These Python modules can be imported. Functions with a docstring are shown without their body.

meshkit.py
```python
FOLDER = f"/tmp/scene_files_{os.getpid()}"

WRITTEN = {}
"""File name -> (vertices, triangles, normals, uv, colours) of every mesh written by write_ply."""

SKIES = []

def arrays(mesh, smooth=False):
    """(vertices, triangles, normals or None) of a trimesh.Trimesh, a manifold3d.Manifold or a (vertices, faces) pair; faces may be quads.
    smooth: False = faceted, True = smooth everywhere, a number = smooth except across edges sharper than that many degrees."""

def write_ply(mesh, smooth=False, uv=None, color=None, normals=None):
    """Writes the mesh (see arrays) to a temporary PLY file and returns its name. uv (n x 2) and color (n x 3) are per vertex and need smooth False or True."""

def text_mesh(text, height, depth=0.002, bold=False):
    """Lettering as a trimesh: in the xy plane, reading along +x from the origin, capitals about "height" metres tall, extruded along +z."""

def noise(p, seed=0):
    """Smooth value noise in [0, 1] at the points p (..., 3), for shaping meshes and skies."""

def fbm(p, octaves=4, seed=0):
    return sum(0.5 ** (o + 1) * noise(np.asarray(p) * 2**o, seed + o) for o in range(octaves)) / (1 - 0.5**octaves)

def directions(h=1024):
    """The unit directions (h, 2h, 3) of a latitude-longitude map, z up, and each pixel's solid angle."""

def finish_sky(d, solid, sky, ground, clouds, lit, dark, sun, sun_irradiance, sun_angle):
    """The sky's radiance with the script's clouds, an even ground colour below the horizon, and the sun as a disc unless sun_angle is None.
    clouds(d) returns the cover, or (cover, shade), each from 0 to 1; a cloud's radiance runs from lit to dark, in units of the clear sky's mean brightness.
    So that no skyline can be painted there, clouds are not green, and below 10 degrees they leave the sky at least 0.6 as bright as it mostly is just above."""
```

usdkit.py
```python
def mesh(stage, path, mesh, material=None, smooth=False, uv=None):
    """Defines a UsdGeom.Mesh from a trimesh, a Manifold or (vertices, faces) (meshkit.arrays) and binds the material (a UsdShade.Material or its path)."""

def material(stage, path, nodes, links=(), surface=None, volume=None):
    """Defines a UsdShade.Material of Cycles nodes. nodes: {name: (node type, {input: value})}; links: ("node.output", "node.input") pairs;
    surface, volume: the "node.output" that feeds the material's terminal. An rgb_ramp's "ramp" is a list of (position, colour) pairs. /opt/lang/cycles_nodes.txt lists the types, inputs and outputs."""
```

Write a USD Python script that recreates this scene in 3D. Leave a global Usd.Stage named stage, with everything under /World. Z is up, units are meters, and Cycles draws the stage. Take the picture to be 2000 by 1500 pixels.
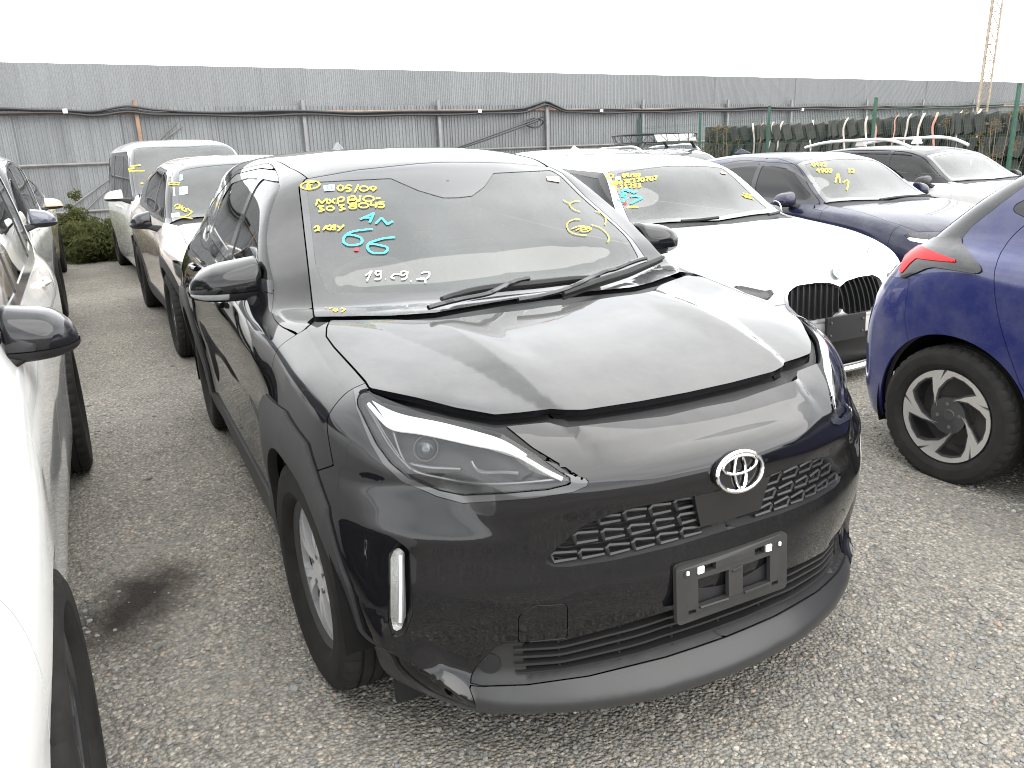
import math, random, numpy as np, trimesh, usdkit, meshkit
from pxr import Usd, UsdGeom, UsdLux, UsdShade, Gf, Sdf, Vt
from scipy.interpolate import PchipInterpolator, RectBivariateSpline
from scipy.spatial import cKDTree

# ------------------------------------------------------------------ camera, sky, sun, exposure
stage = Usd.Stage.CreateInMemory()
UsdGeom.SetStageUpAxis(stage, UsdGeom.Tokens.z)
UsdGeom.SetStageMetersPerUnit(stage, 1.0)
UsdGeom.Xform.Define(stage, '/World')
UsdGeom.Scope.Define(stage, '/World/Looks')

CAM_POS = np.array([3.37916139, -1.21588865, 1.48928954])
YAW, PITCH, ROLL, FPX = math.radians(153.71160723), math.radians(-16.5841425), math.radians(-2.0636105), 1550.55783
EXPOSURE = 2.2
SUN_EL, SUN_AZ = math.radians(48), math.radians(35)     # azimuth counter-clockwise from +x
_f = np.array([math.cos(PITCH) * math.cos(YAW), math.cos(PITCH) * math.sin(YAW), math.sin(PITCH)])
_r0 = np.array([math.sin(YAW), -math.cos(YAW), 0.0])
_u0 = np.cross(_r0, _f)
CAM_R = _r0 * math.cos(ROLL) + _u0 * math.sin(ROLL)
CAM_U = -_r0 * math.sin(ROLL) + _u0 * math.cos(ROLL)
CAM_F = _f
cam = UsdGeom.Camera.Define(stage, '/World/camera')
cam.CreateHorizontalApertureAttr(36.0)
cam.CreateVerticalApertureAttr(27.0)
cam.CreateFocalLengthAttr(36.0 * FPX / 2000.0)
cam.CreateClippingRangeAttr(Gf.Vec2f(0.05, 2000.0))
cam.CreateExposureAttr(EXPOSURE)
_m = np.eye(4)
_m[0, :3], _m[1, :3], _m[2, :3], _m[3, :3] = CAM_R, CAM_U, -CAM_F, CAM_POS
cam.AddTransformOp().Set(Gf.Matrix4d(_m.tolist()))

sun_dir = np.array([math.cos(SUN_EL) * math.cos(SUN_AZ), math.cos(SUN_EL) * math.sin(SUN_AZ), math.sin(SUN_EL)])
sky = UsdLux.DomeLight.Define(stage, '/World/sky')
sky_look = usdkit.material(stage, '/World/Looks/overcast_sky', {
    'sky': ('sky_texture', {'sky_type': 'single_scattering', 'sun_disc': False, 'sun_elevation': SUN_EL,
                            'sun_rotation': math.atan2(sun_dir[0], sun_dir[1])}),
    'tc': ('texture_coordinate', {}),
    'map': ('mapping', {'scale': (1.0, 1.0, 2.6)}),
    'cloud': ('noise_texture', {'scale': 2.1, 'detail': 7.0, 'roughness': 0.55, 'distortion': 0.25}),
    'cover': ('rgb_ramp', {'ramp': [(0.0, (0.86,) * 3), (0.36, (0.93,) * 3), (0.52, (1.0,) * 3), (1, (1.0,) * 3)]}),
    'big': ('noise_texture', {'scale': 1.3, 'detail': 4.0, 'roughness': 0.5}),
    'shade': ('rgb_ramp', {'ramp': [(0.26, (3.0, 3.3, 3.7)), (0.40, (5.6, 5.75, 5.9)), (0.55, (7.2, 7.25, 7.3)), (0.75, (8.6, 8.6, 8.6))]}),
    'mix': ('mix_color', {}),
    'bg': ('background_shader', {'strength': 0.1}),
}, [('tc.generated', 'map.vector'), ('map.vector', 'cloud.vector'), ('map.vector', 'big.vector'), ('cloud.fac', 'cover.fac'),
    ('big.fac', 'shade.fac'), ('cover.color', 'mix.fac'), ('sky.color', 'mix.a'), ('shade.color', 'mix.b'), ('mix.result', 'bg.color')],
    surface='bg.background')
UsdShade.MaterialBindingAPI.Apply(sky.GetPrim()).Bind(sky_look)
sky.GetPrim().SetCustomDataByKey('kind', 'structure')
sun = UsdLux.DistantLight.Define(stage, '/World/sun')
sun.CreateIntensityAttr(0.2)
sun.CreateNormalizeAttr(True)
sun.CreateAngleAttr(80.0)
sun.CreateColorAttr(Gf.Vec3f(1.0, 0.97, 0.92))
_z = sun_dir / np.linalg.norm(sun_dir)
_x = np.cross([0, 0, 1.0], _z); _x /= np.linalg.norm(_x)
_y = np.cross(_z, _x)
_m = np.eye(4); _m[0, :3], _m[1, :3], _m[2, :3] = _x, _y, _z
sun.AddTransformOp().Set(Gf.Matrix4d(_m.tolist()))
# ------------------------------------------------------------------ materials
_looks = {}
def look(name, color=(0.5, 0.5, 0.5), rough=0.5, metal=0.0, coat=0.0, spec=0.5, noise=0.0, nscale=30.0, bump=0.0, bscale=60.0, rvar=0.0, emis=0.0, coat_rough=0.03, dust=0.0, coat_ior=1.5, film=0.0):
    """A principled look. noise: how far the colour varies over noise; bump: relief strength; dust: pale specks and film; film: dust and painted sky sheen on upward faces."""
    if name in _looks:
        return _looks[name]
    n = {'p': ('principled_bsdf', dict(base_color=color, roughness=rough, metallic=metal, coat_weight=coat, coat_roughness=coat_rough, specular_ior_level=spec, coat_ior=coat_ior))}
    l = []
    if noise or bump or rvar or dust:
        n['tc'] = ('texture_coordinate', {})
    if noise:
        c = np.array(color)
        n['nz'] = ('noise_texture', {'scale': nscale, 'detail': 5.0, 'roughness': 0.6})
        n['rp'] = ('rgb_ramp', {'ramp': [(0.25, tuple(c * (1 - noise))), (0.5, tuple(c)), (0.78, tuple(np.minimum(c * (1 + noise), 1)))]})
        l += [('tc.object', 'nz.vector'), ('nz.fac', 'rp.fac'), ('rp.color', 'p.base_color')]
    if dust:
        n['dn'] = ('noise_texture', {'scale': 7.0, 'detail': 6.0, 'roughness': 0.65})
        n['dr'] = ('rgb_ramp', {'ramp': [(0.42, (0,) * 3), (0.75, (dust,) * 3)]})
        n['dv'] = ('voronoi_texture', {'scale': 90.0, 'randomness': 1.0})
        n['ds'] = ('rgb_ramp', {'ramp': [(0.05, (min(0.9, dust * 7),) * 3), (0.085, (0,) * 3)]})
        n['dm'] = ('math', {'math_type': 'maximum'})
        n['mc'] = ('mix_color', {'a': color, 'b': (0.34, 0.335, 0.325)})
        l += [('tc.object', 'dn.vector'), ('dn.fac', 'dr.fac'), ('tc.object', 'dv.vector'), ('dv.distance', 'ds.fac'), ('dr.color', 'dm.value1'), ('ds.color', 'dm.value2'),
              ('dm.value', 'mc.fac'), ('mc.result', 'p.base_color')]
        n['rm'] = ('map_range', {'from_min': 0.0, 'from_max': 0.5, 'to_min': rough, 'to_max': min(1, rough + 0.35)})
        l += [('dm.value', 'rm.value'), ('rm.result', 'p.roughness')]
    if film and dust:                      # upward faces lightened: settled dust plus sky sheen painted into the colour
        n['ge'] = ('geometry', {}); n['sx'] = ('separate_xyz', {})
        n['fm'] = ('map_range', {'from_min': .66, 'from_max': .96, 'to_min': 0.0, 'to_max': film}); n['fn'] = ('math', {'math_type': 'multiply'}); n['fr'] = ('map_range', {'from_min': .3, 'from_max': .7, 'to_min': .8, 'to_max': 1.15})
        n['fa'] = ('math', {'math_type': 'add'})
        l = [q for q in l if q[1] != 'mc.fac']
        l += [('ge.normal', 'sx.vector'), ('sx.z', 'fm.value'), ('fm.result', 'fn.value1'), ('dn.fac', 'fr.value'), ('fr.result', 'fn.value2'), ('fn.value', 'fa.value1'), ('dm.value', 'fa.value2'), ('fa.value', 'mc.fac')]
    if rvar:
        n['rn'] = ('noise_texture', {'scale': 9.0, 'detail': 4.0})
        n['rr'] = ('map_range', {'from_min': 0.3, 'from_max': 0.7, 'to_min': max(0, rough - rvar), 'to_max': rough + rvar})
        l += [('tc.object', 'rn.vector'), ('rn.fac', 'rr.value'), ('rr.result', 'p.roughness')]
    if bump:
        n['bn'] = ('noise_texture', {'scale': bscale, 'detail': 4.0})
        n['bp'] = ('bump', {'strength': bump, 'distance': 0.004})
        l += [('tc.object', 'bn.vector'), ('bn.fac', 'bp.height'), ('bp.normal', 'p.normal')]
    m = usdkit.material(stage, '/World/Looks/' + name, n, l, surface='p.BSDF')
    _looks[name] = m
    return m

def pane(name, tint=(0.8, 0.85, 0.83), ior=1.5, rough=0.0, dusty=0.0):
    """A thin pane: plain transparency mixed with a mirror by fresnel, so that light passes."""
    if name in _looks:
        return _looks[name]
    if dusty:                               # a thin film of dust on the outside
        m = _looks[name] = usdkit.material(stage, '/World/Looks/' + name, {
            't': ('transparent_bsdf', {'color': tint}), 'g': ('glossy_bsdf', {'color': (1, 1, 1), 'roughness': rough}), 'd': ('diffuse_bsdf', {'color': (.50, .52, .50)}),
            'tc': ('texture_coordinate', {}), 'nz': ('noise_texture', {'scale': 2.3, 'detail': 5.0}), 'r': ('map_range', {'from_min': .3, 'from_max': .7, 'to_min': dusty * .6, 'to_max': dusty * 1.4}),
            'f': ('fresnel', {'IOR': ior}), 'm': ('mix_closure', {}), 'm2': ('mix_closure', {})},
            [('tc.object', 'nz.vector'), ('nz.fac', 'r.value'), ('r.result', 'm2.fac'), ('t.BSDF', 'm2.closure1'), ('d.BSDF', 'm2.closure2'), ('f.fac', 'm.fac'), ('m2.closure', 'm.closure1'), ('g.BSDF', 'm.closure2')], surface='m.closure')
        return m
    m = usdkit.material(stage, '/World/Looks/' + name, {
        't': ('transparent_bsdf', {'color': tint}), 'g': ('glossy_bsdf', {'color': (1, 1, 1), 'roughness': rough}),
        'f': ('fresnel', {'IOR': ior}), 'm': ('mix_closure', {})},
        [('f.fac', 'm.fac'), ('t.BSDF', 'm.closure1'), ('g.BSDF', 'm.closure2')], surface='m.closure')
    _looks[name] = m
    return m

# ------------------------------------------------------------------ prims
_used = {}
def numbered(parent, name):
    key = (parent, name)
    k = _used.get(key, -1) + 1
    _used[key] = k
    return f'{parent}/{name}' if k == 0 else f'{parent}/{name}_{k:03d}'

def tag(prim, label=None, cat=None, group=None, kind=None):
    for k, v in (('label', label), ('category', cat), ('group', group), ('kind', kind)):
        if v:
            prim.SetCustomDataByKey(k, v)
    return prim

def thing(name, label, cat, loc=(0, 0, 0), yaw=0.0, group=None):
    path = numbered('/World', name)
    x = UsdGeom.Xform.Define(stage, path)
    x.AddTranslateOp().Set(Gf.Vec3d(*map(float, loc)))
    if yaw:
        x.AddRotateZOp().Set(float(math.degrees(yaw)))
    tag(x.GetPrim(), label, cat, group)
    return path

def put(V, T, N=None, uv=None, path='', mat=None):
    m = UsdGeom.Mesh.Define(stage, path)
    V = np.asarray(V, np.float32); T = np.asarray(T, np.int32)
    m.CreatePointsAttr(Vt.Vec3fArray.FromNumpy(V))
    m.CreateFaceVertexCountsAttr(Vt.IntArray.FromNumpy(np.full(len(T), 3, np.int32)))
    m.CreateFaceVertexIndicesAttr(Vt.IntArray.FromNumpy(T.ravel()))
    m.CreateSubdivisionSchemeAttr('none')
    if N is not None:
        m.CreateNormalsAttr(Vt.Vec3fArray.FromNumpy(np.asarray(N, np.float32)))
        m.SetNormalsInterpolation('vertex')
    if mat is not None:
        UsdShade.MaterialBindingAPI.Apply(m.GetPrim()).Bind(mat)
    return m

def rowkey(A, dec):
    q = np.round(np.asarray(A) * 10.0 ** dec).astype(np.int64)
    k = np.zeros(len(q), np.int64)
    with np.errstate(over='ignore'):
        for c in range(q.shape[1]):
            k = (k ^ q[:, c]) * np.int64(-7046029254386353131) + np.int64(1442695040888963407)
            k ^= k >> 29
    return k

def shade(V, T, angle):
    """Vertices, triangles and normals: smooth except across edges sharper than the angle (degrees)."""
    V, T = np.asarray(V, float), np.asarray(T, np.int64)
    fn = np.cross(V[T[:, 1]] - V[T[:, 0]], V[T[:, 2]] - V[T[:, 0]])
    ln = np.linalg.norm(fn, axis=1); ok = ln > 1e-14; T, fn, ln = T[ok], fn[ok], ln[ok]
    if angle is False or angle is None:
        W = V[T].reshape(-1, 3)
        return W, np.arange(len(W)).reshape(-1, 3), np.repeat(fn / ln[:, None], 3, 0)
    unit = fn / ln[:, None]
    _, inv = np.unique(rowkey(V, 6), return_inverse=True)
    c = inv.ravel()[T].ravel(); f = np.repeat(np.arange(len(T)), 3)
    o = np.argsort(c, kind='stable'); c2, f2 = c[o], f[o]
    start = np.searchsorted(c2, c2, 'left'); cnt = np.searchsorted(c2, c2, 'right') - start
    i = np.repeat(np.arange(len(c2)), cnt)
    j = np.repeat(start, cnt) + (np.arange(len(i)) - np.repeat(np.cumsum(cnt) - cnt, cnt))
    w = (unit[f2[i]] * unit[f2[j]]).sum(1) > math.cos(math.radians(angle))
    n = np.zeros((len(c2), 3)); k = np.where(w)[0]
    for q in range(3): n[:, q] = np.bincount(i[k], fn[f2[j[k]], q], len(c2))
    n /= np.maximum(np.linalg.norm(n, axis=1, keepdims=True), 1e-20)
    N = np.empty_like(n); N[o] = n
    key = np.hstack([V[T].reshape(-1, 3), N])
    _, first, back = np.unique(rowkey(key, 5), return_index=True, return_inverse=True)
    return key[first, :3], back.reshape(-1, 3), key[first, 3:]

def part(parent, name, mesh, mat, smooth=35, label=None):
    """A trimesh (or list of them, joined) as one Mesh prim under parent ('/World/...' path)."""
    if isinstance(mesh, (list, tuple)):
        Vs, Ts, n = [], [], 0
        for x in mesh:
            Vs.append(np.asarray(x.vertices)); Ts.append(np.asarray(x.faces) + n); n += len(x.vertices)
        V, T = np.vstack(Vs), np.vstack(Ts)
    else:
        V, T = np.asarray(mesh.vertices), np.asarray(mesh.faces)
    path = numbered(parent, name)
    V, T, N = shade(V, T, smooth)
    m = put(V, T, N, path=path, mat=mat)
    if label:
        m.GetPrim().SetCustomDataByKey('label', label)
    return path

def box(sx, sy, sz, at=(0, 0, 0), rot=None):
    b = trimesh.creation.box((sx, sy, sz))
    if rot is not None:
        b.apply_transform(rot)
    b.apply_translation(at)
    return b

def rbox(sx, sy, sz, r=0.01, at=(0, 0, 0), n=2):
    """A box with rounded edges (hull of corner spheres)."""
    s = trimesh.creation.icosphere(n - 1, r)
    pts = []
    for a in (-1, 1):
        for b in (-1, 1):
            for c in (-1, 1):
                pts.append(s.vertices + [a * (sx / 2 - r), b * (sy / 2 - r), c * (sz / 2 - r)])
    h = trimesh.convex.convex_hull(np.vstack(pts))
    h.apply_translation(at)
    return h

def hull(points, r=0.006, n=1):
    s = trimesh.creation.icosphere(n, r).vertices if r else np.zeros((1, 3))
    return trimesh.convex.convex_hull(np.vstack([s + p for p in np.asarray(points, float)]))

def RZ(a): return trimesh.transformations.rotation_matrix(a, (0, 0, 1))
def RX(a): return trimesh.transformations.rotation_matrix(a, (1, 0, 0))
def RY(a): return trimesh.transformations.rotation_matrix(a, (0, 1, 0))

def tube(P, r, sides=8, closed=False, caps=True, flat=None):
    """A tube along the points P; r may vary. flat: (normal, thickness) squashes it along a direction."""
    P = np.asarray(P, float); n = len(P)
    r = np.broadcast_to(np.asarray(r, float), (n,))
    t = np.roll(P, -1, 0) - np.roll(P, 1, 0) if closed else np.gradient(P, axis=0)
    t /= np.maximum(np.linalg.norm(t, axis=1, keepdims=True), 1e-9)
    up = np.array([0, 0, 1.0]) if abs(t[0, 2]) < 0.9 else np.array([0, 1.0, 0])
    a = np.cross(up, t[0]); a /= np.linalg.norm(a)
    A, B = [], []
    for i in range(n):
        a = a - t[i] * (a @ t[i]); a /= max(np.linalg.norm(a), 1e-9)
        A.append(a.copy()); B.append(np.cross(t[i], a))
    A, B = np.array(A), np.array(B)
    th = np.arange(sides) / sides * 2 * np.pi
    V = (P[:, None] + r[:, None, None] * (np.cos(th)[None, :, None] * A[:, None] + np.sin(th)[None, :, None] * B[:, None])).reshape(-1, 3)
    F = []
    m = n if closed else n - 1
    for i in range(m):
        j = (i + 1) % n
        for k in range(sides):
            l = (k + 1) % sides
            F += [[i * sides + k, i * sides + l, j * sides + l], [i * sides + k, j * sides + l, j * sides + k]]
    V = list(V)
    if caps and not closed:
        V += [P[0], P[-1]]
        for k in range(sides):
            l = (k + 1) % sides
            F += [[n * sides, l, k], [n * sides + 1, (n - 1) * sides + k, (n - 1) * sides + l]]
    return trimesh.Trimesh(np.array(V), np.array(F), process=False)

def lathe(profile, sides=48, axis='y'):
    """Revolves (radius, along) points about the y axis."""
    p = np.asarray(profile, float)
    th = np.arange(sides) / sides * 2 * np.pi
    V = np.stack([p[:, 0, None] * np.cos(th), np.repeat(p[:, 1, None], sides, 1), p[:, 0, None] * np.sin(th)], -1).reshape(-1, 3)
    F = []
    for i in range(len(p) - 1):
        for k in range(sides):
            l = (k + 1) % sides
            F += [[i * sides + k, (i + 1) * sides + k, (i + 1) * sides + l], [i * sides + k, (i + 1) * sides + l, i * sides + l]]
    return trimesh.Trimesh(V, np.array(F), process=False)

def smooth_line(P, n=40, closed=False):
    """A Catmull-Rom-like smooth curve through P."""
    P = np.asarray(P, float)
    if closed:
        P = np.vstack([P, P[:1]])
    s = np.concatenate([[0], np.cumsum(np.linalg.norm(np.diff(P, axis=0), axis=1))])
    from scipy.interpolate import CubicSpline
    if len(P) < 3:
        c = lambda t: P[0] + (P[-1] - P[0]) * (t / s[-1])[:, None]
    else:
        c = CubicSpline(s, P, bc_type='periodic' if closed else 'natural')
    t = np.linspace(0, s[-1], n + (1 if closed else 0))
    return c(t)[:n]

# ------------------------------------------------------------------ body forms: a car body as smooth limits of its side, plan and front views
def pch(x, y, q):
    x, y = np.asarray(x, float), np.asarray(y, float)
    q = np.clip(q, x[0], x[-1])
    return PchipInterpolator(x, y, axis=0)(q)

def table(stations, ug, vg):
    """stations: [(u, [(v, value), ...])], the same number of points in each: their v and value run smoothly along u. Returns the table over ug x vg."""
    u = [s[0] for s in stations]
    P = np.array([s[1] for s in stations], float)
    Q = pch(u, P.reshape(len(u), -1), ug).reshape(len(ug), -1, 2)
    out = np.empty((len(ug), len(vg)))
    for i in range(len(ug)):
        v, y = Q[i, :, 0], Q[i, :, 1]
        o = np.argsort(v, kind='stable'); v, y = v[o], y[o]
        k = np.concatenate([[True], np.diff(v) > 1e-5]); v, y = v[k], y[k]
        f = PchipInterpolator(v, y)
        c = np.clip(vg, v[0], v[-1])
        d0, d1 = (y[1] - y[0]) / (v[1] - v[0]), (y[-1] - y[-2]) / (v[-1] - v[-2])
        out[i] = f(c) + np.where(vg < v[0], (vg - v[0]) * d0, 0) + np.where(vg > v[-1], (vg - v[-1]) * d1, 0)
    return out

class View:
    """One limit of a body: value = sign * (p[axis] - table(p[a], p[b])), scaled towards a distance."""
    def __init__(self, ug, vg, tab, ia, ib, iax, sign=1.0, blur=0.0):
        if blur:
            from scipy.ndimage import gaussian_filter
            tab = gaussian_filter(tab, blur, mode='nearest')
        gu, gv = np.gradient(tab, ug, vg)
        self.t = RectBivariateSpline(ug, vg, tab, kx=3, ky=3)
        self.g = RectBivariateSpline(ug, vg, 1 / np.sqrt(1 + np.minimum(gu ** 2 + gv ** 2, 6)), kx=1, ky=1)
        self.ia, self.ib, self.iax, self.sign = ia, ib, iax, sign
        self.lim = (ug[0], ug[-1], vg[0], vg[-1])
    def at(self, p):
        a, b = np.clip(p[self.ia], *self.lim[:2]), np.clip(p[self.ib], *self.lim[2:])
        return self.sign * (p[self.iax] - self.t.ev(a, b)) * self.g.ev(a, b)
    def grid(self, axes):
        a, b = np.clip(axes[self.ia], *self.lim[:2]), np.clip(axes[self.ib], *self.lim[2:])
        T, G = self.t(a, b), self.g(a, b)
        order = sorted([self.ia, self.ib])
        if order != [self.ia, self.ib]:
            T, G = T.T, G.T
        sh = [1, 1, 1]; sh[order[0]], sh[order[1]] = T.shape
        T, G = T.reshape(sh), G.reshape(sh)
        sx = [1, 1, 1]; sx[self.iax] = -1
        return self.sign * (axes[self.iax].reshape(sx) - T) * G

def smax(a, b, k):
    h = np.maximum(k - np.abs(a - b), 0)
    return np.maximum(a, b) + h * h / (4 * k)

class Form:
    """views: list of (View, k) joined by smooth maximum in order; extra: functions added to the value (bumps and hollows)."""
    def __init__(self, views, extra=(), zmin=0.16):
        self.views, self.extra, self.zmin = views, extra, zmin
    def __call__(self, P):
        p = [P[..., 0], np.abs(P[..., 1]), P[..., 2]]
        v = self.views[0][0].at(p)
        for w, k in self.views[1:]:
            v = smax(v, w.at(p), k(p) if callable(k) else k)
        v = smax(v, self.zmin - p[2], 0.03)
        for e in self.extra:
            v = v + e(p)
        return v
    def grid(self, axes):
        ax = [axes[0], np.abs(axes[1]), axes[2]]
        p = [ax[0][:, None, None], ax[1][None, :, None], ax[2][None, None, :]]
        v = self.views[0][0].grid(ax)
        for w, k in self.views[1:]:
            v = smax(v, w.grid(ax), k(p) if callable(k) else k)
        v = smax(v, self.zmin - p[2], 0.03)
        for e in self.extra:
            v = v + e(p)
        return v
    def normal(self, P, e=0.003):
        g = np.stack([self(P + d) - self(P - d) for d in np.eye(3) * e], -1) / (2 * e)
        return g
    def hit(self, O, D, t0, t1, n=160):
        """First point on rays O + t D where the value turns negative."""
        t = np.linspace(t0, t1, n)
        P = O[:, None, :] + D[:, None, :] * t[None, :, None]
        v = self(P)
        i = np.argmax(v < 0, 1)
        i = np.maximum(i, 1)
        r = np.arange(len(D))
        a, b = t[i - 1], t[i]
        for _ in range(14):
            m = (a + b) / 2
            inside = self(O + D * m[:, None]) < 0
            b = np.where(inside, m, b); a = np.where(inside, a, m)
        return O + D * ((a + b) / 2)[:, None], v[r, i] < 0

def nets(form, bounds, h, steps=2):
    """Surface nets over the half y >= 0, drawn onto the surface by Newton steps. Returns vertices, normals, triangles."""
    (x0, x1), ymax, (z0, z1) = bounds
    X = np.arange(x0, x1 + h, h); Y = np.arange(-h / 2, ymax + h, h); Z = np.arange(z0, z1 + h, h)
    g = form.grid([X, Y, Z])
    s = g < 0
    c = [s[i:s.shape[0] - 1 + i, j:s.shape[1] - 1 + j, k:s.shape[2] - 1 + k] for i in (0, 1) for j in (0, 1) for k in (0, 1)]
    cnt = sum(q.astype(np.int8) for q in c)
    cell = (cnt > 0) & (cnt < 8)
    I = np.argwhere(cell)
    idx = np.full(cell.shape, -1, np.int32); idx[tuple(I.T)] = np.arange(len(I))
    acc, num = np.zeros((len(I), 3)), np.zeros(len(I))
    for a, (da, db) in enumerate((((0, 1, 0), (0, 0, 1)), ((1, 0, 0), (0, 0, 1)), ((1, 0, 0), (0, 1, 0)))):
        e = np.eye(3, dtype=int)[a]
        for u in (0, 1):
            for w in (0, 1):
                o = np.array(da) * u + np.array(db) * w
                A = I + o; B = A + e
                ga, gb = g[tuple(A.T)], g[tuple(B.T)]
                m = (ga < 0) != (gb < 0)
                t = np.where(m, ga / np.where(m, ga - gb, 1), 0)
                pos = o + e * t[:, None]
                acc += pos * m[:, None]; num += m
    V = (I + acc / np.maximum(num, 1)[:, None]) * h + [X[0], Y[0], Z[0]]
    mid = I[:, 1] == 0
    for _ in range(steps):
        v = form(V); n = np.stack([form(V + d) - v for d in np.eye(3) * .002], -1) / .002
        n[mid, 1] = 0
        V = V - n * np.clip(v, -h, h)[:, None] / np.maximum((n * n).sum(1), 0.2)[:, None]
        V[mid, 1] = 0
    V[~mid, 1] = np.maximum(V[~mid, 1], 1e-5)
    n = form.normal(V); n[mid, 1] = 0
    N = n / np.maximum(np.linalg.norm(n, axis=1, keepdims=True), 1e-9)
    T = []
    for a, (b, d) in enumerate(((1, 2), (2, 0), (0, 1))):
        sl0 = [slice(None)] * 3; sl1 = [slice(None)] * 3
        sl0[a] = slice(0, -1); sl1[a] = slice(1, None)
        cross = s[tuple(sl0)] != s[tuple(sl1)]
        E = np.argwhere(cross)
        ok = (E[:, b] >= 1) & (E[:, d] >= 1)
        for q in (b, d):
            ok &= E[:, q] < s.shape[q] - 1
        E = E[ok]
        eb, ed = np.eye(3, dtype=int)[b], np.eye(3, dtype=int)[d]
        Q = np.stack([idx[tuple((E - eb - ed).T)], idx[tuple((E - ed).T)], idx[tuple(E.T)], idx[tuple((E - eb).T)]], 1)
        flip = ~s[tuple(E.T)]
        Q[flip] = Q[flip][:, ::-1]
        T.append(Q[(Q >= 0).all(1)])
    Q = np.vstack(T)
    d1 = np.linalg.norm(V[Q[:, 0]] - V[Q[:, 2]], axis=1); d2 = np.linalg.norm(V[Q[:, 1]] - V[Q[:, 3]], axis=1)
    k = d1 <= d2
    T = np.vstack([Q[k][:, [0, 1, 2]], Q[k][:, [0, 2, 3]], Q[~k][:, [0, 1, 3]], Q[~k][:, [1, 2, 3]]])
    fn = np.cross(V[T[:, 1]] - V[T[:, 0]], V[T[:, 2]] - V[T[:, 0]])
    flip = (fn * N[T].sum(1)).sum(1) < 0
    T[flip] = T[flip][:, ::-1]
    return Sheet(V, N, T)

def poly_sd(P, poly):
    """Signed distance of the 2-D points P to a closed polygon (negative inside); far points get a rough value."""
    poly = np.asarray(poly, float)
    out = np.full(len(P), 1e3)
    a = poly; b = np.roll(poly, -1, 0)
    lo, hi = poly.min(0), poly.max(0); m = 0.25 * (hi - lo).max()
    near = ((P > lo - m) & (P < hi + m)).all(1)
    p = P[near]
    d2 = np.full(len(p), np.inf); inside = np.zeros(len(p), bool)
    for i in range(len(a)):
        e = b[i] - a[i]; w = p - a[i]
        t = np.clip((w @ e) / max(e @ e, 1e-12), 0, 1)
        d2 = np.minimum(d2, ((w - t[:, None] * e) ** 2).sum(1))
        c = (a[i, 1] > p[:, 1]) != (b[i, 1] > p[:, 1])
        if e[1] != 0:
            inside ^= c & (p[:, 0] < a[i, 0] + (p[:, 1] - a[i, 1]) * e[0] / e[1])
    out[near] = np.where(inside, -1, 1) * np.sqrt(d2)
    return out

def round_poly(poly, r, n=5):
    """The polygon with its corners rounded."""
    from shapely import Polygon
    q = Polygon(poly).buffer(-r, join_style='mitre').buffer(r, quad_segs=n)
    return np.array(q.exterior.coords)[:-1]

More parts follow.
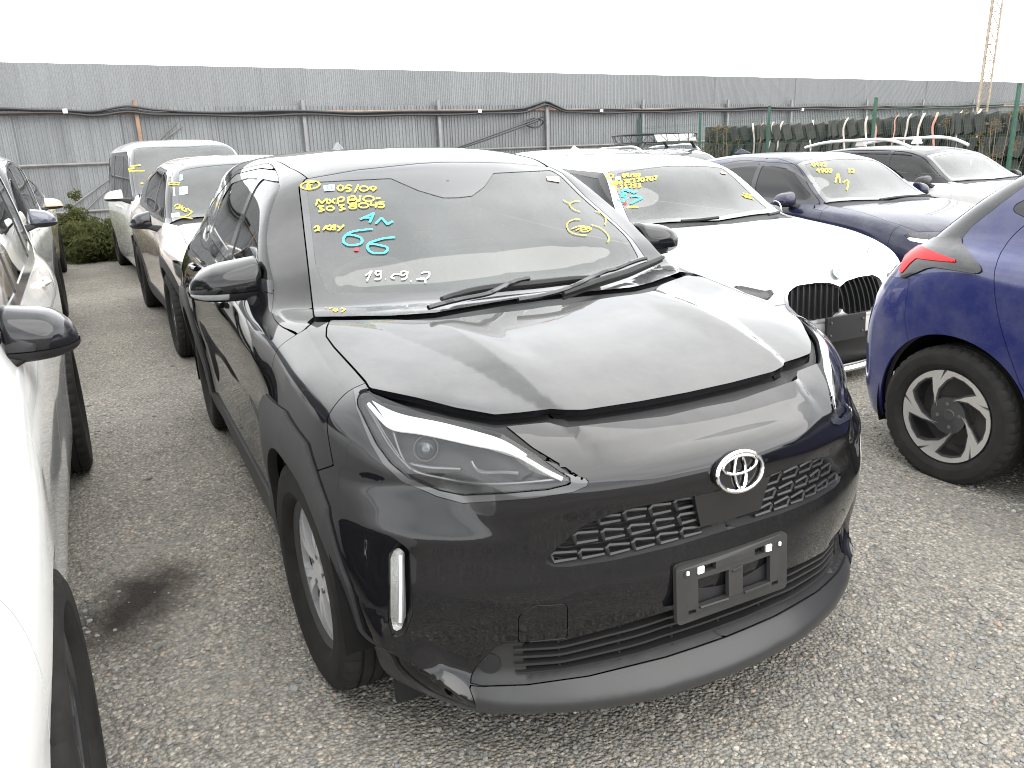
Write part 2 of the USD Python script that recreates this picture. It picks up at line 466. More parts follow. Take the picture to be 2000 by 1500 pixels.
class Sheet:
    """An open surface with normals, cut along the zero line of a value given at its vertices."""
    def __init__(self, V, N, T):
        self.V, self.N, self.T = V, N, T
    def copy(self): return Sheet(self.V.copy(), self.N.copy(), self.T.copy())
    def pick(self, T):
        u, inv = np.unique(T, return_inverse=True)
        return Sheet(self.V[u], self.N[u], inv.reshape(-1, 3))
    def split(self, s):
        """(the side where s < 0, the other)."""
        s = np.where(np.abs(s) < 1e-7, 1e-7, s)
        neg = s < 0
        c = neg[self.T].sum(1)
        if not ((c > 0) & (c < 3)).any():
            return self.pick(self.T[c == 3]), self.pick(self.T[c == 0])
        M = self.T[(c == 1) | (c == 2)]
        cm = c[(c == 1) | (c == 2)]
        lone = np.where(cm[:, None] == 1, neg[M], ~neg[M])
        k = np.argmax(lone, 1); r = np.arange(len(M))
        a, b, d = M[r, k], M[r, (k + 1) % 3], M[r, (k + 2) % 3]
        E = np.sort(np.vstack([np.stack([a, b], 1), np.stack([a, d], 1)]), 1)
        key = E[:, 0].astype(np.int64) * len(self.V) + E[:, 1]
        u, first, inv = np.unique(key, return_index=True, return_inverse=True)
        e = E[first]
        t = (s[e[:, 0]] / (s[e[:, 0]] - s[e[:, 1]]))[:, None]
        NV = self.V[e[:, 0]] * (1 - t) + self.V[e[:, 1]] * t
        NN = self.N[e[:, 0]] * (1 - t) + self.N[e[:, 1]] * t
        NN /= np.maximum(np.linalg.norm(NN, axis=1, keepdims=True), 1e-9)
        ab = inv[:len(M)] + len(self.V); ad = inv[len(M):] + len(self.V)
        W = Sheet(np.vstack([self.V, NV]), np.vstack([self.N, NN]), self.T)
        tip = np.stack([a, ab, ad], 1)
        rest = np.vstack([np.stack([ab, b, d], 1), np.stack([ab, d, ad], 1)])
        tn = cm == 1; rn = np.concatenate([~tn, ~tn])
        return (W.pick(np.vstack([self.T[c == 3], tip[tn], rest[rn]])), W.pick(np.vstack([self.T[c == 0], tip[~tn], rest[~rn]])))
    def cut(self, fn, gap=0.0):
        """(inside, outside) of fn(sheet) < 0, with a joint of the given half width left open between them."""
        a, rest = self.split(fn(self) + gap)
        if gap and len(rest.T):
            _, rest = rest.split(fn(rest) - gap)
        return a, rest
    def main(self, share=.012):
        """Only the large connected pieces (slivers left over between cuts are dropped)."""
        if not len(self.T): return self
        from scipy.sparse import coo_matrix
        from scipy.sparse.csgraph import connected_components
        E = np.vstack([self.T[:, :2], self.T[:, 1:]]); n = len(self.V)
        k, lab = connected_components(coo_matrix((np.ones(len(E)), (E[:, 0], E[:, 1])), (n, n)), directed=False)
        f = lab[self.T[:, 0]]; cnt = np.bincount(f, minlength=k)
        return self.pick(self.T[cnt[f] >= share * cnt.max()])
    def smooth_shift(self, d):
        return Sheet(self.V + self.N * (d if np.ndim(d) == 0 else np.asarray(d)[:, None]), self.N, self.T)
    def flange(self, depth, keep_mid=True):
        """The surface with its free edges turned inwards by depth (edges in the middle plane excepted)."""
        if not len(self.T):
            return self
        E = np.vstack([self.T[:, [0, 1]], self.T[:, [1, 2]], self.T[:, [2, 0]]]).astype(np.int64)
        n = len(self.V)
        key = np.minimum(E[:, 0], E[:, 1]) * n + np.maximum(E[:, 0], E[:, 1])
        u, inv, cnt = np.unique(key, return_inverse=True, return_counts=True)
        B = E[cnt[inv] == 1]
        mid = (np.abs(self.V[B[:, 0], 1]) < 1e-6) & (np.abs(self.V[B[:, 1], 1]) < 1e-6)
        if keep_mid:
            B = B[~mid]
        if not len(B):
            return self
        va, vb = self.V[B[:, 0]], self.V[B[:, 1]]
        na, nb = self.N[B[:, 0]], self.N[B[:, 1]]
        e = vb - va
        side = np.cross(e, na + nb); side /= np.maximum(np.linalg.norm(side, axis=1, keepdims=True), 1e-9)
        acc = np.zeros_like(self.V); np.add.at(acc, B[:, 0], side); np.add.at(acc, B[:, 1], side)
        acc /= np.maximum(np.linalg.norm(acc, axis=1, keepdims=True), 1e-9)
        k = len(B)
        V = np.vstack([self.V, va, vb, va - na * depth, vb - nb * depth])
        N = np.vstack([self.N, acc[B[:, 0]], acc[B[:, 1]], acc[B[:, 0]], acc[B[:, 1]]])
        i = np.arange(k)
        T = np.vstack([self.T, np.stack([n + i, n + 2 * k + i, n + k + i], 1), np.stack([n + k + i, n + 2 * k + i, n + 3 * k + i], 1)])
        fn = np.cross(V[T[:, 1]] - V[T[:, 0]], V[T[:, 2]] - V[T[:, 0]])
        fl = (fn * N[T[:, 0]]).sum(1) < 0
        T[fl] = T[fl][:, ::-1]
        return Sheet(V, N, T)
    def mirrored(self):
        f = np.array([1, -1, 1.0])
        return Sheet(self.V * f, self.N * f, self.T[:, ::-1])
    def both(self):
        m = self.mirrored(); n = len(self.V)
        return Sheet(np.vstack([self.V, m.V]), np.vstack([self.N, m.N]), np.vstack([self.T, m.T + n]))
    def __add__(self, o):
        n = len(self.V)
        return Sheet(np.vstack([self.V, o.V]), np.vstack([self.N, o.N]), np.vstack([self.T, o.T + n]))
    def put(self, parent, name, mat, label=None):
        if not len(self.T):
            return None
        path = numbered(parent, name)
        m = put(self.V, self.T, self.N, path=path, mat=mat)
        if label:
            m.GetPrim().SetCustomDataByKey('label', label)
        return path
# ------------------------------------------------------------------ looks shared by the cars
RUBBER = look('tyre_rubber', (.0145, .014, .013), .8, spec=.18, noise=.35, nscale=14, bump=.25, bscale=180)
PLASTIC = look('black_plastic', (.011, .011, .0115), .5, spec=.28, noise=.15, nscale=40, bump=.10, bscale=600)
CLAD = look('grey_black_cladding', (.020, .020, .0205), .55, spec=.3, noise=.18, nscale=25, bump=.12, bscale=700)
GLOSS = look('gloss_black_trim', (.005, .005, .006), .2, coat=1.0, spec=.05)
DARK = look('dark_interior', (.045, .045, .047), .85, spec=.2)
WELL = look('wheel_well_liner', (.006, .006, .006), .9, spec=.1)
SEAT = look('seat_cloth', (.06, .06, .065), .9, noise=.2, nscale=60)
LINER = look('pale_headliner', (.42, .41, .38), .9)
CHROME = look('chrome', (.86, .86, .87), .07, metal=1.0)
SILVER = look('silver_wheel_paint', (.55, .55, .56), .26, metal=.6, noise=.06, nscale=10)
MACHINED = look('machined_alloy', (.70, .70, .70), .22, metal=.95)
DARKRIM = look('dark_wheel_paint', (.018, .018, .019), .3, coat=.4)
DISC = look('brake_disc', (.12, .115, .11), .5, metal=.6)
GLASS = pane('window_glass', (.55, .62, .59), 1.46)
PRIVACY = pane('privacy_glass', (.10, .11, .11), 1.46)
WSGLASS = pane('windscreen_glass', (.64, .76, .71), 1.66, 0.0, .05)
DASH = look('dashboard_plastic', (.022, .022, .023), .8, spec=.15)
LENS = pane('clear_lamp_lens', (.93, .94, .94), 1.5)
REDLENS = look('red_lamp_lens', (.45, .004, .006), .25, coat=.35, spec=.1)
SKYBAND = look('white_light_guide', (.82, .82, .84), .25)  # white that stands in for sky mirrored in the lamp lens
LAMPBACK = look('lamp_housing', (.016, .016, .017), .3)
REFLECTOR = look('lamp_reflector', (.80, .80, .82), .12, metal=1.0)
YELLOW = look('yellow_marker', (.85, .62, .07), .8)
CYAN = look('cyan_marker', (.06, .62, .66), .8)
WHITEMARK = look('white_marker', (.86, .86, .84), .8)
REDDOT = look('red_marker', (.8, .05, .06), .8)
PAPER = look('white_sticker', (.78, .80, .80), .6)
BLUEPRINT = look('blue_print', (.08, .25, .55), .6)
ORANGE = look('orange_lamp', (.75, .22, .03), .3)

def tyre_mesh(R, w, rim, sides=160):
    """A tyre about the y axis; its outer side is -y. Tread grooves run round it and cuts cross its shoulders."""
    h = w / 2
    prof = [(rim, -h * .72), (rim + .006, -h * .86), (rim + .02, -h * .94), (rim + (R - rim) * .24, -h * .975), (rim + (R - rim) * .26, -h * .992), (rim + (R - rim) * .48, -h * 1.0), (rim + (R - rim) * .66, -h * .998), (rim + (R - rim) * .68, -h * .982), (R - .028, -h * .955), (R - .012, -h * .88), (R - .004, -h * .76), (R - .001, -h * .60)]
    t = [(-h * .60, 1)]
    g = .0035; d = .0075
    for c in (-.50, -.17, .17, .50):
        y = c * h
        prof += [(R, y - g - .001), (R - d, y - g), (R - d, y + g), (R, y + g + .001)]
    prof += [(R - .001, h * .60), (R - .004, h * .76), (R - .012, h * .88), (R - .028, h * .955), (rim + (R - rim) * .5, h), (rim + .01, h * .9), (rim, h * .72)]
    m = lathe(prof, sides)
    n = len(prof); V = m.vertices.reshape(n, sides, 3)
    k = np.arange(sides)
    for rows, per, off in (((9, 10, 11), 2, 0), ((n - 7, n - 6, n - 5), 2, 1)):
        cut = (k + off) % 4 == 0
        for q in rows:
            rad = np.linalg.norm(V[q][:, [0, 2]], axis=1, keepdims=True)
            f = np.where(cut[:, None], (rad - .006) / rad, 1.0)
            V[q][:, [0, 2]] *= f
    m.vertices = V.reshape(-1, 3)
    return m

def rim_plate(shapes, R, dish, thick=.02, size=.02, bevel=.004):
    """Spokes: a shapely area in the wheel plane (x, z) made a plate whose outer face lies at y = -dish(r), with thickness; bevelled by a smaller face on top."""
    from shapely import Polygon
    g = shapes
    out = []
    for a, y0, y1 in ((g, 0.0, thick),):
        polys = getattr(a, 'geoms', [a])
        for q in polys:
            m = trimesh.creation.extrude_polygon(q, thick, engine='earcut')
            m = m.subdivide_to_size(size, max_iter=6)
            out.append(m)
    m = trimesh.util.concatenate(out)
    v = m.vertices
    r = np.hypot(v[:, 0], v[:, 1])
    y = -dish(r) + (thick - v[:, 2]) * 1.0
    m = trimesh.Trimesh(np.stack([v[:, 0], y, v[:, 1]], 1), m.faces, process=False)
    m.fix_normals()
    return m

def spokes(n, rin, rout, fn, twist=0.0, ring=.012):
    """fn(t) gives (left, right) edge angles in radians at t from 0 (hub) to 1 (rim). Returns a shapely area with hub and thin outer ring."""
    from shapely import Polygon, Point, union_all
    from shapely.affinity import rotate
    out = []
    for one in fn:
        T = np.linspace(0, 1, 12)
        L = np.array([one(t) for t in T])
        rr = rin + (rout - rin) * T
        P = [(r * math.cos(a + twist * t), r * math.sin(a + twist * t)) for r, a, t in zip(rr, L[:, 0], T)]
        Q = [(r * math.cos(b + twist * t), r * math.sin(b + twist * t)) for r, b, t in zip(rr, L[:, 1], T)]
        q = Polygon(P + Q[::-1]).buffer(0)
        for k in range(n):
            out.append(rotate(q, 360 / n * k + 90, origin=(0, 0)))
    hub = Point(0, 0).buffer(rin * 1.25, quad_segs=16)
    rim = Point(0, 0).buffer(rout, quad_segs=24).difference(Point(0, 0).buffer(rout - ring, quad_segs=24))
    return union_all(out + [hub, rim]).buffer(.003).buffer(-.003)

def wheel_parts(kind, R=.335, w=.205, rim=.205):
    """Meshes of one wheel about the origin, its outer side towards -y: list of (name, mesh, look, parent index or None)."""
    h = w / 2
    out = [('tyre', tyre_mesh(R, w, rim), RUBBER, 40)]
    barrel = lathe([(rim + .004, -h * .80), (rim + .006, -h * .74), (rim - .004, -h * .70), (rim - .016, -h * .62), (rim - .02, h * .3), (rim - .012, h * .8)], 64)
    back = lathe([(.02, h * .45), (rim - .015, h * .5)], 48)
    disc = lathe([(.03, h * .12), (.07, h * .10), (.075, h * .28), (rim * .70, h * .28), (rim * .70, h * .40)], 48)
    from shapely import Point
    ro = rim - .006
    if kind == 'five_twin':          # silver: five pairs of slim spokes
        fn = [lambda t: (.06 - .02 * t, .30 - .09 * t), lambda t: (-.30 + .09 * t, -.06 + .02 * t)]
        fn = [lambda t: (.00 + .15 * t, .30 - .0 * t), lambda t: (-.30 + .0 * t, -.00 - .15 * t)]
        area = spokes(5, .045, ro, fn)
        body, face = SILVER, None
        dish = lambda r: h * .50 + .020 * np.sin(np.clip(r / ro, 0, 1) * math.pi * .9)
    elif kind == 'swirl':            # dark wheel with machined swept blades
        from shapely import Polygon, union_all
        from shapely.affinity import rotate
        pol = lambda L: [(ro * r * math.cos(math.radians(d)), ro * r * math.sin(math.radians(d))) for d, r in L]
        one = Polygon(pol([(110, 1), (125, .76), (147, .52), (168, .37), (158, .41), (132, .60), (112, .79), (101, .905), (86, .91), (72, .905), (61, .87), (72, .60), (98, .31), (80, .43), (59, .67), (46, .88), (42, 1.0)] + [(t, 1.0) for t in range(48, 110, 6)])).buffer(0)
        top = union_all([rotate(one, 72 * k, origin=(0, 0)) for k in range(5)])
        area = union_all([top.buffer(.007), Point(0, 0).buffer(.082), Point(0, 0).buffer(ro).difference(Point(0, 0).buffer(ro - .010))]).intersection(Point(0, 0).buffer(ro))
        body = DARKRIM
        dish = lambda r: h * .46 + .030 * np.clip(r / ro, 0, 1)
    elif kind == 'dark_y':           # gloss dark wheel with five forked spokes
        fn = [lambda t: (.0 + .05 * t, .24 + .14 * t), lambda t: (-.24 - .14 * t, -.0 - .05 * t)]
        area = spokes(5, .05, ro, fn)
        body = DARKRIM
        dish = lambda r: h * .55 + .012 * np.sin(np.clip(r / ro, 0, 1) * math.pi)
    else:                            # plain ten spokes
        fn = [lambda t: (-.16 + .06 * t, .16 - .06 * t)]
        area = spokes(10, .05, ro, fn)
        body = SILVER
        dish = lambda r: h * .55 + .012 * np.sin(np.clip(r / ro, 0, 1) * math.pi)
    out.append(('rim', rim_plate(area, ro, dish), body, 30))
    out.append(('rim_barrel', barrel, look('dusty_rim_barrel', (.045, .044, .043), .5, metal=.3) if body is not DARKRIM else DARKRIM, 30))  # barrel in a darker even colour than the spokes, for contrast
    if kind == 'swirl':
        m = rim_plate(top, ro, lambda r: dish(r) + .0035, thick=.0033)
        out.append(('spoke_face', m, MACHINED, 30))
    out.append(('brake_disc', trimesh.util.concatenate([disc, back]), DISC, 30))
    nuts = []
    for k in range(5 if kind != 'swirl' else 4):
        a = 2 * math.pi * (k + .5) / (5 if kind != 'swirl' else 4)
        c = trimesh.creation.cylinder(.0085, .012, sections=6)
        c.apply_transform(RX(math.pi / 2)); c.apply_translation((.052 * math.cos(a), -float(dish(.05)) + .003, .052 * math.sin(a)))
        nuts.append(c)
    [out.append(('wheel_nut', q_, DISC, 20)) for q_ in nuts]
    cap = lathe([(.0, -float(dish(0)) - .007), (.024, -float(dish(0)) - .006), (.029, -float(dish(0)) - .001), (.029, -float(dish(0)) + .01)], 24)
    out.append(('hub_cap', cap, body if kind != 'dark_y' else CHROME, 30))
    return out

_wheels = {}
def wheel(parent, kind, x, y, R, w, rim, steer=0.0, side=-1):
    """One wheel under a car; side -1 is the car's right."""
    key = (kind, R, w, rim)
    if key not in _wheels:
        _wheels[key] = [(name, shade(m.vertices, m.faces, sm), mat) for name, m, mat, sm in wheel_parts(*key)]
    M = trimesh.transformations.translation_matrix((x, y, R)) @ RZ(steer) @ (np.eye(4) if side < 0 else RZ(math.pi)) @ RY(.3 + x)
    made = _wheels[key]
    path = None
    for i, (name, (V, T, N), mat) in enumerate(made):
        if i == 0:
            path = numbered(parent, 'wheel')
            UsdGeom.Xform.Define(stage, path)
        put(V @ M[:3, :3].T + M[:3, 3], T, N @ M[:3, :3].T, path=numbered(path, name), mat=mat)

def seat_meshes(x, y, z0=.30, wide=.48, back_h=.60, lean=.36):
    """Cushion, backrest and headrest of a front seat at (x, y) facing +x."""
    cush = rbox(.50, wide, .14, .05, (x, y, z0 + .10))
    back = rbox(.14, wide - .03, back_h, .055, (0, 0, back_h / 2)); back.apply_transform(RY(-lean)); back.apply_translation((x - .22, y, z0 + .14))
    bx, bz = x - .22 - math.sin(lean) * (back_h + .12), z0 + .14 + math.cos(lean) * (back_h + .12)
    head = rbox(.09, .25, .18, .04, (0, 0, 0)); head.apply_transform(RY(-lean * .7)); head.apply_translation((bx, y, bz))
    pins = [tube([(bx + .02, y + s, bz - .16), (bx, y + s, bz)], .006, 6) for s in (-.05, .05)]
    return [cush, back, head] + pins

def cabin(car, xdash, zdash, wdash, xf, xr, floor=.35, seat=SEAT, wheel_y=-.36, top=1.2, dash=None):
    """Dashboard, steering wheel and seats."""
    d = hull([(xdash - .42, -wdash + .04, zdash - .10), (xdash - .42, wdash - .04, zdash - .10), (xdash, -wdash, zdash - .03), (xdash, wdash, zdash - .03), (xdash - .28, -wdash + .02, zdash), (xdash - .28, wdash - .02, zdash),
              (xdash - .40, -wdash + .04, zdash - .5), (xdash - .40, wdash - .04, zdash - .5), (xdash, -wdash, zdash - .3), (xdash, wdash, zdash - .3)], .015)
    hood_ = hull([(xdash - .36, wheel_y - .17, zdash + .0), (xdash - .36, wheel_y + .17, zdash), (xdash - .30, wheel_y - .12, zdash + .05), (xdash - .30, wheel_y + .12, zdash + .05), (xdash - .14, wheel_y - .15, zdash - .01), (xdash - .14, wheel_y + .15, zdash - .01)], .01)
    screen = rbox(.03, .24, .13, .01, (xdash - .38, 0, zdash + .06))
    part(car, 'dashboard', [d, hood_, screen], dash or DASH)
    a = np.linspace(0, 2 * np.pi, 28, endpoint=False)
    ring = np.stack([np.zeros(28), .185 * np.cos(a), .185 * np.sin(a)], 1)
    w = tube(ring, .015, 8, closed=True)
    hub = rbox(.05, .16, .13, .02)
    arms = [tube([(0, -.18, 0), (0, .18, 0)], .014, 6), tube([(0, 0, 0), (0, 0, -.18)], .02, 6)]
    sw = trimesh.util.concatenate([w, hub] + arms); sw.apply_transform(RY(.42)); sw.apply_translation((xdash - .55, wheel_y, zdash - .06))
    part(car, 'steering_wheel', sw, DARK)
    for y in (-.36, .36):
        part(car, 'front_seat', seat_meshes(xf, y, floor), seat)
    rb = [rbox(.5, 1.2, .14, .05, (xr, 0, floor + .10))]
    b = rbox(.14, 1.2, .55, .05, (0, 0, .27)); b.apply_transform(RY(-.4)); b.apply_translation((xr - .22, 0, floor + .16)); rb.append(b)
    for y in (-.36, .36):
        rb.append(rbox(.09, .24, .16, .04, (xr - .50, y, floor + .86)))
    part(car, 'rear_seat', rb, seat)

def side_xz(s): return np.stack([s.V[:, 0], s.V[:, 2]], 1)
def top_xy(s): return np.stack([s.V[:, 0], s.V[:, 1]], 1)
def front_yz(s): return np.stack([s.V[:, 1], s.V[:, 2]], 1)
def in_side(poly, ymin=.3):
    return lambda s: np.maximum(poly_sd(side_xz(s), poly), ymin - s.V[:, 1])
def in_front(poly, xmin):
    return lambda s: np.maximum(poly_sd(front_yz(s), poly), xmin - s.V[:, 0])
def in_top(poly, zmin):
    return lambda s: np.maximum(poly_sd(top_xy(s), poly), zmin - s.V[:, 2])

def arch_poly(cx, cz, r, ry=None, n=28, bottom=-.1):
    a = np.linspace(math.pi, 0, n)
    P = [(cx - r, bottom)] + [(cx + r * math.cos(t), cz + (ry or r) * math.sin(t)) for t in a] + [(cx + r, bottom)]
    return np.array(P)

def wheel_well(car, cx, cz, r, y0, y1):
    """The dark liner over one wheel, both sides."""
    a = np.linspace(-.05, math.pi + .35, 24)
    for s in (-1, 1):
        V, F = [], []
        for t in a:
            for y in (y0, y1):
                V.append((cx + r * math.cos(t), s * y, cz + r * math.sin(t)))
        for i in range(len(a) - 1):
            F += [[2 * i, 2 * i + 1, 2 * i + 3], [2 * i, 2 * i + 3, 2 * i + 2]]
        c = len(V); V.append((cx, s * y0, cz))
        for i in range(len(a) - 1):
            F.append([c, 2 * i, 2 * i + 2])
        part(car, 'wheel_well', trimesh.Trimesh(np.array(V), np.array(F), process=False), WELL, smooth=False)

def to_px(P):
    d = P - CAM_POS
    z = d @ CAM_F
    return np.stack([1000 + FPX * (d @ CAM_R) / z, 750 - FPX * (d @ CAM_U) / z], -1), z

def px_ray(px):
    px = np.asarray(px, float)
    d = CAM_F + ((px[:, 0] - 1000) / FPX)[:, None] * CAM_R + ((750 - px[:, 1]) / FPX)[:, None] * CAM_U
    return d / np.linalg.norm(d, axis=1, keepdims=True)

def mirror_shell(x, z, y0, y1, s, H, D, rake=.03):
    """The closed housing of a door mirror: sections from the inner edge (y0) to the rounded outer end (y1)."""
    n, m = 18, 28
    t = np.concatenate([[0, 0.015], np.linspace(.05, .9, n - 6), [.945, .975, .992, 1.0]])
    a = np.linspace(0, 2 * np.pi, m, endpoint=False)
    sg = lambda q, e: np.sign(q) * np.abs(q) ** e
    V = []
    for q in t:
        r = (1 - max(0, (q - .35) / .65) ** 3.2) ** .5 if q < 1 else .02
        k = .80 + .20 * min(1, q / .05)
        h, d = H * r * k * (1.02 - .22 * q), D * (.62 + .55 * math.sin(math.pi * min(1, .15 + .62 * q))) * max(r, .25 if q < 1 else .05) ** .7 * k
        X = d * sg(np.cos(a), .75); X = np.where(X < 0, X * .45, X)
        Z = h * sg(np.sin(a), .78); Z = np.where(Z > 0, Z, Z * .72) - .010 * q - .25 * H * (1 - r)
        V.append(np.stack([x + X - rake * q, np.full(m, s * (y0 + (y1 - y0) * q)), z + Z], 1))
    V = np.array(V).reshape(-1, 3); F = []
    for i in range(len(t) - 1):
        for k in range(m):
            l = (k + 1) % m
            F += [[i * m + k, i * m + l, (i + 1) * m + l], [i * m + k, (i + 1) * m + l, (i + 1) * m + k]]
    V = np.vstack([V, V[:m].mean(0), V[-m:].mean(0)]); e = len(V)
    for k in range(m):
        l = (k + 1) % m
        F += [[e - 2, l, k], [e - 1, e - 1 - 1 - m + k + 0, e - 2 - m + l]]
    F = np.array(F)
    if s < 0: F = F[:, ::-1]
    T = trimesh.Trimesh(V, F, process=False)
    return Sheet(V, np.array(T.vertex_normals), F)

def mirror_set(path_, x, z, y0, y1, cap, s, low=PLASTIC, size=1.0, arm_z=-.11, arm_in=.09, split=-.30, rep=None):
    path_ = getattr(path_, 'path', path_)
    path = numbered(path_, 'door_mirror'); UsdGeom.Xform.Define(stage, path)
    H, D = .082 * size, .095 * size
    S = mirror_shell(x, z, y0, y1, s, H, D)
    low_, up = S.split(S.V[:, 2] - (z + split * H))
    up.put(path, 'mirror_cap', cap)
    if rep is not None:
        r_, low_ = low_.split(np.maximum(np.maximum((z + (split - .34) * H) - low_.V[:, 2], (y0 + y1) / 2 - np.abs(low_.V[:, 1])), x + .00 - low_.V[:, 0]))
        r_.smooth_shift(.001).put(path, 'repeater', rep)
    low_.smooth_shift(-.003).put(path, 'mirror_base', low)
    part(path, 'mirror_arm', trimesh.smoothing.filter_laplacian(hull([(x + .045, s * (y0 + .04), z - .055), (x - .03, s * (y0 + .04), z - .05), (x + .05, s * (y0 - .02), z - .06), (x + .09, s * (y0 - arm_in), z + arm_z), (x + .0, s * (y0 - arm_in), z + arm_z + .01), (x + .08, s * (y0 - arm_in), z + arm_z + .04)], .014, 2), iterations=2), low, smooth=50)
    part(path, 'mirror_glass', rbox(.006, (y1 - y0) * .62, H * .92, .002, (x - .046, s * (y0 * .58 + y1 * .42), z + .002)), CHROME)

# ------------------------------------------------------------------ the black crossover in the middle
# side: half width over (x, z)
HXG, HZG, HWG = np.arange(-2.2, 2.3, 0.02), np.arange(0.1, 1.66, 0.02), np.arange(0, 1.0, 0.02)
_side = [
    (-2.1, [(.16, .60), (.22, .64), (.33, .68), (.45, .70), (.60, .72), (.75, .73), (.88, .71), (.98, .66), (1.08, .61), (1.14, .58), (1.22, .54), (1.30, .49), (1.40, .42), (1.48, .36), (1.55, .28)]),
    (-1.9, [(.16, .68), (.22, .74), (.33, .79), (.45, .80), (.60, .81), (.75, .82), (.88, .80), (.98, .745), (1.08, .69), (1.14, .655), (1.22, .61), (1.30, .565), (1.40, .505), (1.48, .44), (1.55, .36)]),
    (-1.5, [(.16, .74), (.22, .80), (.33, .845), (.45, .86), (.60, .875), (.75, .882), (.88, .872), (1.0, .83), (1.10, .755), (1.17, .71), (1.25, .665), (1.32, .625), (1.40, .575), (1.48, .515), (1.55, .42)]),
    (-1.1, [(.16, .76), (.22, .815), (.33, .85), (.45, .865), (.60, .88), (.75, .886), (.88, .878), (1.0, .845), (1.09, .782), (1.16, .742), (1.24, .70), (1.31, .662), (1.40, .61), (1.48, .55), (1.55, .44)]),
    (-.6, [(.16, .78), (.22, .83), (.33, .848), (.45, .845), (.60, .855), (.75, .874), (.88, .874), (1.0, .852), (1.08, .805), (1.15, .775), (1.23, .735), (1.31, .69), (1.40, .635), (1.48, .575), (1.55, .46)]),
    (0.0, [(.16, .79), (.22, .835), (.33, .848), (.45, .838), (.60, .846), (.75, .868), (.88, .872), (.99, .855), (1.07, .812), (1.14, .784), (1.22, .746), (1.31, .698), (1.40, .645), (1.48, .585), (1.55, .47)]),
    (.5, [(.16, .79), (.22, .835), (.33, .848), (.45, .838), (.60, .846), (.75, .868), (.88, .872), (.98, .852), (1.05, .812), (1.12, .79), (1.20, .755), (1.30, .705), (1.40, .648), (1.48, .585), (1.55, .47)]),
    (.8, [(.16, .79), (.22, .835), (.33, .85), (.45, .845), (.60, .856), (.75, .868), (.88, .868), (.96, .848), (1.02, .80), (1.09, .765), (1.18, .73), (1.30, .68), (1.40, .63), (1.48, .57), (1.55, .46)]),
    (1.0, [(.16, .79), (.22, .835), (.33, .855), (.45, .862), (.60, .870), (.74, .870), (.86, .862), (.955, .838), (1.005, .80), (1.05, .745), (1.12, .70), (1.3, .62), (1.40, .58), (1.48, .54), (1.55, .46)]),
    (1.28, [(.16, .78), (.22, .82), (.33, .855), (.45, .872), (.60, .880), (.74, .872), (.85, .853), (.945, .820), (.985, .775), (1.03, .70), (1.1, .66), (1.3, .6), (1.4, .55), (1.48, .5), (1.55, .45)]),
    (1.5, [(.16, .75), (.22, .79), (.33, .825), (.45, .845), (.60, .856), (.73, .848), (.83, .832), (.915, .800), (.955, .755), (1.0, .69), (1.1, .64), (1.3, .55), (1.4, .5), (1.48, .46), (1.55, .42)]),
    (1.7, [(.16, .70), (.22, .74), (.33, .785), (.45, .808), (.60, .825), (.665, .826), (.76, .790), (.87, .762), (.93, .72), (.98, .67), (1.1, .6), (1.3, .5), (1.4, .45), (1.48, .42), (1.55, .40)]),
    (1.82, [(.16, .64), (.22, .69), (.33, .745), (.45, .772), (.60, .788), (.66, .790), (.74, .748), (.84, .71), (.90, .685), (.98, .62), (1.1, .56), (1.3, .5), (1.4, .45), (1.48, .42), (1.55, .40)]),
    (2.0, [(.16, .55), (.22, .60), (.33, .66), (.45, .69), (.60, .70), (.68, .70), (.76, .68), (.83, .64), (.88, .60), (.98, .55), (1.1, .5), (1.3, .5), (1.4, .45), (1.48, .42), (1.55, .40)]),
    (2.2, [(.16, .42), (.22, .47), (.33, .52), (.45, .55), (.60, .56), (.68, .56), (.76, .55), (.83, .52), (.88, .5), (.98, .5), (1.1, .5), (1.3, .5), (1.4, .45), (1.48, .42), (1.55, .40)]),
]
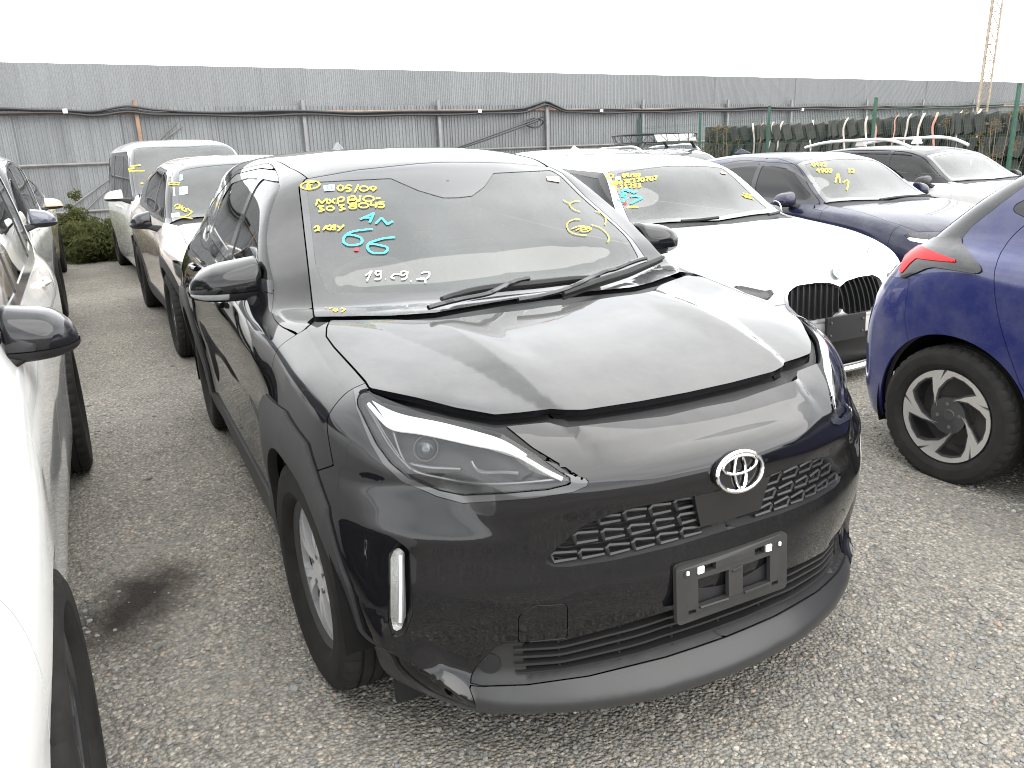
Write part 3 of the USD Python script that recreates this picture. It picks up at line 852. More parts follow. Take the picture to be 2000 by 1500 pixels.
# top: height over (w, x)
_top = [
    (0.0, [(-2.2, .80), (-2.06, .96), (-1.98, 1.13), (-1.88, 1.36), (-1.78, 1.44), (-1.4, 1.480), (-1.0, 1.504), (-.6, 1.514), (-.2, 1.508), (.08, 1.484), (.255, 1.452), (.5, 1.322), (.75, 1.167), (.99, 1.010), (1.13, .988), (1.4, .968), (1.62, .940), (1.78, .907), (1.88, .880), (1.96, .854), (2.04, .818), (2.085, .785), (2.14, .66)]),
    (.25, [(-2.2, .80), (-2.06, .96), (-1.98, 1.13), (-1.88, 1.36), (-1.78, 1.435), (-1.4, 1.476), (-1.0, 1.500), (-.6, 1.510), (-.2, 1.503), (.08, 1.478), (.26, 1.445), (.5, 1.316), (.75, 1.164), (.975, 1.013), (1.115, .993), (1.4, .974), (1.60, .948), (1.76, .915), (1.865, .887), (1.94, .860), (2.02, .820), (2.06, .788), (2.12, .66)]),
    (.37, [(-2.2, .79), (-2.05, .95), (-1.97, 1.12), (-1.87, 1.35), (-1.77, 1.428), (-1.4, 1.470), (-1.0, 1.493), (-.6, 1.503), (-.2, 1.495), (.08, 1.470), (.27, 1.433), (.5, 1.306), (.75, 1.158), (.965, 1.017), (1.10, 1.002), (1.4, .986), (1.58, .961), (1.75, .923), (1.85, .894), (1.93, .862), (1.985, .822), (2.025, .790), (2.09, .66)]),
    (.41, [(-2.2, .785), (-2.04, .95), (-1.96, 1.115), (-1.86, 1.345), (-1.76, 1.424), (-1.4, 1.466), (-1.0, 1.489), (-.6, 1.499), (-.2, 1.491), (.08, 1.466), (.27, 1.428), (.5, 1.302), (.75, 1.156), (.96, 1.018), (1.09, 1.003), (1.39, .984), (1.57, .960), (1.73, .925), (1.845, .896), (1.92, .862), (1.97, .825), (2.01, .792), (2.07, .66)]),
    (.50, [(-2.2, .78), (-2.02, .945), (-1.94, 1.105), (-1.84, 1.33), (-1.74, 1.412), (-1.4, 1.454), (-1.0, 1.477), (-.6, 1.487), (-.2, 1.479), (.08, 1.454), (.275, 1.415), (.5, 1.292), (.75, 1.150), (.945, 1.019), (1.08, 1.007), (1.36, .982), (1.54, .960), (1.70, .930), (1.815, .903), (1.875, .870), (1.92, .835), (1.955, .80), (2.02, .66)]),
    (.58, [(-2.2, .77), (-2.0, .94), (-1.92, 1.10), (-1.82, 1.31), (-1.72, 1.39), (-1.4, 1.433), (-1.0, 1.455), (-.6, 1.465), (-.2, 1.457), (.08, 1.432), (.28, 1.395), (.5, 1.275), (.75, 1.138), (.92, 1.019), (1.07, 1.012), (1.34, .980), (1.50, .960), (1.64, .938), (1.74, .915), (1.815, .880), (1.86, .84), (1.90, .80), (1.97, .66)]),
    (.68, [(-2.2, .76), (-1.98, .93), (-1.90, 1.08), (-1.80, 1.28), (-1.70, 1.35), (-1.4, 1.39), (-1.0, 1.408), (-.6, 1.416), (-.2, 1.408), (.08, 1.382), (.28, 1.348), (.5, 1.240), (.72, 1.12), (.87, 1.018), (1.05, 1.016), (1.30, .980), (1.43, .960), (1.54, .944), (1.62, .93), (1.70, .898), (1.76, .855), (1.81, .80), (1.88, .66)]),
    (.74, [(-2.2, .755), (-1.965, .925), (-1.89, 1.065), (-1.79, 1.25), (-1.69, 1.31), (-1.4, 1.355), (-1.0, 1.372), (-.6, 1.38), (-.2, 1.372), (.08, 1.346), (.28, 1.315), (.5, 1.218), (.70, 1.11), (.84, 1.02), (1.03, 1.008), (1.28, .972), (1.40, .954), (1.50, .938), (1.57, .924), (1.64, .892), (1.70, .848), (1.76, .79), (1.84, .65)]),
    (.80, [(-2.2, .75), (-1.95, .92), (-1.88, 1.05), (-1.78, 1.22), (-1.68, 1.27), (-1.4, 1.32), (-1.0, 1.34), (-.6, 1.345), (-.2, 1.335), (.08, 1.31), (.27, 1.285), (.5, 1.195), (.68, 1.10), (.82, 1.02), (1.0, .99), (1.25, .952), (1.37, .934), (1.46, .915), (1.53, .895), (1.60, .86), (1.66, .815), (1.71, .76), (1.80, .64)]),
    (.95, [(-2.2, .72), (-1.92, .90), (-1.86, 1.0), (-1.76, 1.15), (-1.66, 1.20), (-1.4, 1.25), (-1.0, 1.27), (-.6, 1.275), (-.2, 1.265), (.08, 1.24), (.27, 1.21), (.5, 1.14), (.65, 1.06), (.78, 1.0), (.94, .955), (1.20, .91), (1.32, .89), (1.40, .865), (1.46, .84), (1.53, .80), (1.59, .755), (1.64, .70), (1.72, .60)]),
]
# front: reach over (w, z)
_prof = [(.10, 1.90), (.165, 1.965), (.20, 2.066), (.222, 2.106), (.243, 2.110), (.268, 2.092), (.31, 2.062), (.37, 2.056), (.42, 2.066), (.48, 2.078), (.53, 2.080), (.575, 2.075), (.62, 2.071), (.68, 2.072), (.74, 2.080), (.785, 2.082), (.84, 2.07), (.95, 2.0)]
_plan = [(0, 0), (.2, .012), (.4, .062), (.5, .105), (.6, .160), (.68, .212), (.74, .262), (.79, .325), (.84, .42), (.95, .68)]
_plan_low = [(0, 0), (.2, .014), (.4, .068), (.5, .115), (.56, .150), (.62, .20), (.68, .29), (.74, .40), (.84, .60), (.95, .85)]
def _front_tab(w, z):
    up, lo = pch(*zip(*_plan), w), pch(*zip(*_plan_low), w)
    k = np.clip((z - .20) / .25, 0, 1); k = k * k * (3 - 2 * k)
    q = np.clip((w[:, None] - .50) / .14, 0, 1); q = q * q * (3 - 2 * q)
    ledge = .80 * np.clip(z[None, :] - .658, 0, .10) * q
    return - ledge + PchipInterpolator(*zip(*_prof))(np.clip(z, .10, .95))[None, :] - (lo[:, None] * (1 - k) + up[:, None] * k)
_HZ2 = np.arange(0.1, 1.02, 0.01)
hero_side = View(HXG, HZG, table(_side, HXG, HZG), 0, 2, 1, 1.0, blur=0.5)
hero_top = View(HWG, HXG, table(_top, HWG, HXG), 1, 0, 2, 1.0, blur=0.45)
hero_front = View(HWG, _HZ2, _front_tab(HWG, _HZ2), 1, 2, 0, 1.0, blur=0.7)
hero_rear = View(HWG, HZG, np.repeat((-2.07 + .25 * (HWG / .85) ** 4)[:, None], len(HZG), 1), 1, 2, 0, -1.0)
def _k_top(p):
    # rounding between side and top: full over the roof, tight along the bonnet's shoulder
    t = np.clip((p[0] + .1) / .5, 0, 1)
    return .055 * (1 - t) + .026 * t + 0 * p[1]
def _k_front(p):
    t = np.clip((p[2] - .66) / .16, 0, 1)
    return .03 * (1 - t) + .045 * t + 0 * p[0]
def _flare(p):
    out = 0
    for cx, cz in ((1.29, .335), (-1.28, .335)):
        r = np.sqrt((p[0] - cx) ** 2 + (p[2] - cz) ** 2)
        out = out - .016 * np.exp(-((r - .44) / .10) ** 2) * np.clip((p[2] - .1) / .3, 0, 1) * np.clip((p[1] - .55) / .2, 0, 1)
    return out
def _crease(p):
    # the bonnet's raised middle: a step that is broad at the screen and narrows to a line at the front edge
    x = np.clip(p[0], 1.05, 1.95); t = (x - 1.10) / .76
    wl = .575 - .20 * t; wd = np.clip(.17 - .15 * t, .03, .2)
    r = np.clip((wl - p[1]) / wd, 0, 1)
    on = np.clip((p[0] - 1.0) / .1, 0, 1) * np.clip((2.02 - p[0]) / .10, 0, 1) * np.clip((p[2] - .80) / .05, 0, 1)
    return -.014 * r * on * np.clip(1.25 - .35 * t, 0, 1)
def _blade(p):
    # the sharp blade under each marker lamp: a shelf that faces up, cut back underneath
    zr = .268 + (p[1] - .66) * .72
    up = np.clip(1 - (p[2] - zr) / .085, 0, 1); dn = np.clip(1 - (zr - p[2]) / .022, 0, 1)
    on = np.clip((p[0] - 1.62) / .06, 0, 1) * np.clip((p[1] - .615) / .06, 0, 1) * np.clip((.83 - p[1]) / .04, 0, 1)
    return -.034 * np.where(p[2] > zr, up, dn) * on
hero_form = Form([(hero_side, 0), (hero_top, _k_top), (hero_front, _k_front), (hero_rear, .05)], extra=[_flare, _crease, _blade], zmin=.165)
# ------------------------------------------------------------------ building the black crossover
BLACKPAINT = look('black_car_paint', (.0025, .0025, .003), .3, coat=1.0, spec=0.0, dust=.006, coat_ior=1.5, film=.17)  # film: some dust, mostly painted sky sheen to lighten bonnet and roof
def in_px(poly, mask=None, away=True):
    """A cutter traced along the body's lines: the near (right) flank's outline, worked on the mirrored half."""
    not_seen = away
    def f(s):
        P = s.V * [1, -1, 1]
        q, z = to_px(P)
        d = poly_sd(q, poly) * z / FPX
        n = s.N * [1, -1, 1]
        back = ((CAM_POS - P) * n).sum(1) < 0
        if not_seen:
            d = np.where(back, np.abs(d) + .05, d)
        if mask is not None:
            d = np.maximum(d, mask(s))
        return d
    return f

def lift_px(form, px, off=0.0, mirror=False):
    """Points of the body's surface behind the traced points; off lifts them along the normal."""
    D = px_ray(px)
    P, ok = form.hit(np.repeat(CAM_POS[None], len(D), 0), D, .8, 6.0, n=110)
    n = form.normal(P); n /= np.linalg.norm(n, axis=1, keepdims=True)
    P = P + n * off
    return (P * [1, -1, 1], n * [1, -1, 1]) if mirror else (P, n)

def ribbon(P, N, w, t=.0006):
    """A flat stroke of width 2w along P lying on a surface with normals N."""
    P, N = np.asarray(P), np.asarray(N)
    T = np.gradient(P, axis=0); T /= np.maximum(np.linalg.norm(T, axis=1, keepdims=True), 1e-9)
    S = np.cross(N, T); S /= np.maximum(np.linalg.norm(S, axis=1, keepdims=True), 1e-9)
    n = len(P)
    V = np.vstack([P - S * w, P + S * w, P - S * w + N * t, P + S * w + N * t])
    F = []
    for i in range(n - 1):
        for a, b in ((2 * n, 3 * n), (n, 0), (0, 2 * n), (3 * n, n)):
            F += [[a + i, a + i + 1, b + i + 1], [a + i, b + i + 1, b + i]]
    return trimesh.Trimesh(V, np.array(F), process=False)

def ell(cx, cy, rx, ry, rot=0.0, a0=0, a1=2 * math.pi, n=18):
    a = np.linspace(a0, a1, n)
    x, y = rx * np.cos(a), ry * np.sin(a)
    c, s = math.cos(rot), math.sin(rot)
    return [(cx + i * c - j * s, cy + i * s + j * c) for i, j in zip(x, y)]

def dense(st, n=4):
    st = np.asarray(st, float)
    if len(st) < 3:
        t = np.linspace(0, 1, 6)[:, None]
        return st[0] + (st[-1] - st[0]) * t
    return smooth_line(st, n * len(st))

def build_hero():
    car = thing('black_crossover', 'glossy black crossover in the middle, bonnet ajar, yellow and cyan writing on its windscreen', 'car')
    f = hero_form
    S = nets(f, ((-2.2, 2.25), .95, (.1, 1.58)), .0115)
    full = S
    fr, rr = (1.29, .335), (-1.28, .335)
    _, S = S.cut(lambda s: np.minimum(in_side(arch_poly(*fr, .378), .45)(s), in_side(arch_poly(*rr, .378), .45)(s)))
    inner = S.copy()
    # cladding round the arches and along the sill
    cf = np.array([(.74, -.1), (.76, .42), (.80, .58), (.90, .735), (1.04, .815), (1.30, .838), (1.48, .80), (1.62, .68), (1.69, .50), (1.705, .36), (1.73, .27), (1.80, .215), (2.0, .20), (2.0, -.1)])
    cr = arch_poly(*rr, .50, .49)
    sill = np.array([(-1.2, -.1), (-1.2, .345), (0, .352), (1.2, .362), (1.2, -.1)])
    clad, S = S.cut(lambda s: np.minimum(np.minimum(in_side(cf, .42)(s), in_side(cr, .42)(s)), in_side(sill, .3)(s)), .0015)
    clad = clad.smooth_shift(.009).flange(.03)
    clad.mirrored().put(car, 'wheel_arch_cladding', CLAD); clad.put(car, 'wheel_arch_cladding', CLAD)
    # windscreen: glass inside a black printed border
    ws = [(613, 620), (609, 585), (588, 400), (584, 366), (597, 349), (700, 331), (815, 319), (900, 314), (1100, 420), (1100, 575), (1000, 586), (900, 603), (850, 612), (760, 618)]
    screen, S = S.cut(in_px(ws, lambda s: .25 - s.N[:, 2]), .0025)
    wg = round_poly([(602, 375), (604, 355), (763, 347), (814, 366), (860, 379), (940, 374), (970, 560), (850, 571), (641, 573), (616, 515)], 12)
    wg = round_poly([(600, 372), (606, 356), (763, 348), (818, 372), (866, 386), (1100, 382), (1100, 542), (1000, 553), (850, 571), (648, 573), (636, 568), (616, 515)], 8)
    glass, border = screen.cut(in_px(wg))
    glass.smooth_shift(-.002).both().put(car, 'windscreen', WSGLASS)
    look('screen_border_print', (.03, .03, .03), .2, coat=1.0)
    border.both().put(car, 'windscreen_border', _looks['screen_border_print'])
    # bonnet, a little open at its front edge
    hood = [(645, 624), (638, 640), (637, 657), (652, 678), (694, 724), (714, 747), (722, 761), (815, 781), (890, 801), (967, 815), (1015, 811), (1075, 804), (1107, 806), (1140, 806), (1250, 789), (1340, 772), (1420, 755), (1250, 640), (1117, 589), (1037, 603), (930, 615), (890, 621), (840, 625), (765, 623)]
    bon, S = S.cut(in_px(hood, lambda s: .7 - s.V[:, 2]), .0022)
    lipcut = in_px([(723, 764), (722, 750), (815, 781), (967, 815), (1075, 804), (1107, 806), (1250, 789), (1420, 752), (1450, 775), (1300, 812), (1107, 834), (1070, 824), (968, 834), (830, 806)], lambda s: .7 - s.V[:, 2])
    ramp = np.clip((bon.V[:, 0] - 1.1) / .8, 0, 1.1)
    bon = Sheet(bon.V + np.stack([0 * ramp, 0 * ramp, .005 * ramp], 1), bon.N, bon.T)
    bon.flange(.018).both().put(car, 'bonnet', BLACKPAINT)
    # the dark channel seen through the bonnet's gap
    chan, S = S.cut(lipcut, .001)
    chan.smooth_shift(-.022).both().put(car, 'bonnet_seal', PLASTIC)
    cowlp = [(600, 630), (613, 619), (760, 617), (850, 611), (900, 602), (960, 589), (1000, 570), (1180, 560), (1130, 588), (1037, 603), (930, 616), (840, 626), (765, 624), (645, 626), (620, 640)]
    cowl, S = S.cut(in_px(cowlp, lambda s: .8 - s.V[:, 2]), .001)
    cowl.smooth_shift(-.012).flange(.01).both().put(car, 'cowl_panel', PLASTIC)
    # headlights
    lens = [(699, 792), (700, 777), (706, 770), (719, 768), (749, 787), (830, 808), (920, 829), (980, 847), (1040, 883), (1085, 916), (1119, 938), (1112, 946), (1070, 956), (980, 964), (905, 967), (860, 958), (800, 934), (764, 904), (737, 868), (716, 826)]
    trim = [(700, 766), (722, 760), (815, 781), (890, 801), (967, 815), (1040, 874), (1100, 910), (1143, 938), (1150, 944), (1120, 930), (1085, 905), (1000, 880), (800, 830), (715, 790)]
    chrome = [(690, 760), (722, 760), (800, 850), (1150, 936), (1147, 949), (1118, 961), (1040, 973), (905, 983), (854, 970), (785, 939), (749, 906), (724, 864), (698, 801)]
    fm = lambda s: 1.2 - s.V[:, 0]
    ln, S = S.cut(in_px(lens, fm), .0012)
    up, S = S.cut(in_px(trim, fm), .0008)
    ch, S = S.cut(in_px(chrome, fm), .0008)
    for k in (0, 1):
        g = (lambda q: q) if k else (lambda q: q.mirrored())
        path = numbered(car, 'headlight'); UsdGeom.Xform.Define(stage, path)
        g(ln.smooth_shift(.002)).put(path, 'lens', LENS)
        d = np.clip(-in_px(lens, fm)(ln) * 2.2, 0, .055) + .012
        g(ln.smooth_shift(-d)).put(path, 'housing', LAMPBACK)
        g(up.smooth_shift(-.003).flange(.01)).put(path, 'upper_trim', PLASTIC)
        g(ch.smooth_shift(.004).flange(.012)).put(path, 'lower_trim', look('grey_gloss_trim', (.012, .012, .013), .2, coat=1.0))
        def line(px, off, r, name, mat, flat=None):
            P, n = lift_px(f, dense(px, 6), off, mirror=bool(k))
            part(path, name, tube(P, r, 8), mat)
        # broad white band: sky reflection painted along the top; bright guide edge below
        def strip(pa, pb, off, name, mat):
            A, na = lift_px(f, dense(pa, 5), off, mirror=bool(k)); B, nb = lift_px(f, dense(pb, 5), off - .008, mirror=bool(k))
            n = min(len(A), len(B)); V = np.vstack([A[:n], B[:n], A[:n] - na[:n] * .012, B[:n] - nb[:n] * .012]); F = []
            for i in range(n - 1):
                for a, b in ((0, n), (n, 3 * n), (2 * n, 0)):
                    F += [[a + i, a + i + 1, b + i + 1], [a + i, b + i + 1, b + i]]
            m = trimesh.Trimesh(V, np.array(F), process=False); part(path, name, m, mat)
        strip([(724, 776), (760, 796), (840, 816), (930, 838), (985, 856), (1030, 884)], [(752, 822), (790, 832), (860, 848), (930, 864), (980, 875), (1020, 886)], -.010, 'sky_reflection_band', SKYBAND)
        line([(716, 782), (735, 806), (757, 829), (800, 838), (870, 852), (940, 866), (985, 874), (1020, 888), (1060, 912), (1100, 934)], -.014, .0055, 'daytime_strip', look('bright_light_guide', (.93, .93, .95), .2))
        line([(758, 832), (766, 862), (780, 898), (800, 922), (840, 938), (900, 950), (980, 948), (1050, 940), (1098, 932)], -.026, .0045, 'inner_bezel', look('dull_bezel', (.16, .16, .165), .3, metal=.8))
        line([(712, 786), (735, 830), (765, 880), (800, 918)], -.010, .003, 'side_bezel', _looks['dull_bezel'])
        line([(724, 800), (748, 846), (776, 890)], -.012, .002, 'side_bezel', _looks['dull_bezel'])
        line([(792, 906), (830, 915), (890, 918)], -.03, .0045, 'reflector_bar', _looks['dull_bezel'])
        line([(912, 900), (922, 918), (960, 921), (1010, 920)], -.03, .0045, 'reflector_bar', _looks['dull_bezel'])
        P, n = lift_px(f, [(824, 872), (862, 878)], -.045, mirror=bool(k))
        sp = trimesh.creation.icosphere(3, .026); sp.apply_translation(P[0]); part(path, 'projector_lens', sp, look('projector_glass', (.03, .033, .036), .04, coat=1.0))
        a = np.linspace(0, 2 * np.pi, 24, endpoint=False); u = np.cross(n[0], [0, 0, 1]); u /= np.linalg.norm(u); v = np.cross(n[0], u)
        part(path, 'projector_ring', tube(P[0] + n[0] * .012 + .029 * (np.cos(a)[:, None] * u + np.sin(a)[:, None] * v), .0022, 6, closed=True), look('dark_ring', (.05, .05, .05), .35))
    # grille with its cells, the flat panel under the badge
    gr = [(1064, 1096), (1070, 1104), (1085, 1107), (1112, 1107), (1200, 1094), (1320, 1066), (1440, 1029), (1520, 1000), (1500, 950), (1440, 950), (1362, 968), (1252, 989), (1195, 1004), (1140, 1026), (1086, 1071)]
    gm = lambda s: 1.6 - s.V[:, 0]
    G, S = S.cut(in_px(gr, gm))
    path = numbered(car, 'grille'); UsdGeom.Xform.Define(stage, path)
    dep = np.clip(-in_px(gr, gm)(G) * 4, 0, .035)
    dep[G.V[:, 1] < 1e-6] = .035
    G.smooth_shift(-dep).both().put(path, 'recess', look('grille_recess', (.006, .006, .007), .5))
    pw = lambda z: .112 - (.70 - z) * .28
    def onfront(w, z, back):
        w, z = np.broadcast_arrays(np.asarray(w, float), np.asarray(z, float))
        O = np.stack([np.full(w.shape, 3.0), w, z], -1).reshape(-1, 3)
        P, ok = f.hit(O, np.repeat([[-1.0, 0, 0]], len(O), 0), .5, 2.4)
        return P - [back, 0, 0]
    gz = np.array([(0, .575), (.2, .578), (.40, .586), (.47, .60)])   # foot of the grille in (w, z), from the traced outline
    lo, _ = lift_px(f, [(1440, 1029), (1320, 1066), (1200, 1094), (1112, 1107), (1068, 1100)])
    hi, _ = lift_px(f, [(1440, 952), (1362, 968), (1252, 989), (1195, 1004), (1140, 1026), (1086, 1071), (1066, 1094)])
    zlo = lambda w: np.interp(w, -lo[:, 1], lo[:, 2]); zhi = lambda w: np.interp(w, -hi[:, 1], hi[:, 2])
    wmax = -lo[-1, 1]
    brk = [[(1590, 580), (1430, 598), (1405, 620), (1435, 690), (1590, 655)], [(1370, 640), (1190, 660), (1160, 685), (1185, 745), (1370, 705)], [(1130, 690), (935, 705), (905, 730), (930, 790), (1120, 755)], [(870, 750), (680, 765), (650, 790), (670, 835), (870, 800)],
           [(1610, 720), (1460, 745), (1440, 765), (1470, 830), (1620, 790)], [(1400, 780), (1220, 800), (1200, 825), (1225, 885), (1405, 845)], [(1160, 835), (975, 850), (950, 875), (975, 935), (1170, 890)], [(900, 888), (720, 890), (690, 910), (715, 985), (915, 945)], [(650, 910), (450, 925), (410, 945), (435, 1025), (650, 990)],
           [(1660, 860), (1490, 880), (1470, 905), (1495, 955), (1670, 910)], [(1440, 915), (1260, 935), (1235, 960), (1265, 1020), (1440, 975)], [(1210, 970), (1020, 985), (990, 1010), (1020, 1080), (1210, 1030)], [(960, 1025), (760, 1040), (735, 1065), (765, 1130), (965, 1080)], [(700, 1080), (490, 1090), (465, 1115), (490, 1170), (715, 1125)], [(440, 1105), (215, 1120), (180, 1140), (215, 1205), (440, 1170)]]
    cells = []
    for q in brk:
        q = [(1040 + x * .2, 860 + y * .2) for x, y in q]
        P, n = lift_px(f, q, -.010)
        cells.append(P * [1, -1, 1])
    CELL = look('grille_cell_plastic', (.009, .009, .0095), .42)
    for s in (1, -1):
        for P in cells:
            part(path, 'grille_cell', tube(P * [1, s, 1], [.0042, .0050, .0062, .0058, .0042], 6), CELL)
        for t in np.linspace(.06, .96, 10):
            ws_ = np.linspace(.04, wmax - .015, 26)
            z = zlo(ws_) + .135 * t
            k = z < zhi(ws_) - .003
            if k.sum() > 3:
                P = onfront(ws_[k], z[k], .024)
                part(path, 'grille_slat', tube(P * [1, s, 1], .0020, 4), PLASTIC)
    zz = np.linspace(.627, .712, 6)
    P = np.array([onfront(np.linspace(-pw(z), pw(z), 12), np.full(12, z), -.001) for z in zz])
    V = P.reshape(-1, 3); T = []
    for i in range(5):
        for j in range(11):
            a = i * 12 + j; T += [[a, a + 1, a + 13], [a, a + 13, a + 12]]
    n = f.normal(V); n /= np.linalg.norm(n, axis=1, keepdims=True)
    Sheet(V, n, np.array(T)).flange(.02, False).put(path, 'sensor_panel', look('satin_black_panel', (.006, .006, .006), .16))
    # lower intake: recess, blades, blanks at the ends
    it = [(918, 1334), (921, 1318), (930, 1303), (966, 1265), (985, 1258), (1003, 1257), (1100, 1252), (1200, 1226), (1300, 1196), (1440, 1148), (1520, 1120), (1510, 1203), (1484, 1215), (1416, 1244), (1358, 1264), (1300, 1283), (1150, 1320), (1030, 1337), (940, 1340)]
    I, S = S.cut(in_px(it, gm), .001)
    path = numbered(car, 'lower_intake'); UsdGeom.Xform.Define(stage, path)
    dep = np.clip(-in_px(it, gm)(I) * 3, 0, .04)
    dep[I.V[:, 1] < 1e-6] = .04
    dep = np.where(I.V[:, 1] > .50, np.minimum(dep, .012), dep)
    I.smooth_shift(-dep).both().put(path, 'recess', look('intake_recess', (.008, .008, .008), .5))
    ilo, _ = lift_px(f, [(1416, 1244), (1300, 1283), (1150, 1320), (1030, 1337), (940, 1340)])
    ihi, _ = lift_px(f, [(1440, 1148), (1300, 1196), (1200, 1226), (1100, 1252), (1003, 1257), (966, 1265)])
    zl = lambda w: np.interp(w, -ilo[:, 1], ilo[:, 2]); zh = lambda w: np.interp(w, -ihi[:, 1], ihi[:, 2])
    for t in (.22, .42, .62, .82):
        w = np.linspace(-.52, .52, 60)
        z = zl(np.abs(w)) * (1 - t) + zh(np.abs(w)) * t
        A = onfront(w, z, .004); B = onfront(w, z, .036) + [0, 0, .003]
        V = np.vstack([A, B, A - [0, 0, .006], B - [0, 0, .004]]); T = []
        for i in range(59):
            for a, b in ((0, 60), (120, 0), (60, 180)):
                T += [[a + i, a + i + 1, b + i + 1], [a + i, b + i + 1, b + i]]
        part(path, 'blade', trimesh.Trimesh(V, np.array(T), process=False), CELL)
    for w in (-.42, -.28, -.14, 0, .14, .28, .42):
        z = np.linspace(zl(abs(w)) + .01, zh(abs(w)) - .01, 4)
        part(path, 'divider', tube(onfront(np.full(4, w), z, .02), .004, 4), PLASTIC)
    for s in (-1, 1):
        P, n = lift_px(f, [(955, 1300)], -.012); c = trimesh.creation.cylinder(.027, .008, sections=32)
        c.apply_transform(trimesh.geometry.align_vectors([0, 0, 1], n[0])); c.apply_translation(P[0])
        if s > 0:
            c.apply_transform(np.diag([1, -1, 1, 1.0])); c.invert()
        part(path, 'round_blank', c, PLASTIC)
    # skirt under the intake
    lipm = [(915, 1338), (940, 1341), (1030, 1338), (1150, 1321), (1300, 1284), (1358, 1265), (1416, 1245), (1484, 1216), (1530, 1196), (1500, 1500), (900, 1500), (930, 1380)]
    L, S = S.cut(in_px(lipm, lambda s: np.maximum(1.6 - s.V[:, 0], s.V[:, 2] - .34), False), .001)
    L.smooth_shift(.004).flange(.02).both().put(car, 'chin_spoiler', look('satin_grey_plastic', (.014, .014, .0145), .4, noise=.1, nscale=20, bump=.06, bscale=700))
    # marker lamps set into the corners of the bumper
    dr = round_poly([(758, 1080), (776, 1056), (800, 1075), (806, 1200), (792, 1236), (768, 1246), (758, 1215)], 6)
    D, S = S.cut(in_px(dr, fm), .0005)
    for k in (0, 1):
        g = (lambda q: q) if k else (lambda q: q.mirrored())
        path = numbered(car, 'marker_lamp'); UsdGeom.Xform.Define(stage, path)
        d = np.clip(-in_px(dr, fm)(D) * 3, 0, .03)
        g(D.smooth_shift(-d)).put(path, 'pocket', GLOSS)
        inner_ = in_px(round_poly([(763, 1090), (770, 1072), (786, 1082), (789, 1212), (784, 1228), (769, 1234), (763, 1205)], 4), fm)
        li, _ = D.cut(inner_)
        g(li.smooth_shift(.000).flange(.02)).put(path, 'lens', LENS)
        g(li.smooth_shift(-.012)).put(path, 'reflector', look('marker_reflector', (.72, .72, .70), .25, metal=.6, bump=.5, bscale=250))
        P, n = lift_px(f, dense([(781, 1084), (782, 1150), (781, 1216)], 4), -.004, mirror=bool(k))
        part(path, 'light_bar', tube(P, .006, 6), look('milky_bar', (.62, .63, .62), .3))
    # tow-eye cover: a hairline square in the bumper
    tow = round_poly([(1013, 1203), (1045, 1183), (1108, 1180), (1109, 1246), (1012, 1256)], 6)
    tw, S = S.cut(in_px(tow, gm), .0009)
    if len(tw.T):
        tw.flange(.006).mirrored().put(car, 'tow_eye_cover', BLACKPAINT); tw.flange(.006).put(car, 'tow_eye_cover', BLACKPAINT)
    # bumper, wings, doors, roof
    bp = np.array([(1.45, -.1), (1.45, .70), (1.60, .775), (1.535, .875), (1.50, 1.1), (2.5, 1.1), (2.5, -.1)])
    B, S = S.cut(lambda s: poly_sd(side_xz(s), bp), .0016)
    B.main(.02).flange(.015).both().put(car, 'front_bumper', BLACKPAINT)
    dlo = round_poly([(1.16, 1.045), (.98, 1.125), (.33, 1.405), (.22, 1.432), (-.2, 1.442), (-.75, 1.412), (-1.18, 1.30), (-1.42, 1.235), (-1.30, 1.20), (-.6, 1.125), (0, 1.090), (.9, 1.058)], .012)
    W, S = S.cut(lambda s: np.maximum(in_side(dlo, .3)(s), (.42 - s.N[:, 1]) * .2), .0012)
    fwp = round_poly([(.93, 1.095), (.33, 1.375), (.25, 1.398), (-.02, 1.406), (.05, 1.115)], .025)
    rwp = round_poly([(-.075, 1.406), (-.35, 1.402), (-.72, 1.372), (-.86, 1.30), (-.72, 1.175), (-.04, 1.125)], .03)
    qwp = round_poly([(1.10, 1.066), (.985, 1.108), (.955, 1.085), (.96, 1.068)], .008)
    a, W = W.cut(in_side(fwp)); b, W = W.cut(in_side(rwp)); c, W = W.cut(in_side(qwp))
    for q, name, m in ((a, 'front_side_window', GLASS), (b, 'rear_side_window', PRIVACY), (c, 'quarter_window', GLASS)):
        q = q.smooth_shift(-.006)
        q.mirrored().put(car, name, m); q.put(car, name, m)
    W = W.smooth_shift(-.002).flange(.006)
    W.mirrored().put(car, 'window_surround', GLOSS); W.put(car, 'window_surround', GLOSS)
    wing = np.array([(1.075, .2), (1.085, .70), (1.075, .90), (1.08, 1.0), (.99, 1.035), (.86, 1.02), (.80, 1.2), (1.9, 1.2), (1.9, .2)])
    Wg, S = S.cut(lambda s: poly_sd(side_xz(s), wing), .0016)
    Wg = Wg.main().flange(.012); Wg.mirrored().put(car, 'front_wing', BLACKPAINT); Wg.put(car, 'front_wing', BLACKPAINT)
    fd = np.array([(1.077, .2), (1.087, .70), (1.077, .90), (1.08, 1.0), (1.02, 1.052), (1.15, 1.05), (.95, 1.155), (.33, 1.432), (.22, 1.455), (-.02, 1.462), (0.02, 1.09), (.03, .6), (-.02, .2)])
    dm = lambda q: (lambda s: np.maximum(in_side(q)(s), (.42 - s.N[:, 1]) * .2))
    d1, S = S.cut(dm(fd), .0016)
    rd = np.array([(-.02, 1.462), (0.02, 1.09), (.03, .6), (-.02, .2), (-.70, .2), (-.72, .42), (-.78, .60), (-.92, .78), (-.94, 1.0), (-.92, 1.18), (-.9, 1.40), (-.75, 1.432), (-.2, 1.462)])
    d2, S = S.cut(dm(rd), .0016)
    for q, name in ((d1, 'front_door'), (d2, 'rear_door')):
        q = q.main().flange(.012); q.mirrored().put(car, name, BLACKPAINT); q.put(car, name, BLACKPAINT)
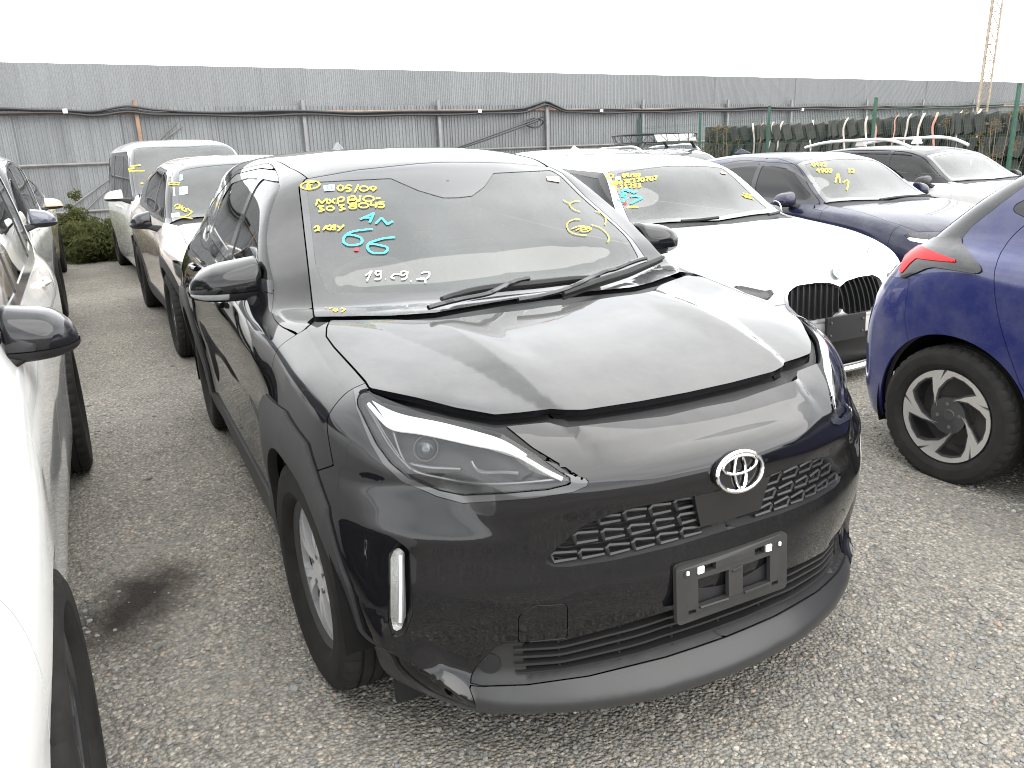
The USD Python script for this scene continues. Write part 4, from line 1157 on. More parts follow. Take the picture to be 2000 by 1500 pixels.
    rf = np.array([(.30, -.1), (.30, .515), (.10, .535), (-1.6, .52), (-1.85, .48), (-1.85, -.1)])
    R, S = S.cut(in_top(rf, 1.2), .0035)
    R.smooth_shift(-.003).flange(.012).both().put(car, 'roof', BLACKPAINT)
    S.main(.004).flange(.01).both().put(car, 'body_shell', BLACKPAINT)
    inn, _ = inner.cut(lambda s: np.maximum(poly_sd(side_xz(s), dlo) * -1 + .02, 0) * 0 + np.where((poly_sd(side_xz(s), dlo) > .03) | (s.V[:, 1] < .3), -1, 1))
    keep = lambda s: np.where((in_px(ws)(s) > .005), -1.0, 1.0)
    inn, _ = inn.cut(keep)
    inn, _ = inn.cut(lambda s: s.V[:, 0] - 1.95)
    inn.smooth_shift(-.045).both().put(car, 'inner_lining', DARK)
    wheel_well(car, *fr, .40, .40, .86); wheel_well(car, *rr, .40, .40, .86)
    for x, y, st in ((1.29, -.765, 0.05), (1.29, .765, 0.05), (-1.28, -.755, 0), (-1.28, .755, 0)):
        wheel(car, 'five_twin', x, y, .335, .205, .215, st, -1 if y < 0 else 1)
    [part(car, 'mud_flap', box(.02, .12, .10, (1.62, s * .665, .13)), PLASTIC) for s in (-1, 1)]
    part(car, 'underbody', box(3.4, 1.3, .06, (0, 0, .22)), WELL)
    # badge: three rings on a flat oval
    P, n = lift_px(f, [(1442, 918)], .004)
    c = P[0]; c[1] = 0
    up = np.array([-.18, 0, 1.0]); up /= np.linalg.norm(up); out = np.cross([0, 1.0, 0], up); sd = np.array([0, 1.0, 0])
    path = numbered(car, 'badge'); UsdGeom.Xform.Define(stage, path)
    def oval(cx, cz, rx, rz, r, bulge=0.0):
        a = np.linspace(0, 2 * np.pi, 48, endpoint=False)
        return tube(c + sd * (cx + rx * np.cos(a))[:, None] + up * (cz + rz * np.sin(a))[:, None] + out * (.008 + bulge * np.sin(a) ** 2)[:, None], r, 8, closed=True)
    part(path, 'badge_rings', [oval(0, 0, .0670, .0455, .0056), oval(0, .0165, .050, .0205, .0042), oval(0, 0.001, .0165, .0395, .0042)], CHROME)
    a = np.linspace(0, 2 * np.pi, 48, endpoint=False)
    ring = c + sd * (.068 * np.cos(a))[:, None] + up * (.0475 * np.sin(a))[:, None]
    V = np.vstack([ring + out * .002, ring - out * .03, [c + out * .002]]); T = []
    for i in range(48):
        j = (i + 1) % 48
        T += [[96, i, j], [i, 48 + i, 48 + j], [i, 48 + j, j]]
    part(path, 'badge_plate', trimesh.Trimesh(V, np.array(T), process=False), look('satin_black_panel'))
    # empty number plate bracket
    path = numbered(car, 'plate_bracket'); UsdGeom.Xform.Define(stage, path)
    from shapely import box as sbox, Point
    area = sbox(-.172, 0, .172, .150).buffer(-.012).buffer(.012)
    for s in (-1, 1):
        lo_, hi_ = sorted((s * .022, s * .112))
        area = area.difference(sbox(lo_, .034, hi_, .105))
        lo_, hi_ = sorted((s * .060, s * .092)); area = area.difference(sbox(lo_, .118, hi_, .136))
        lo_, hi_ = sorted((s * .118, s * .140)); area = area.difference(sbox(lo_, .020, hi_, .030))
    m = trimesh.creation.extrude_polygon(area, .012, engine='earcut')
    v = m.vertices
    tilt = .07
    def plate(y, z, o): return np.stack([2.082 + o - tilt * z - .25 * y ** 2, y, .402 + z], -1)
    m = trimesh.Trimesh(plate(v[:, 0], v[:, 1], v[:, 2] + .006), m.faces, process=False)
    part(path, 'bracket_frame', m, look('dusty_black_plastic', (.013, .0128, .0122), .6, noise=.3, nscale=18, bump=.12, bscale=500))
    [part(path, 'bracket_rib', q_, look('dusty_black_plastic')) for q_ in [tube(plate(np.array([s * .026, s * .108]), np.array([.032, .032]), np.array([.020, .020])), .0035, 5) for s in (-1, 1)] + [tube(plate(np.array([-.012, .016]), np.array([.100, .104]), np.array([.02, .02])), .003, 5)]]
    part(path, 'backing', trimesh.Trimesh(plate(np.array([-.165, .165, .165, -.165]), np.array([.006, .006, .146, .146]), np.array([.003] * 4)), [[0, 1, 2], [0, 2, 3]], process=False), look('grille_recess'))
    for s in (-1, 1):
        q = rbox(.006, .018, .018, .002, plate(np.array([s * .105]), np.array([.127]), np.array([.0195]))[0]); part(path, 'white_clip', q, PAPER)
        q = trimesh.creation.cylinder(.010, .014, sections=20); q.apply_transform(RY(math.pi / 2)); q.apply_translation(plate(np.array([s * .142]), np.array([.124]), np.array([.012]))[0]); part(path, 'screw_boss', q, look('dusty_black_plastic'))
        q = rbox(.005, .006, .010, .001, plate(np.array([s * .142]), np.array([.128]), np.array([.021]))[0]); part(path, 'screw', q, PAPER)
    # mirrors
    for s in (-1, 1):
        mirror_set(car, .56, 1.085, .775, 1.005, BLACKPAINT, s, size=1.0, arm_z=-.125, arm_in=.0, rep=look('clear_repeater', (.30, .31, .32), .12, coat=1) if True else None)
        # door handles
        for hx in (.14, -.78):
            zz = .955 if hx > 0 else .985
            O = np.array([[hx - .09, s * 1.2, zz], [hx, s * 1.2, zz + .002], [hx + .09, s * 1.2, zz]])
            P, ok = f.hit(O, np.repeat([[0, -s, 0.0]], 3, 0), .1, .6)
            P = P + [0, s * .026, 0]; P[[0, 2]] -= [0, s * .018, 0]
            part(car, 'door_handle', tube(smooth_line(P, 10), .0125, 8), BLACKPAINT)
    # bright strip along the window line
    # roof fin
    fin = hull([(-1.18, 0, 1.52), (-1.16, 0, 1.545), (-1.00, 0, 1.49), (-1.20, .03, 1.485), (-1.20, -.03, 1.485), (-1.02, .012, 1.485), (-1.02, -.012, 1.485)], .006)
    part(car, 'roof_fin', fin, GLOSS)
    # wipers
    def on_ws(px, off): return lift_px(f, dense(px, 5), off)[0]
    for blade, arm in (([(863, 601), (920, 583), (985, 573), (1060, 566), (1120, 559), (1172, 556)], [(838, 620), (905, 606), (980, 588), (1003, 573), (1030, 566)]),
                       ([(1100, 590), (1160, 568), (1215, 550), (1260, 530), (1290, 514)], [(1012, 604), (1100, 588), (1180, 556), (1215, 542), (1240, 528), (1252, 524)])):
        path = numbered(car, 'wiper'); UsdGeom.Xform.Define(stage, path)
        P = on_ws(blade, .028); n = len(P)
        part(path, 'wiper_blade', tube(P, .013 * np.sin(np.linspace(.35, math.pi - .35, n)) ** .5, 6), PLASTIC)
        part(path, 'rubber', tube(on_ws(blade, .012), .006, 5), RUBBER)
        part(path, 'wiper_arm', tube(on_ws(arm, np.interp(np.linspace(0, 1, 5 * len(arm)), [0, .7, 1], [.03, .045, .045])[:, None]), .008, 6), GLOSS)
    # inside
    cabin(car, 1.0, 1.005, .68, .02, -.95, .34, wheel_y=-.36)
    part(car, 'interior_mirror', [rbox(.03, .22, .06, .012, (.36, 0, 1.31)), tube([(.36, 0, 1.31), (.42, 0, 1.37)], .008, 6), hull([(.33, -.07, 1.40), (.33, .07, 1.40), (.50, .05, 1.30), (.50, -.05, 1.30), (.36, .05, 1.355), (.36, -.05, 1.355)], .01)], DARK)
    # paint-marker writing on the windscreen
    c1 = lambda st: [(350 + x / 3.75, 250 + y / 3.75) for x, y in st]
    c2 = lambda st: [(850 + x / 3.75, 250 + y / 3.75) for x, y in st]
    def write(strokes, w, mat, name, crop=c1):
        ds = [dense(crop(st), 4) for st in strokes]
        P, n = lift_px(f, np.vstack(ds), .0022)
        cut = np.cumsum([len(d) for d in ds])[:-1]
        ms = [ribbon(p, q, w) for p, q in zip(np.split(P, cut), np.split(n, cut))]
        part(car, name, ms, mat, smooth=False)
    yl = [ell(960, 422, 70, 28, -.12), [(945, 406), (935, 440)], [(945, 407), (992, 400)], [(940, 424), (975, 418)], [(935, 440), (966, 436)],
          ell(1182, 443, 22, 19), [(1265, 428), (1225, 430), (1222, 444), (1250, 446), (1254, 460), (1222, 466)], [(1312, 420), (1285, 475)], ell(1352, 447, 30, 17), ell(1420, 443, 22, 11), [(1444, 438), (1430, 455), (1414, 466)]]
    write(yl, .0030, YELLOW, 'marker_writing')
    yl = [[(1002, 570), (1016, 525)], [(1016, 525), (1045, 555)], [(1045, 555), (1080, 520)], [(1080, 520), (1086, 556)], [(1095, 525), (1140, 556)], [(1142, 520), (1092, 560)], [(1160, 560), (1166, 515)], [(1166, 515), (1205, 517), (1203, 534), (1165, 540)],
          [(1235, 555), (1241, 510)], [(1241, 510), (1290, 511), (1288, 526), (1245, 530)], [(1245, 530), (1302, 533), (1295, 551), (1238, 555)], [(1328, 498), (1318, 545)], ell(1387, 522, 38, 20), [(1440, 520), (1475, 515)],
          [(1015, 580), (1055, 575), (1032, 592), (1060, 602), (1020, 616)], ell(1107, 592, 26, 15), [(1165, 570), (1205, 567), (1182, 585), (1212, 594), (1172, 608)], ell(1275, 564, 22, 10), ell(1271, 584, 26, 10), ell(1350, 570, 35, 17), [(1408, 548), (1400, 570)], [(1400, 570), (1452, 567)], [(1446, 548), (1438, 586)],
          [(1502, 544), (1466, 546)], [(1466, 546), (1462, 560), (1496, 562), (1500, 574), (1455, 580)]]
    write(yl, .0030, YELLOW, 'marker_writing')
    write([[(990, 735), (1012, 720), (1022, 733), (992, 757)], [(992, 757), (1030, 752)], [(1077, 718), (1055, 752)], [(1108, 714), (1068, 737)], [(1068, 737), (1112, 750)], [(1150, 714), (1120, 724), (1113, 744), (1146, 744)], [(1118, 732), (1148, 728)], [(1158, 722), (1180, 736)], [(1206, 714), (1164, 756)]], .0032, YELLOW, 'marker_writing')
    write([[(1073, 1320), (1076, 1321)], [(1100, 1326), (1122, 1318)], ell(1146, 1338, 12, 9), [(1185, 1325), (1216, 1330), (1188, 1353)]], .0028, YELLOW, 'marker_writing')
    write([[(1325, 672), (1380, 648), (1427, 625)], [(1427, 625), (1395, 695)], [(1345, 662), (1412, 660)], [(1438, 705), (1482, 660)], [(1482, 660), (1525, 710)], [(1525, 710), (1564, 686)],
           [(1415, 742), (1330, 752), (1240, 775), (1208, 805), (1203, 835), (1230, 858), (1290, 860), (1338, 840), (1336, 815), (1300, 795), (1250, 785), (1215, 790)],
           [(1580, 805), (1500, 812), (1420, 835), (1385, 855), (1380, 880), (1400, 910), (1460, 920), (1520, 905), (1526, 885), (1480, 865), (1420, 853), (1386, 857)]], .0042, CYAN, 'marker_writing')
    write([ell(1297, 893, 7, 6)], .005, REDDOT, 'marker_dot')
    write([[(1364, 1085), (1410, 1050)], [(1410, 1050), (1375, 1125)], [(1468, 1050), (1440, 1056), (1440, 1075), (1472, 1070), (1477, 1050)], [(1477, 1050), (1470, 1108), (1432, 1112)], [(1508, 1108), (1513, 1108)], [(1612, 1075), (1572, 1075), (1554, 1098), (1578, 1106)],
           [(1657, 1050), (1626, 1060), (1624, 1080), (1660, 1070), (1672, 1054)], [(1672, 1054), (1652, 1110), (1626, 1112)], [(1695, 1125), (1700, 1125)], [(1772, 1066), (1832, 1064), (1828, 1088), (1740, 1112)], [(1740, 1112), (1800, 1110), (1802, 1140)]], .0024, WHITEMARK, 'marker_writing')
    write([[(935, 530), (960, 545), (982, 555)], [(1060, 538), (1005, 545), (985, 562), (1000, 590), (1060, 615)], [(1170, 610), (1230, 640), (1250, 680), (1240, 710)], [(1060, 672), (990, 682), (963, 715), (985, 760), (1050, 785), (1110, 790)],
           [(1000, 742), (1080, 722), (1130, 735), (1060, 755), (1112, 760), (1142, 738), (1070, 735), (1030, 752)], [(1140, 712), (1210, 735), (1262, 785), (1272, 815), (1260, 840)]], .0022, YELLOW, 'marker_writing', c2)
    P, n = lift_px(f, c1([(1058, 425), (1135, 415), (1140, 458), (1061, 465)]), .002)
    part(car, 'inspection_sticker', trimesh.Trimesh(np.vstack([P, P - n * .001]), [[0, 1, 2], [0, 2, 3], [4, 6, 5], [4, 7, 6]], process=False), PAPER, smooth=False)
    write([[(1085, 432), (1112, 428), (1115, 448), (1088, 450), (1085, 434)]], .002, CYAN, 'sticker_print')
    P, n = lift_px(f, c2([(812, 355), (905, 358), (912, 400), (820, 385)]), .002)
    part(car, 'inspection_sticker', trimesh.Trimesh(P, [[0, 1, 2], [0, 2, 3]], process=False), look('orange_sticker', (.75, .35, .25), .6), smooth=False)
    return car
build_hero()
# ------------------------------------------------------------------ the other cars
class Builder:
    def __init__(self, name, label, loc, yaw, group=None):
        self.path = thing(name, label, 'car', loc, yaw, group)
        self.loc, self.R = np.array(loc, float), RZ(yaw)[:3, :3]
    def px(self, poly, side=-1, mask=None):
        """A cutter traced along the body's lines on its near flank (side -1: the car's right)."""
        f = np.array([1.0, side, 1.0])
        def cut(s):
            P = s.V * f
            W = P @ self.R.T + self.loc
            n = (s.N * f) @ self.R.T
            q, z = to_px(W)
            d = poly_sd(q, poly) * z / FPX
            d = np.where(((CAM_POS - W) * n).sum(1) < 0, np.abs(d) + .05, d)
            return d if mask is None else np.maximum(d, mask(s))
        return cut
    def lift(self, px, off=0.0):
        O = (CAM_POS - self.loc) @ self.R
        D = px_ray(px) @ self.R
        r = np.linalg.norm(O); P, ok = self.form.hit(np.repeat(O[None], len(D), 0), D, max(.3, r - 3.2), r + 3.2, n=130)
        n = self.form.normal(P); n /= np.linalg.norm(n, axis=1, keepdims=True)
        self.ok = ok
        return P + n * off, n
    def write(self, strokes, w, mat, name='marker_writing'):
        ds = [dense(st, 3) for st in strokes]
        P, n = self.lift(np.vstack(ds), .003)
        cut = np.cumsum([len(d) for d in ds])[:-1]
        ms = [ribbon(p[k], q[k], w, .001) for p, q, k in zip(np.split(P, cut), np.split(n, cut), np.split(self.ok, cut)) if k.sum() > 3]
        if not ms: return
        part(self.path, name, ms, mat, smooth=False)
    def pair(self, q, name, mat, label=None):
        q.mirrored().put(self.path, name, mat, label); q.put(self.path, name, mat, label)
    def mid(self, q, name, mat, label=None):
        q.both().put(self.path, name, mat, label)

def blob(P, r, s=1, sub=2):
    """A smooth rounded solid round the points P (y mirrored when s < 0)."""
    h = hull([(x, y * s, z) for x, y, z in P], r * .3, 1)
    h = trimesh.convex.convex_hull(h.vertices)
    v, f = trimesh.remesh.subdivide_loop(h.vertices, h.faces, iterations=sub)
    return trimesh.Trimesh(v, f, process=False)

def car_form(sp):
    W = sp['W'] / 2
    xg = np.arange(sp['prof'][0][0] - .1, sp['prof'][-1][0] + .15, .025); zg = np.arange(.08, sp['H'] + .12, .025); wg = np.arange(0, W + .12, .025)
    st = []
    for x, yw, zb, yb, zr, yr in sp['side']:
        st.append((x, [(.12, yw * .86), (.20, yw * .93), (.34, yw * .965), (.52, yw * .975), (zb - .26, yw * .998), (zb - .15, yw * 1.0), (zb - .06, yw * .978), (zb, yb), (zb + (zr - zb) * .5, yb + (yr - yb) * .42), (zr, yr), (zr + .12, yr - .12)]))
    side = View(xg, zg, table(st, xg, zg), 0, 2, 1, 1.0, blur=sp.get('blur', .7))
    ws = [0, .35, .6, .78, .92, 1.08]
    top = []
    for w in ws:
        top.append((w * W, [(x + dx * w ** 2.2, z + dz * w ** 2.6) for x, z, dx, dz in sp['prof']]))
    tp = View(wg, xg, table(top, wg, xg), 1, 0, 2, 1.0, blur=.6)
    def face(prof, plan, sign):
        zz, xx = zip(*prof)
        t = PchipInterpolator(zz, xx)(np.clip(zg, zz[0], zz[-1]))[None, :] - sign * pch(*zip(*plan), wg / W)[:, None]
        return View(wg, zg, t, 1, 2, 0, sign, blur=.6)
    plan_f = sp.get('plan_f', [(0, 0), (.3, .012), (.5, .05), (.65, .11), (.78, .19), (.88, .30), (.96, .46), (1.1, .8)])
    plan_r = sp.get('plan_r', [(0, 0), (.4, .012), (.6, .04), (.75, .09), (.86, .17), (.94, .28), (1.1, .6)])
    fr, rr = face(sp['front'], plan_f, 1.0), face(sp['rear'], plan_r, -1.0)
    x0 = sp.get('x_roof', .3)
    def k_top(p):
        t = np.clip((p[0] - x0) / .8, 0, 1)
        return sp.get('k_roof', .10) * (1 - t) + sp.get('k_hood', .10) * t + 0 * p[1]
    return Form([(side, 0), (tp, k_top), (fr, sp.get('k_front', .07)), (rr, sp.get('k_rear', .07))], extra=sp.get('extra', ()), zmin=.17)

def build_car(b, sp, pre=None, post=None):
    """The common order of work: arches, glass, bonnet, doors, wheels, cabin; pre(S) may cut parts of its own first."""
    car = b.path
    form = b.form = sp['form'] if 'form' in sp else car_form(sp)
    W = sp['W'] / 2
    x0, x1 = sp['prof'][0][0] - .06, sp['prof'][-1][0] + .12
    S = nets(form, ((x0, x1), W + .06, (.1, sp['H'] + .06)), sp.get('h', .024))
    R = sp.get('R', .33)
    fx, rx = sp['axles']
    ar = R + sp.get('arch', .045)
    arch = lambda s: np.minimum(in_side(arch_poly(fx, R, ar), W * .5)(s), in_side(arch_poly(rx, R, ar), W * .5)(s))
    _, S = S.cut(arch)
    inner = S.copy()
    paint = sp['paint']
    if sp.get('clad'):
        c = sp['clad']
        cp = lambda s: np.minimum(np.minimum(in_side(arch_poly(fx, R, ar + c), W * .5)(s), in_side(arch_poly(rx, R, ar + c), W * .5)(s)), poly_sd(side_xz(s), [(x0, -1), (x0, sp.get('clad_z', .36)), (x1, sp.get('clad_z', .36)), (x1, -1)]))
        C, S = S.cut(cp, .001)
        b.mid(C.smooth_shift(.006).flange(.02), 'lower_cladding', CLAD)
    if pre:
        S = pre(b, S)
    # windscreen with its black border
    ws = np.array(sp['ws'])                       # (x, y) going round: foot centre, foot corner, head corner, head centre
    wsp = np.vstack([ws, ws[::-1] * [1, -1]])
    scr, S = S.cut(lambda s: np.maximum(poly_sd(top_xy(s), wsp), .16 - s.N[:, 2]), .002)
    g = wsp.copy(); cen = g.mean(0)
    from shapely import Polygon
    gp = Polygon(wsp).buffer(-sp.get('frit', .055)).buffer(-.04).buffer(.04)
    gp = np.array(gp.exterior.coords)[:-1]
    gl, fr_ = scr.cut(lambda s: poly_sd(top_xy(s), gp))
    b.mid(gl.smooth_shift(-.002), 'windscreen', sp.get('ws_glass', WSGLASS)); b.mid(fr_, 'windscreen_border', look('screen_border_print'))
    if 'hood' in sp:
        hp = np.array(sp['hood']); hp = np.vstack([hp, hp[::-1] * [1, -1]])
        H, S = S.cut(lambda s: np.maximum(poly_sd(top_xy(s), hp), .35 - s.N[:, 2] - (s.V[:, 2] > .7) * .25), .002)
        b.mid(H.flange(.012), 'bonnet', paint)
        cw = np.array(sp['cowl']); cw = np.vstack([cw, cw[::-1] * [1, -1]])
        C, S = S.cut(lambda s: np.maximum(poly_sd(top_xy(s), cw), .16 - s.N[:, 2]), .001)
        b.mid(C.smooth_shift(-.01), 'cowl_panel', PLASTIC)
    dlo = round_poly(sp['dlo'], .02)
    Wn, S = S.cut(lambda s: np.maximum(in_side(dlo, .2)(s), (.40 - s.N[:, 1]) * .2), .001)
    for i, (poly, mat) in enumerate(sp['panes']):
        a, Wn = Wn.cut(in_side(round_poly(poly, .025), .2))
        b.pair(a.smooth_shift(-.006), 'side_window', mat)
    b.pair(Wn.smooth_shift(-.002).flange(.006), 'window_surround', sp.get('surround', GLOSS))
    if 'bumper' in sp:
        B, S = S.cut(lambda s: poly_sd(side_xz(s), sp['bumper']), .0015)
        b.mid(B.flange(.01), 'front_bumper', paint)
    if 'wing' in sp:
        B, S = S.cut(lambda s: poly_sd(side_xz(s), sp['wing']), .0015)
        b.pair(B.main(.1).flange(.01), 'front_wing', paint)
    for d in sp.get('doors', ()):
        B, S = S.cut(lambda s: np.maximum(in_side(np.array(d), .2)(s), (.40 - s.N[:, 1]) * .2), .0016)
        b.pair(B.main().flange(.01), 'door', paint)
    if 'roof' in sp:
        rp = np.array(sp['roof']); rp = np.vstack([rp, rp[::-1] * [1, -1]])
        Rf, S = S.cut(lambda s: np.maximum(poly_sd(top_xy(s), rp), .5 - s.N[:, 2]), .003)
        b.mid(Rf.smooth_shift(-.002).flange(.01), 'roof', sp.get('roof_paint', paint))
    if 'upper' in sp:                      # pillars and roof edge in a second colour
        zu, um, xu = sp['upper']
        U, S = S.split(np.maximum(zu - S.V[:, 2], S.V[:, 0] - xu)); b.mid(U, 'pillars', um)
    b.mid(S.flange(.008), 'body_shell', paint)
    inn, _ = inner.cut(lambda s: np.where((poly_sd(side_xz(s), dlo) > .03) | (s.V[:, 1] < .2), -1.0, 1.0))
    inn, _ = inn.cut(lambda s: np.where((poly_sd(top_xy(s), wsp) > .01) | (s.N[:, 2] < .16) | (s.V[:, 2] < .5), -1.0, 1.0))
    b.mid(inn.smooth_shift(-.045), 'inner_lining', sp.get('lining', DARK))
    tw = sp.get('tw', .20)
    wheel_well(car, fx, R, ar + .015, W - .38, W - .06); wheel_well(car, rx, R, ar + .015, W - .38, W - .07)
    for x in (fx, rx):
        for s in (-1, 1):
            wheel(car, sp.get('wheel', 'ten'), x, s * (W - sp.get('inset', .02) - tw / 2), R, tw, sp.get('rim', R * .64), sp.get('steer', 0) if x == fx else 0, s)
    part(car, 'underbody', box(x1 - x0 - .8, W * 1.5, .06, ((x0 + x1) / 2, 0, .23)), WELL)
    if 'cabin' in sp:
        cabin(car, *sp['cabin'], seat=sp.get('seat', SEAT))
    if 'mirror' in sp:
        for s in (-1, 1):
            mirror_set(b, *sp['mirror'], s)
    for hx, hz in sp.get('handles', ()):
        for s in (-1, 1):
            O = np.array([[hx - .09, s * 1.3, hz], [hx, s * 1.3, hz], [hx + .09, s * 1.3, hz]])
            P, ok = form.hit(O, np.repeat([[0, -s, 0.0]], 3, 0), .1, .8)
            P = P + [0, s * .026, 0]; P[[0, 2]] -= [0, s * .018, 0]
            part(car, 'door_handle', tube(smooth_line(P, 8), .012, 6), sp.get('handle_mat', paint))
    if 'wiper' in sp:
        for px in sp['wiper']:
            P, n = b.lift(dense(px, 5), .02); P = P[b.ok]
            if len(P) < 4: continue
            part(car, 'wiper', tube(P, .012, 6), PLASTIC)
    if post:
        post(b, sp)
# bodies; x forward from the middle of the wheelbase
WHITEPAINT = look('white_car_paint', (.52, .52, .508), .2, coat=1.0, spec=.2, dust=.04)
PEARL = look('pearl_white_car_paint', (.60, .60, .57), .2, coat=1.0, dust=.06)
BEIGEPAINT = look('beige_metallic_car_paint', (.30, .262, .235), .25, metal=.2, coat=1.0, dust=.05)
NAVYPAINT = look('navy_car_paint', (.008, .0095, .024), .25, coat=.6, spec=.1, dust=.10, film=.03)
BLUEPAINT = look('blue_car_paint', (.0125, .0155, .062), .2, metal=.1, coat=1.0, spec=.2, dust=.07)
CREAMPAINT = look('cream_car_paint', (.50, .42, .31), .2, coat=1.0, dust=.05)
DARKGREYPAINT = look('dark_grey_car_paint', (.03, .03, .033), .12, coat=1.0, dust=.08)

def straight(x0, x1, W, zb, yb, zr, yr, tail=.86, nose=.80, tz=0.0, top_taper=.0):
    """Side stations of an ordinary five-door: full width in the middle, drawn in at both ends."""
    L = x1 - x0
    w = W / 2
    o = []
    for t, k in ((0, tail), (.10, .95), (.25, 1.0), (.5, 1.0), (.72, 1.0), (.84, .985), (.92, .95), (1.0, nose)):
        q = top_taper * max(0, .35 - t) / .35
        o.append((x0 + L * t, w * k, zb + tz * (1 - t), yb * (1 + (k - 1) * 1.0) - q, zr, yr * (1 + (k - 1) * .8) - q))
    return o
def profile(p):
    return p

# ---- beige crossover right behind the black one
def beige_pre(b, S):
    hl = [(336, 508), (345, 509), (378, 518), (392, 524), (388, 545), (366, 549), (352, 546), (343, 536)]
    L, S = S.cut(b.px(hl, -1, lambda s: 1.2 - s.V[:, 0]), .001)
    b.pair(L.smooth_shift(.002), 'headlight_lens', LENS); b.pair(L.smooth_shift(-.04), 'headlight_housing', look('dark_lamp_housing', (.12, .12, .125), .2, metal=.6))
    return S
beige = dict(W=1.765, H=1.55, h=.02, axles=(1.285, -1.285), R=.335, paint=BEIGEPAINT, wheel='five_twin', rim=.22, clad=.085, inset=.0, clad_z=.36,
    prof=[(-2.12, .62, .12, -.02), (-2.08, .95, .14, -.03), (-1.92, 1.10, .14, -.05), (-1.58, 1.40, .12, -.10), (-1.3, 1.47, 0, -.11), (-.6, 1.53, 0, -.11), (0, 1.52, 0, -.11), (.25, 1.475, -.02, -.10), (.98, 1.03, -.14, -.01), (1.12, 1.01, -.14, -.015), (1.6, .965, -.2, -.05), (1.92, .88, -.28, -.07), (2.06, .78, -.3, -.06), (2.14, .62, -.3, -.02)],
    side=[(-2.15, .74, .99, .66, 1.36, .42), (-1.9, .82, 1.06, .74, 1.40, .52), (-1.285, .885, 1.06, .80, 1.43, .59), (-.6, .875, 1.02, .80, 1.44, .61), (0, .868, 1.0, .80, 1.43, .61), (.6, .87, .98, .79, 1.42, .60), (1.0, .878, .97, .775, 1.3, .57), (1.285, .888, .94, .755, 1.2, .55), (1.7, .84, .88, .70, 1.1, .5), (2.0, .74, .82, .62, 1.1, .45), (2.2, .62, .78, .5, 1.1, .4)],
    front=[(.1, 2.0), (.2, 2.10), (.4, 2.14), (.6, 2.15), (.75, 2.14), (.95, 2.0)], rear=[(.1, -2.0), (.3, -2.1), (.6, -2.12), (.95, -2.05), (1.1, -1.95), (1.5, -1.7)],
    ws=[(.96, 0), (.85, .73), (.285, .595), (.27, 0)], hood=[(1.10, -.0), (1.02, .70), (1.5, .72), (1.78, .66), (1.96, .4), (2.02, 0)], cowl=[(.94, 0), (.83, .745), (1.02, .70), (1.11, 0)],
    dlo=[(1.02, 1.0), (.30, 1.40), (-.6, 1.44), (-1.3, 1.36), (-1.62, 1.20), (-1.2, 1.08), (0, 1.02)],
    panes=[([(.86, 1.04), (.32, 1.36), (-.05, 1.40), (.02, 1.05)], PRIVACY), ([(-.1, 1.40), (-.6, 1.40), (-1.0, 1.33), (-.9, 1.11), (-.05, 1.06)], PRIVACY)],
    wing=[(1.02, .3), (1.0, .95), (.85, 1.1), (2.3, 1.1), (2.3, .6), (1.62, .6), (1.62, .3)], bumper=[(1.62, -.1), (1.62, .6), (2.3, .6), (2.3, -.1)],
    doors=[[(1.02, .36), (1.0, .95), (.85, 1.1), (.3, 1.46), (-.06, 1.47), (-.06, .36)], [(-.06, 1.47), (-.06, .36), (-.85, .36), (-.95, .7), (-1.1, 1.1), (-1.0, 1.40), (-.6, 1.47)]],
    roof=[(.24, 0), (.26, .50), (-1.5, .46), (-1.6, 0)], cabin=(.98, .96, .66, -.02, -.9, .33), mirror=(.60, 1.02, .86, 1.02, GLOSS), handles=[(.10, .93), (-.80, .95)])
b = Builder('beige_crossover', 'beige crossover with black mirror caps parked right behind the black crossover', (-4.60, -.04, -.012), math.radians(2.2))
build_car(b, beige, beige_pre)
Z3 = lambda st: [(180 + x / 3.26, 260 + y / 3.26) for x, y in st]
b.write([Z3(q) for q in ([(525, 470), (545, 455), (560, 462), (530, 482)], [(530, 482), (565, 478)], [(575, 465), (570, 490)], [(590, 475), (572, 485), (592, 500)], [(600, 480), (596, 505)], [(600, 482), (615, 486)], [(615, 490), (640, 505)], [(640, 500), (600, 530), (560, 535), (640, 545)])], .005, YELLOW)
b.write([Z3(q) for q in ([(485, 280), (500, 275)], [(488, 320), (510, 316), (560, 320)], [(488, 330), (530, 328), (555, 332)])], .005, YELLOW)
P, n = b.lift(Z3([(505, 270), (575, 265), (578, 300), (508, 312)]), .003)
part(b.path, 'blue_notice', trimesh.Trimesh(P, [[0, 1, 2], [0, 2, 3]], process=False), look('blue_notice_print', (.35, .62, .75), .5), smooth=False)
P, n = b.lift(Z3([(515, 345), (608, 340), (610, 388), (518, 400)]), .003)
part(b.path, 'pale_notice', trimesh.Trimesh(P, [[0, 1, 2], [0, 2, 3]], process=False), look('pale_notice_print', (.62, .74, .76), .5), smooth=False)
P, n = b.lift(Z3([(505, 512), (555, 508), (556, 532), (508, 538)]), .003)
part(b.path, 'white_label', trimesh.Trimesh(P, [[0, 1, 2], [0, 2, 3]], process=False), PAPER, smooth=False)

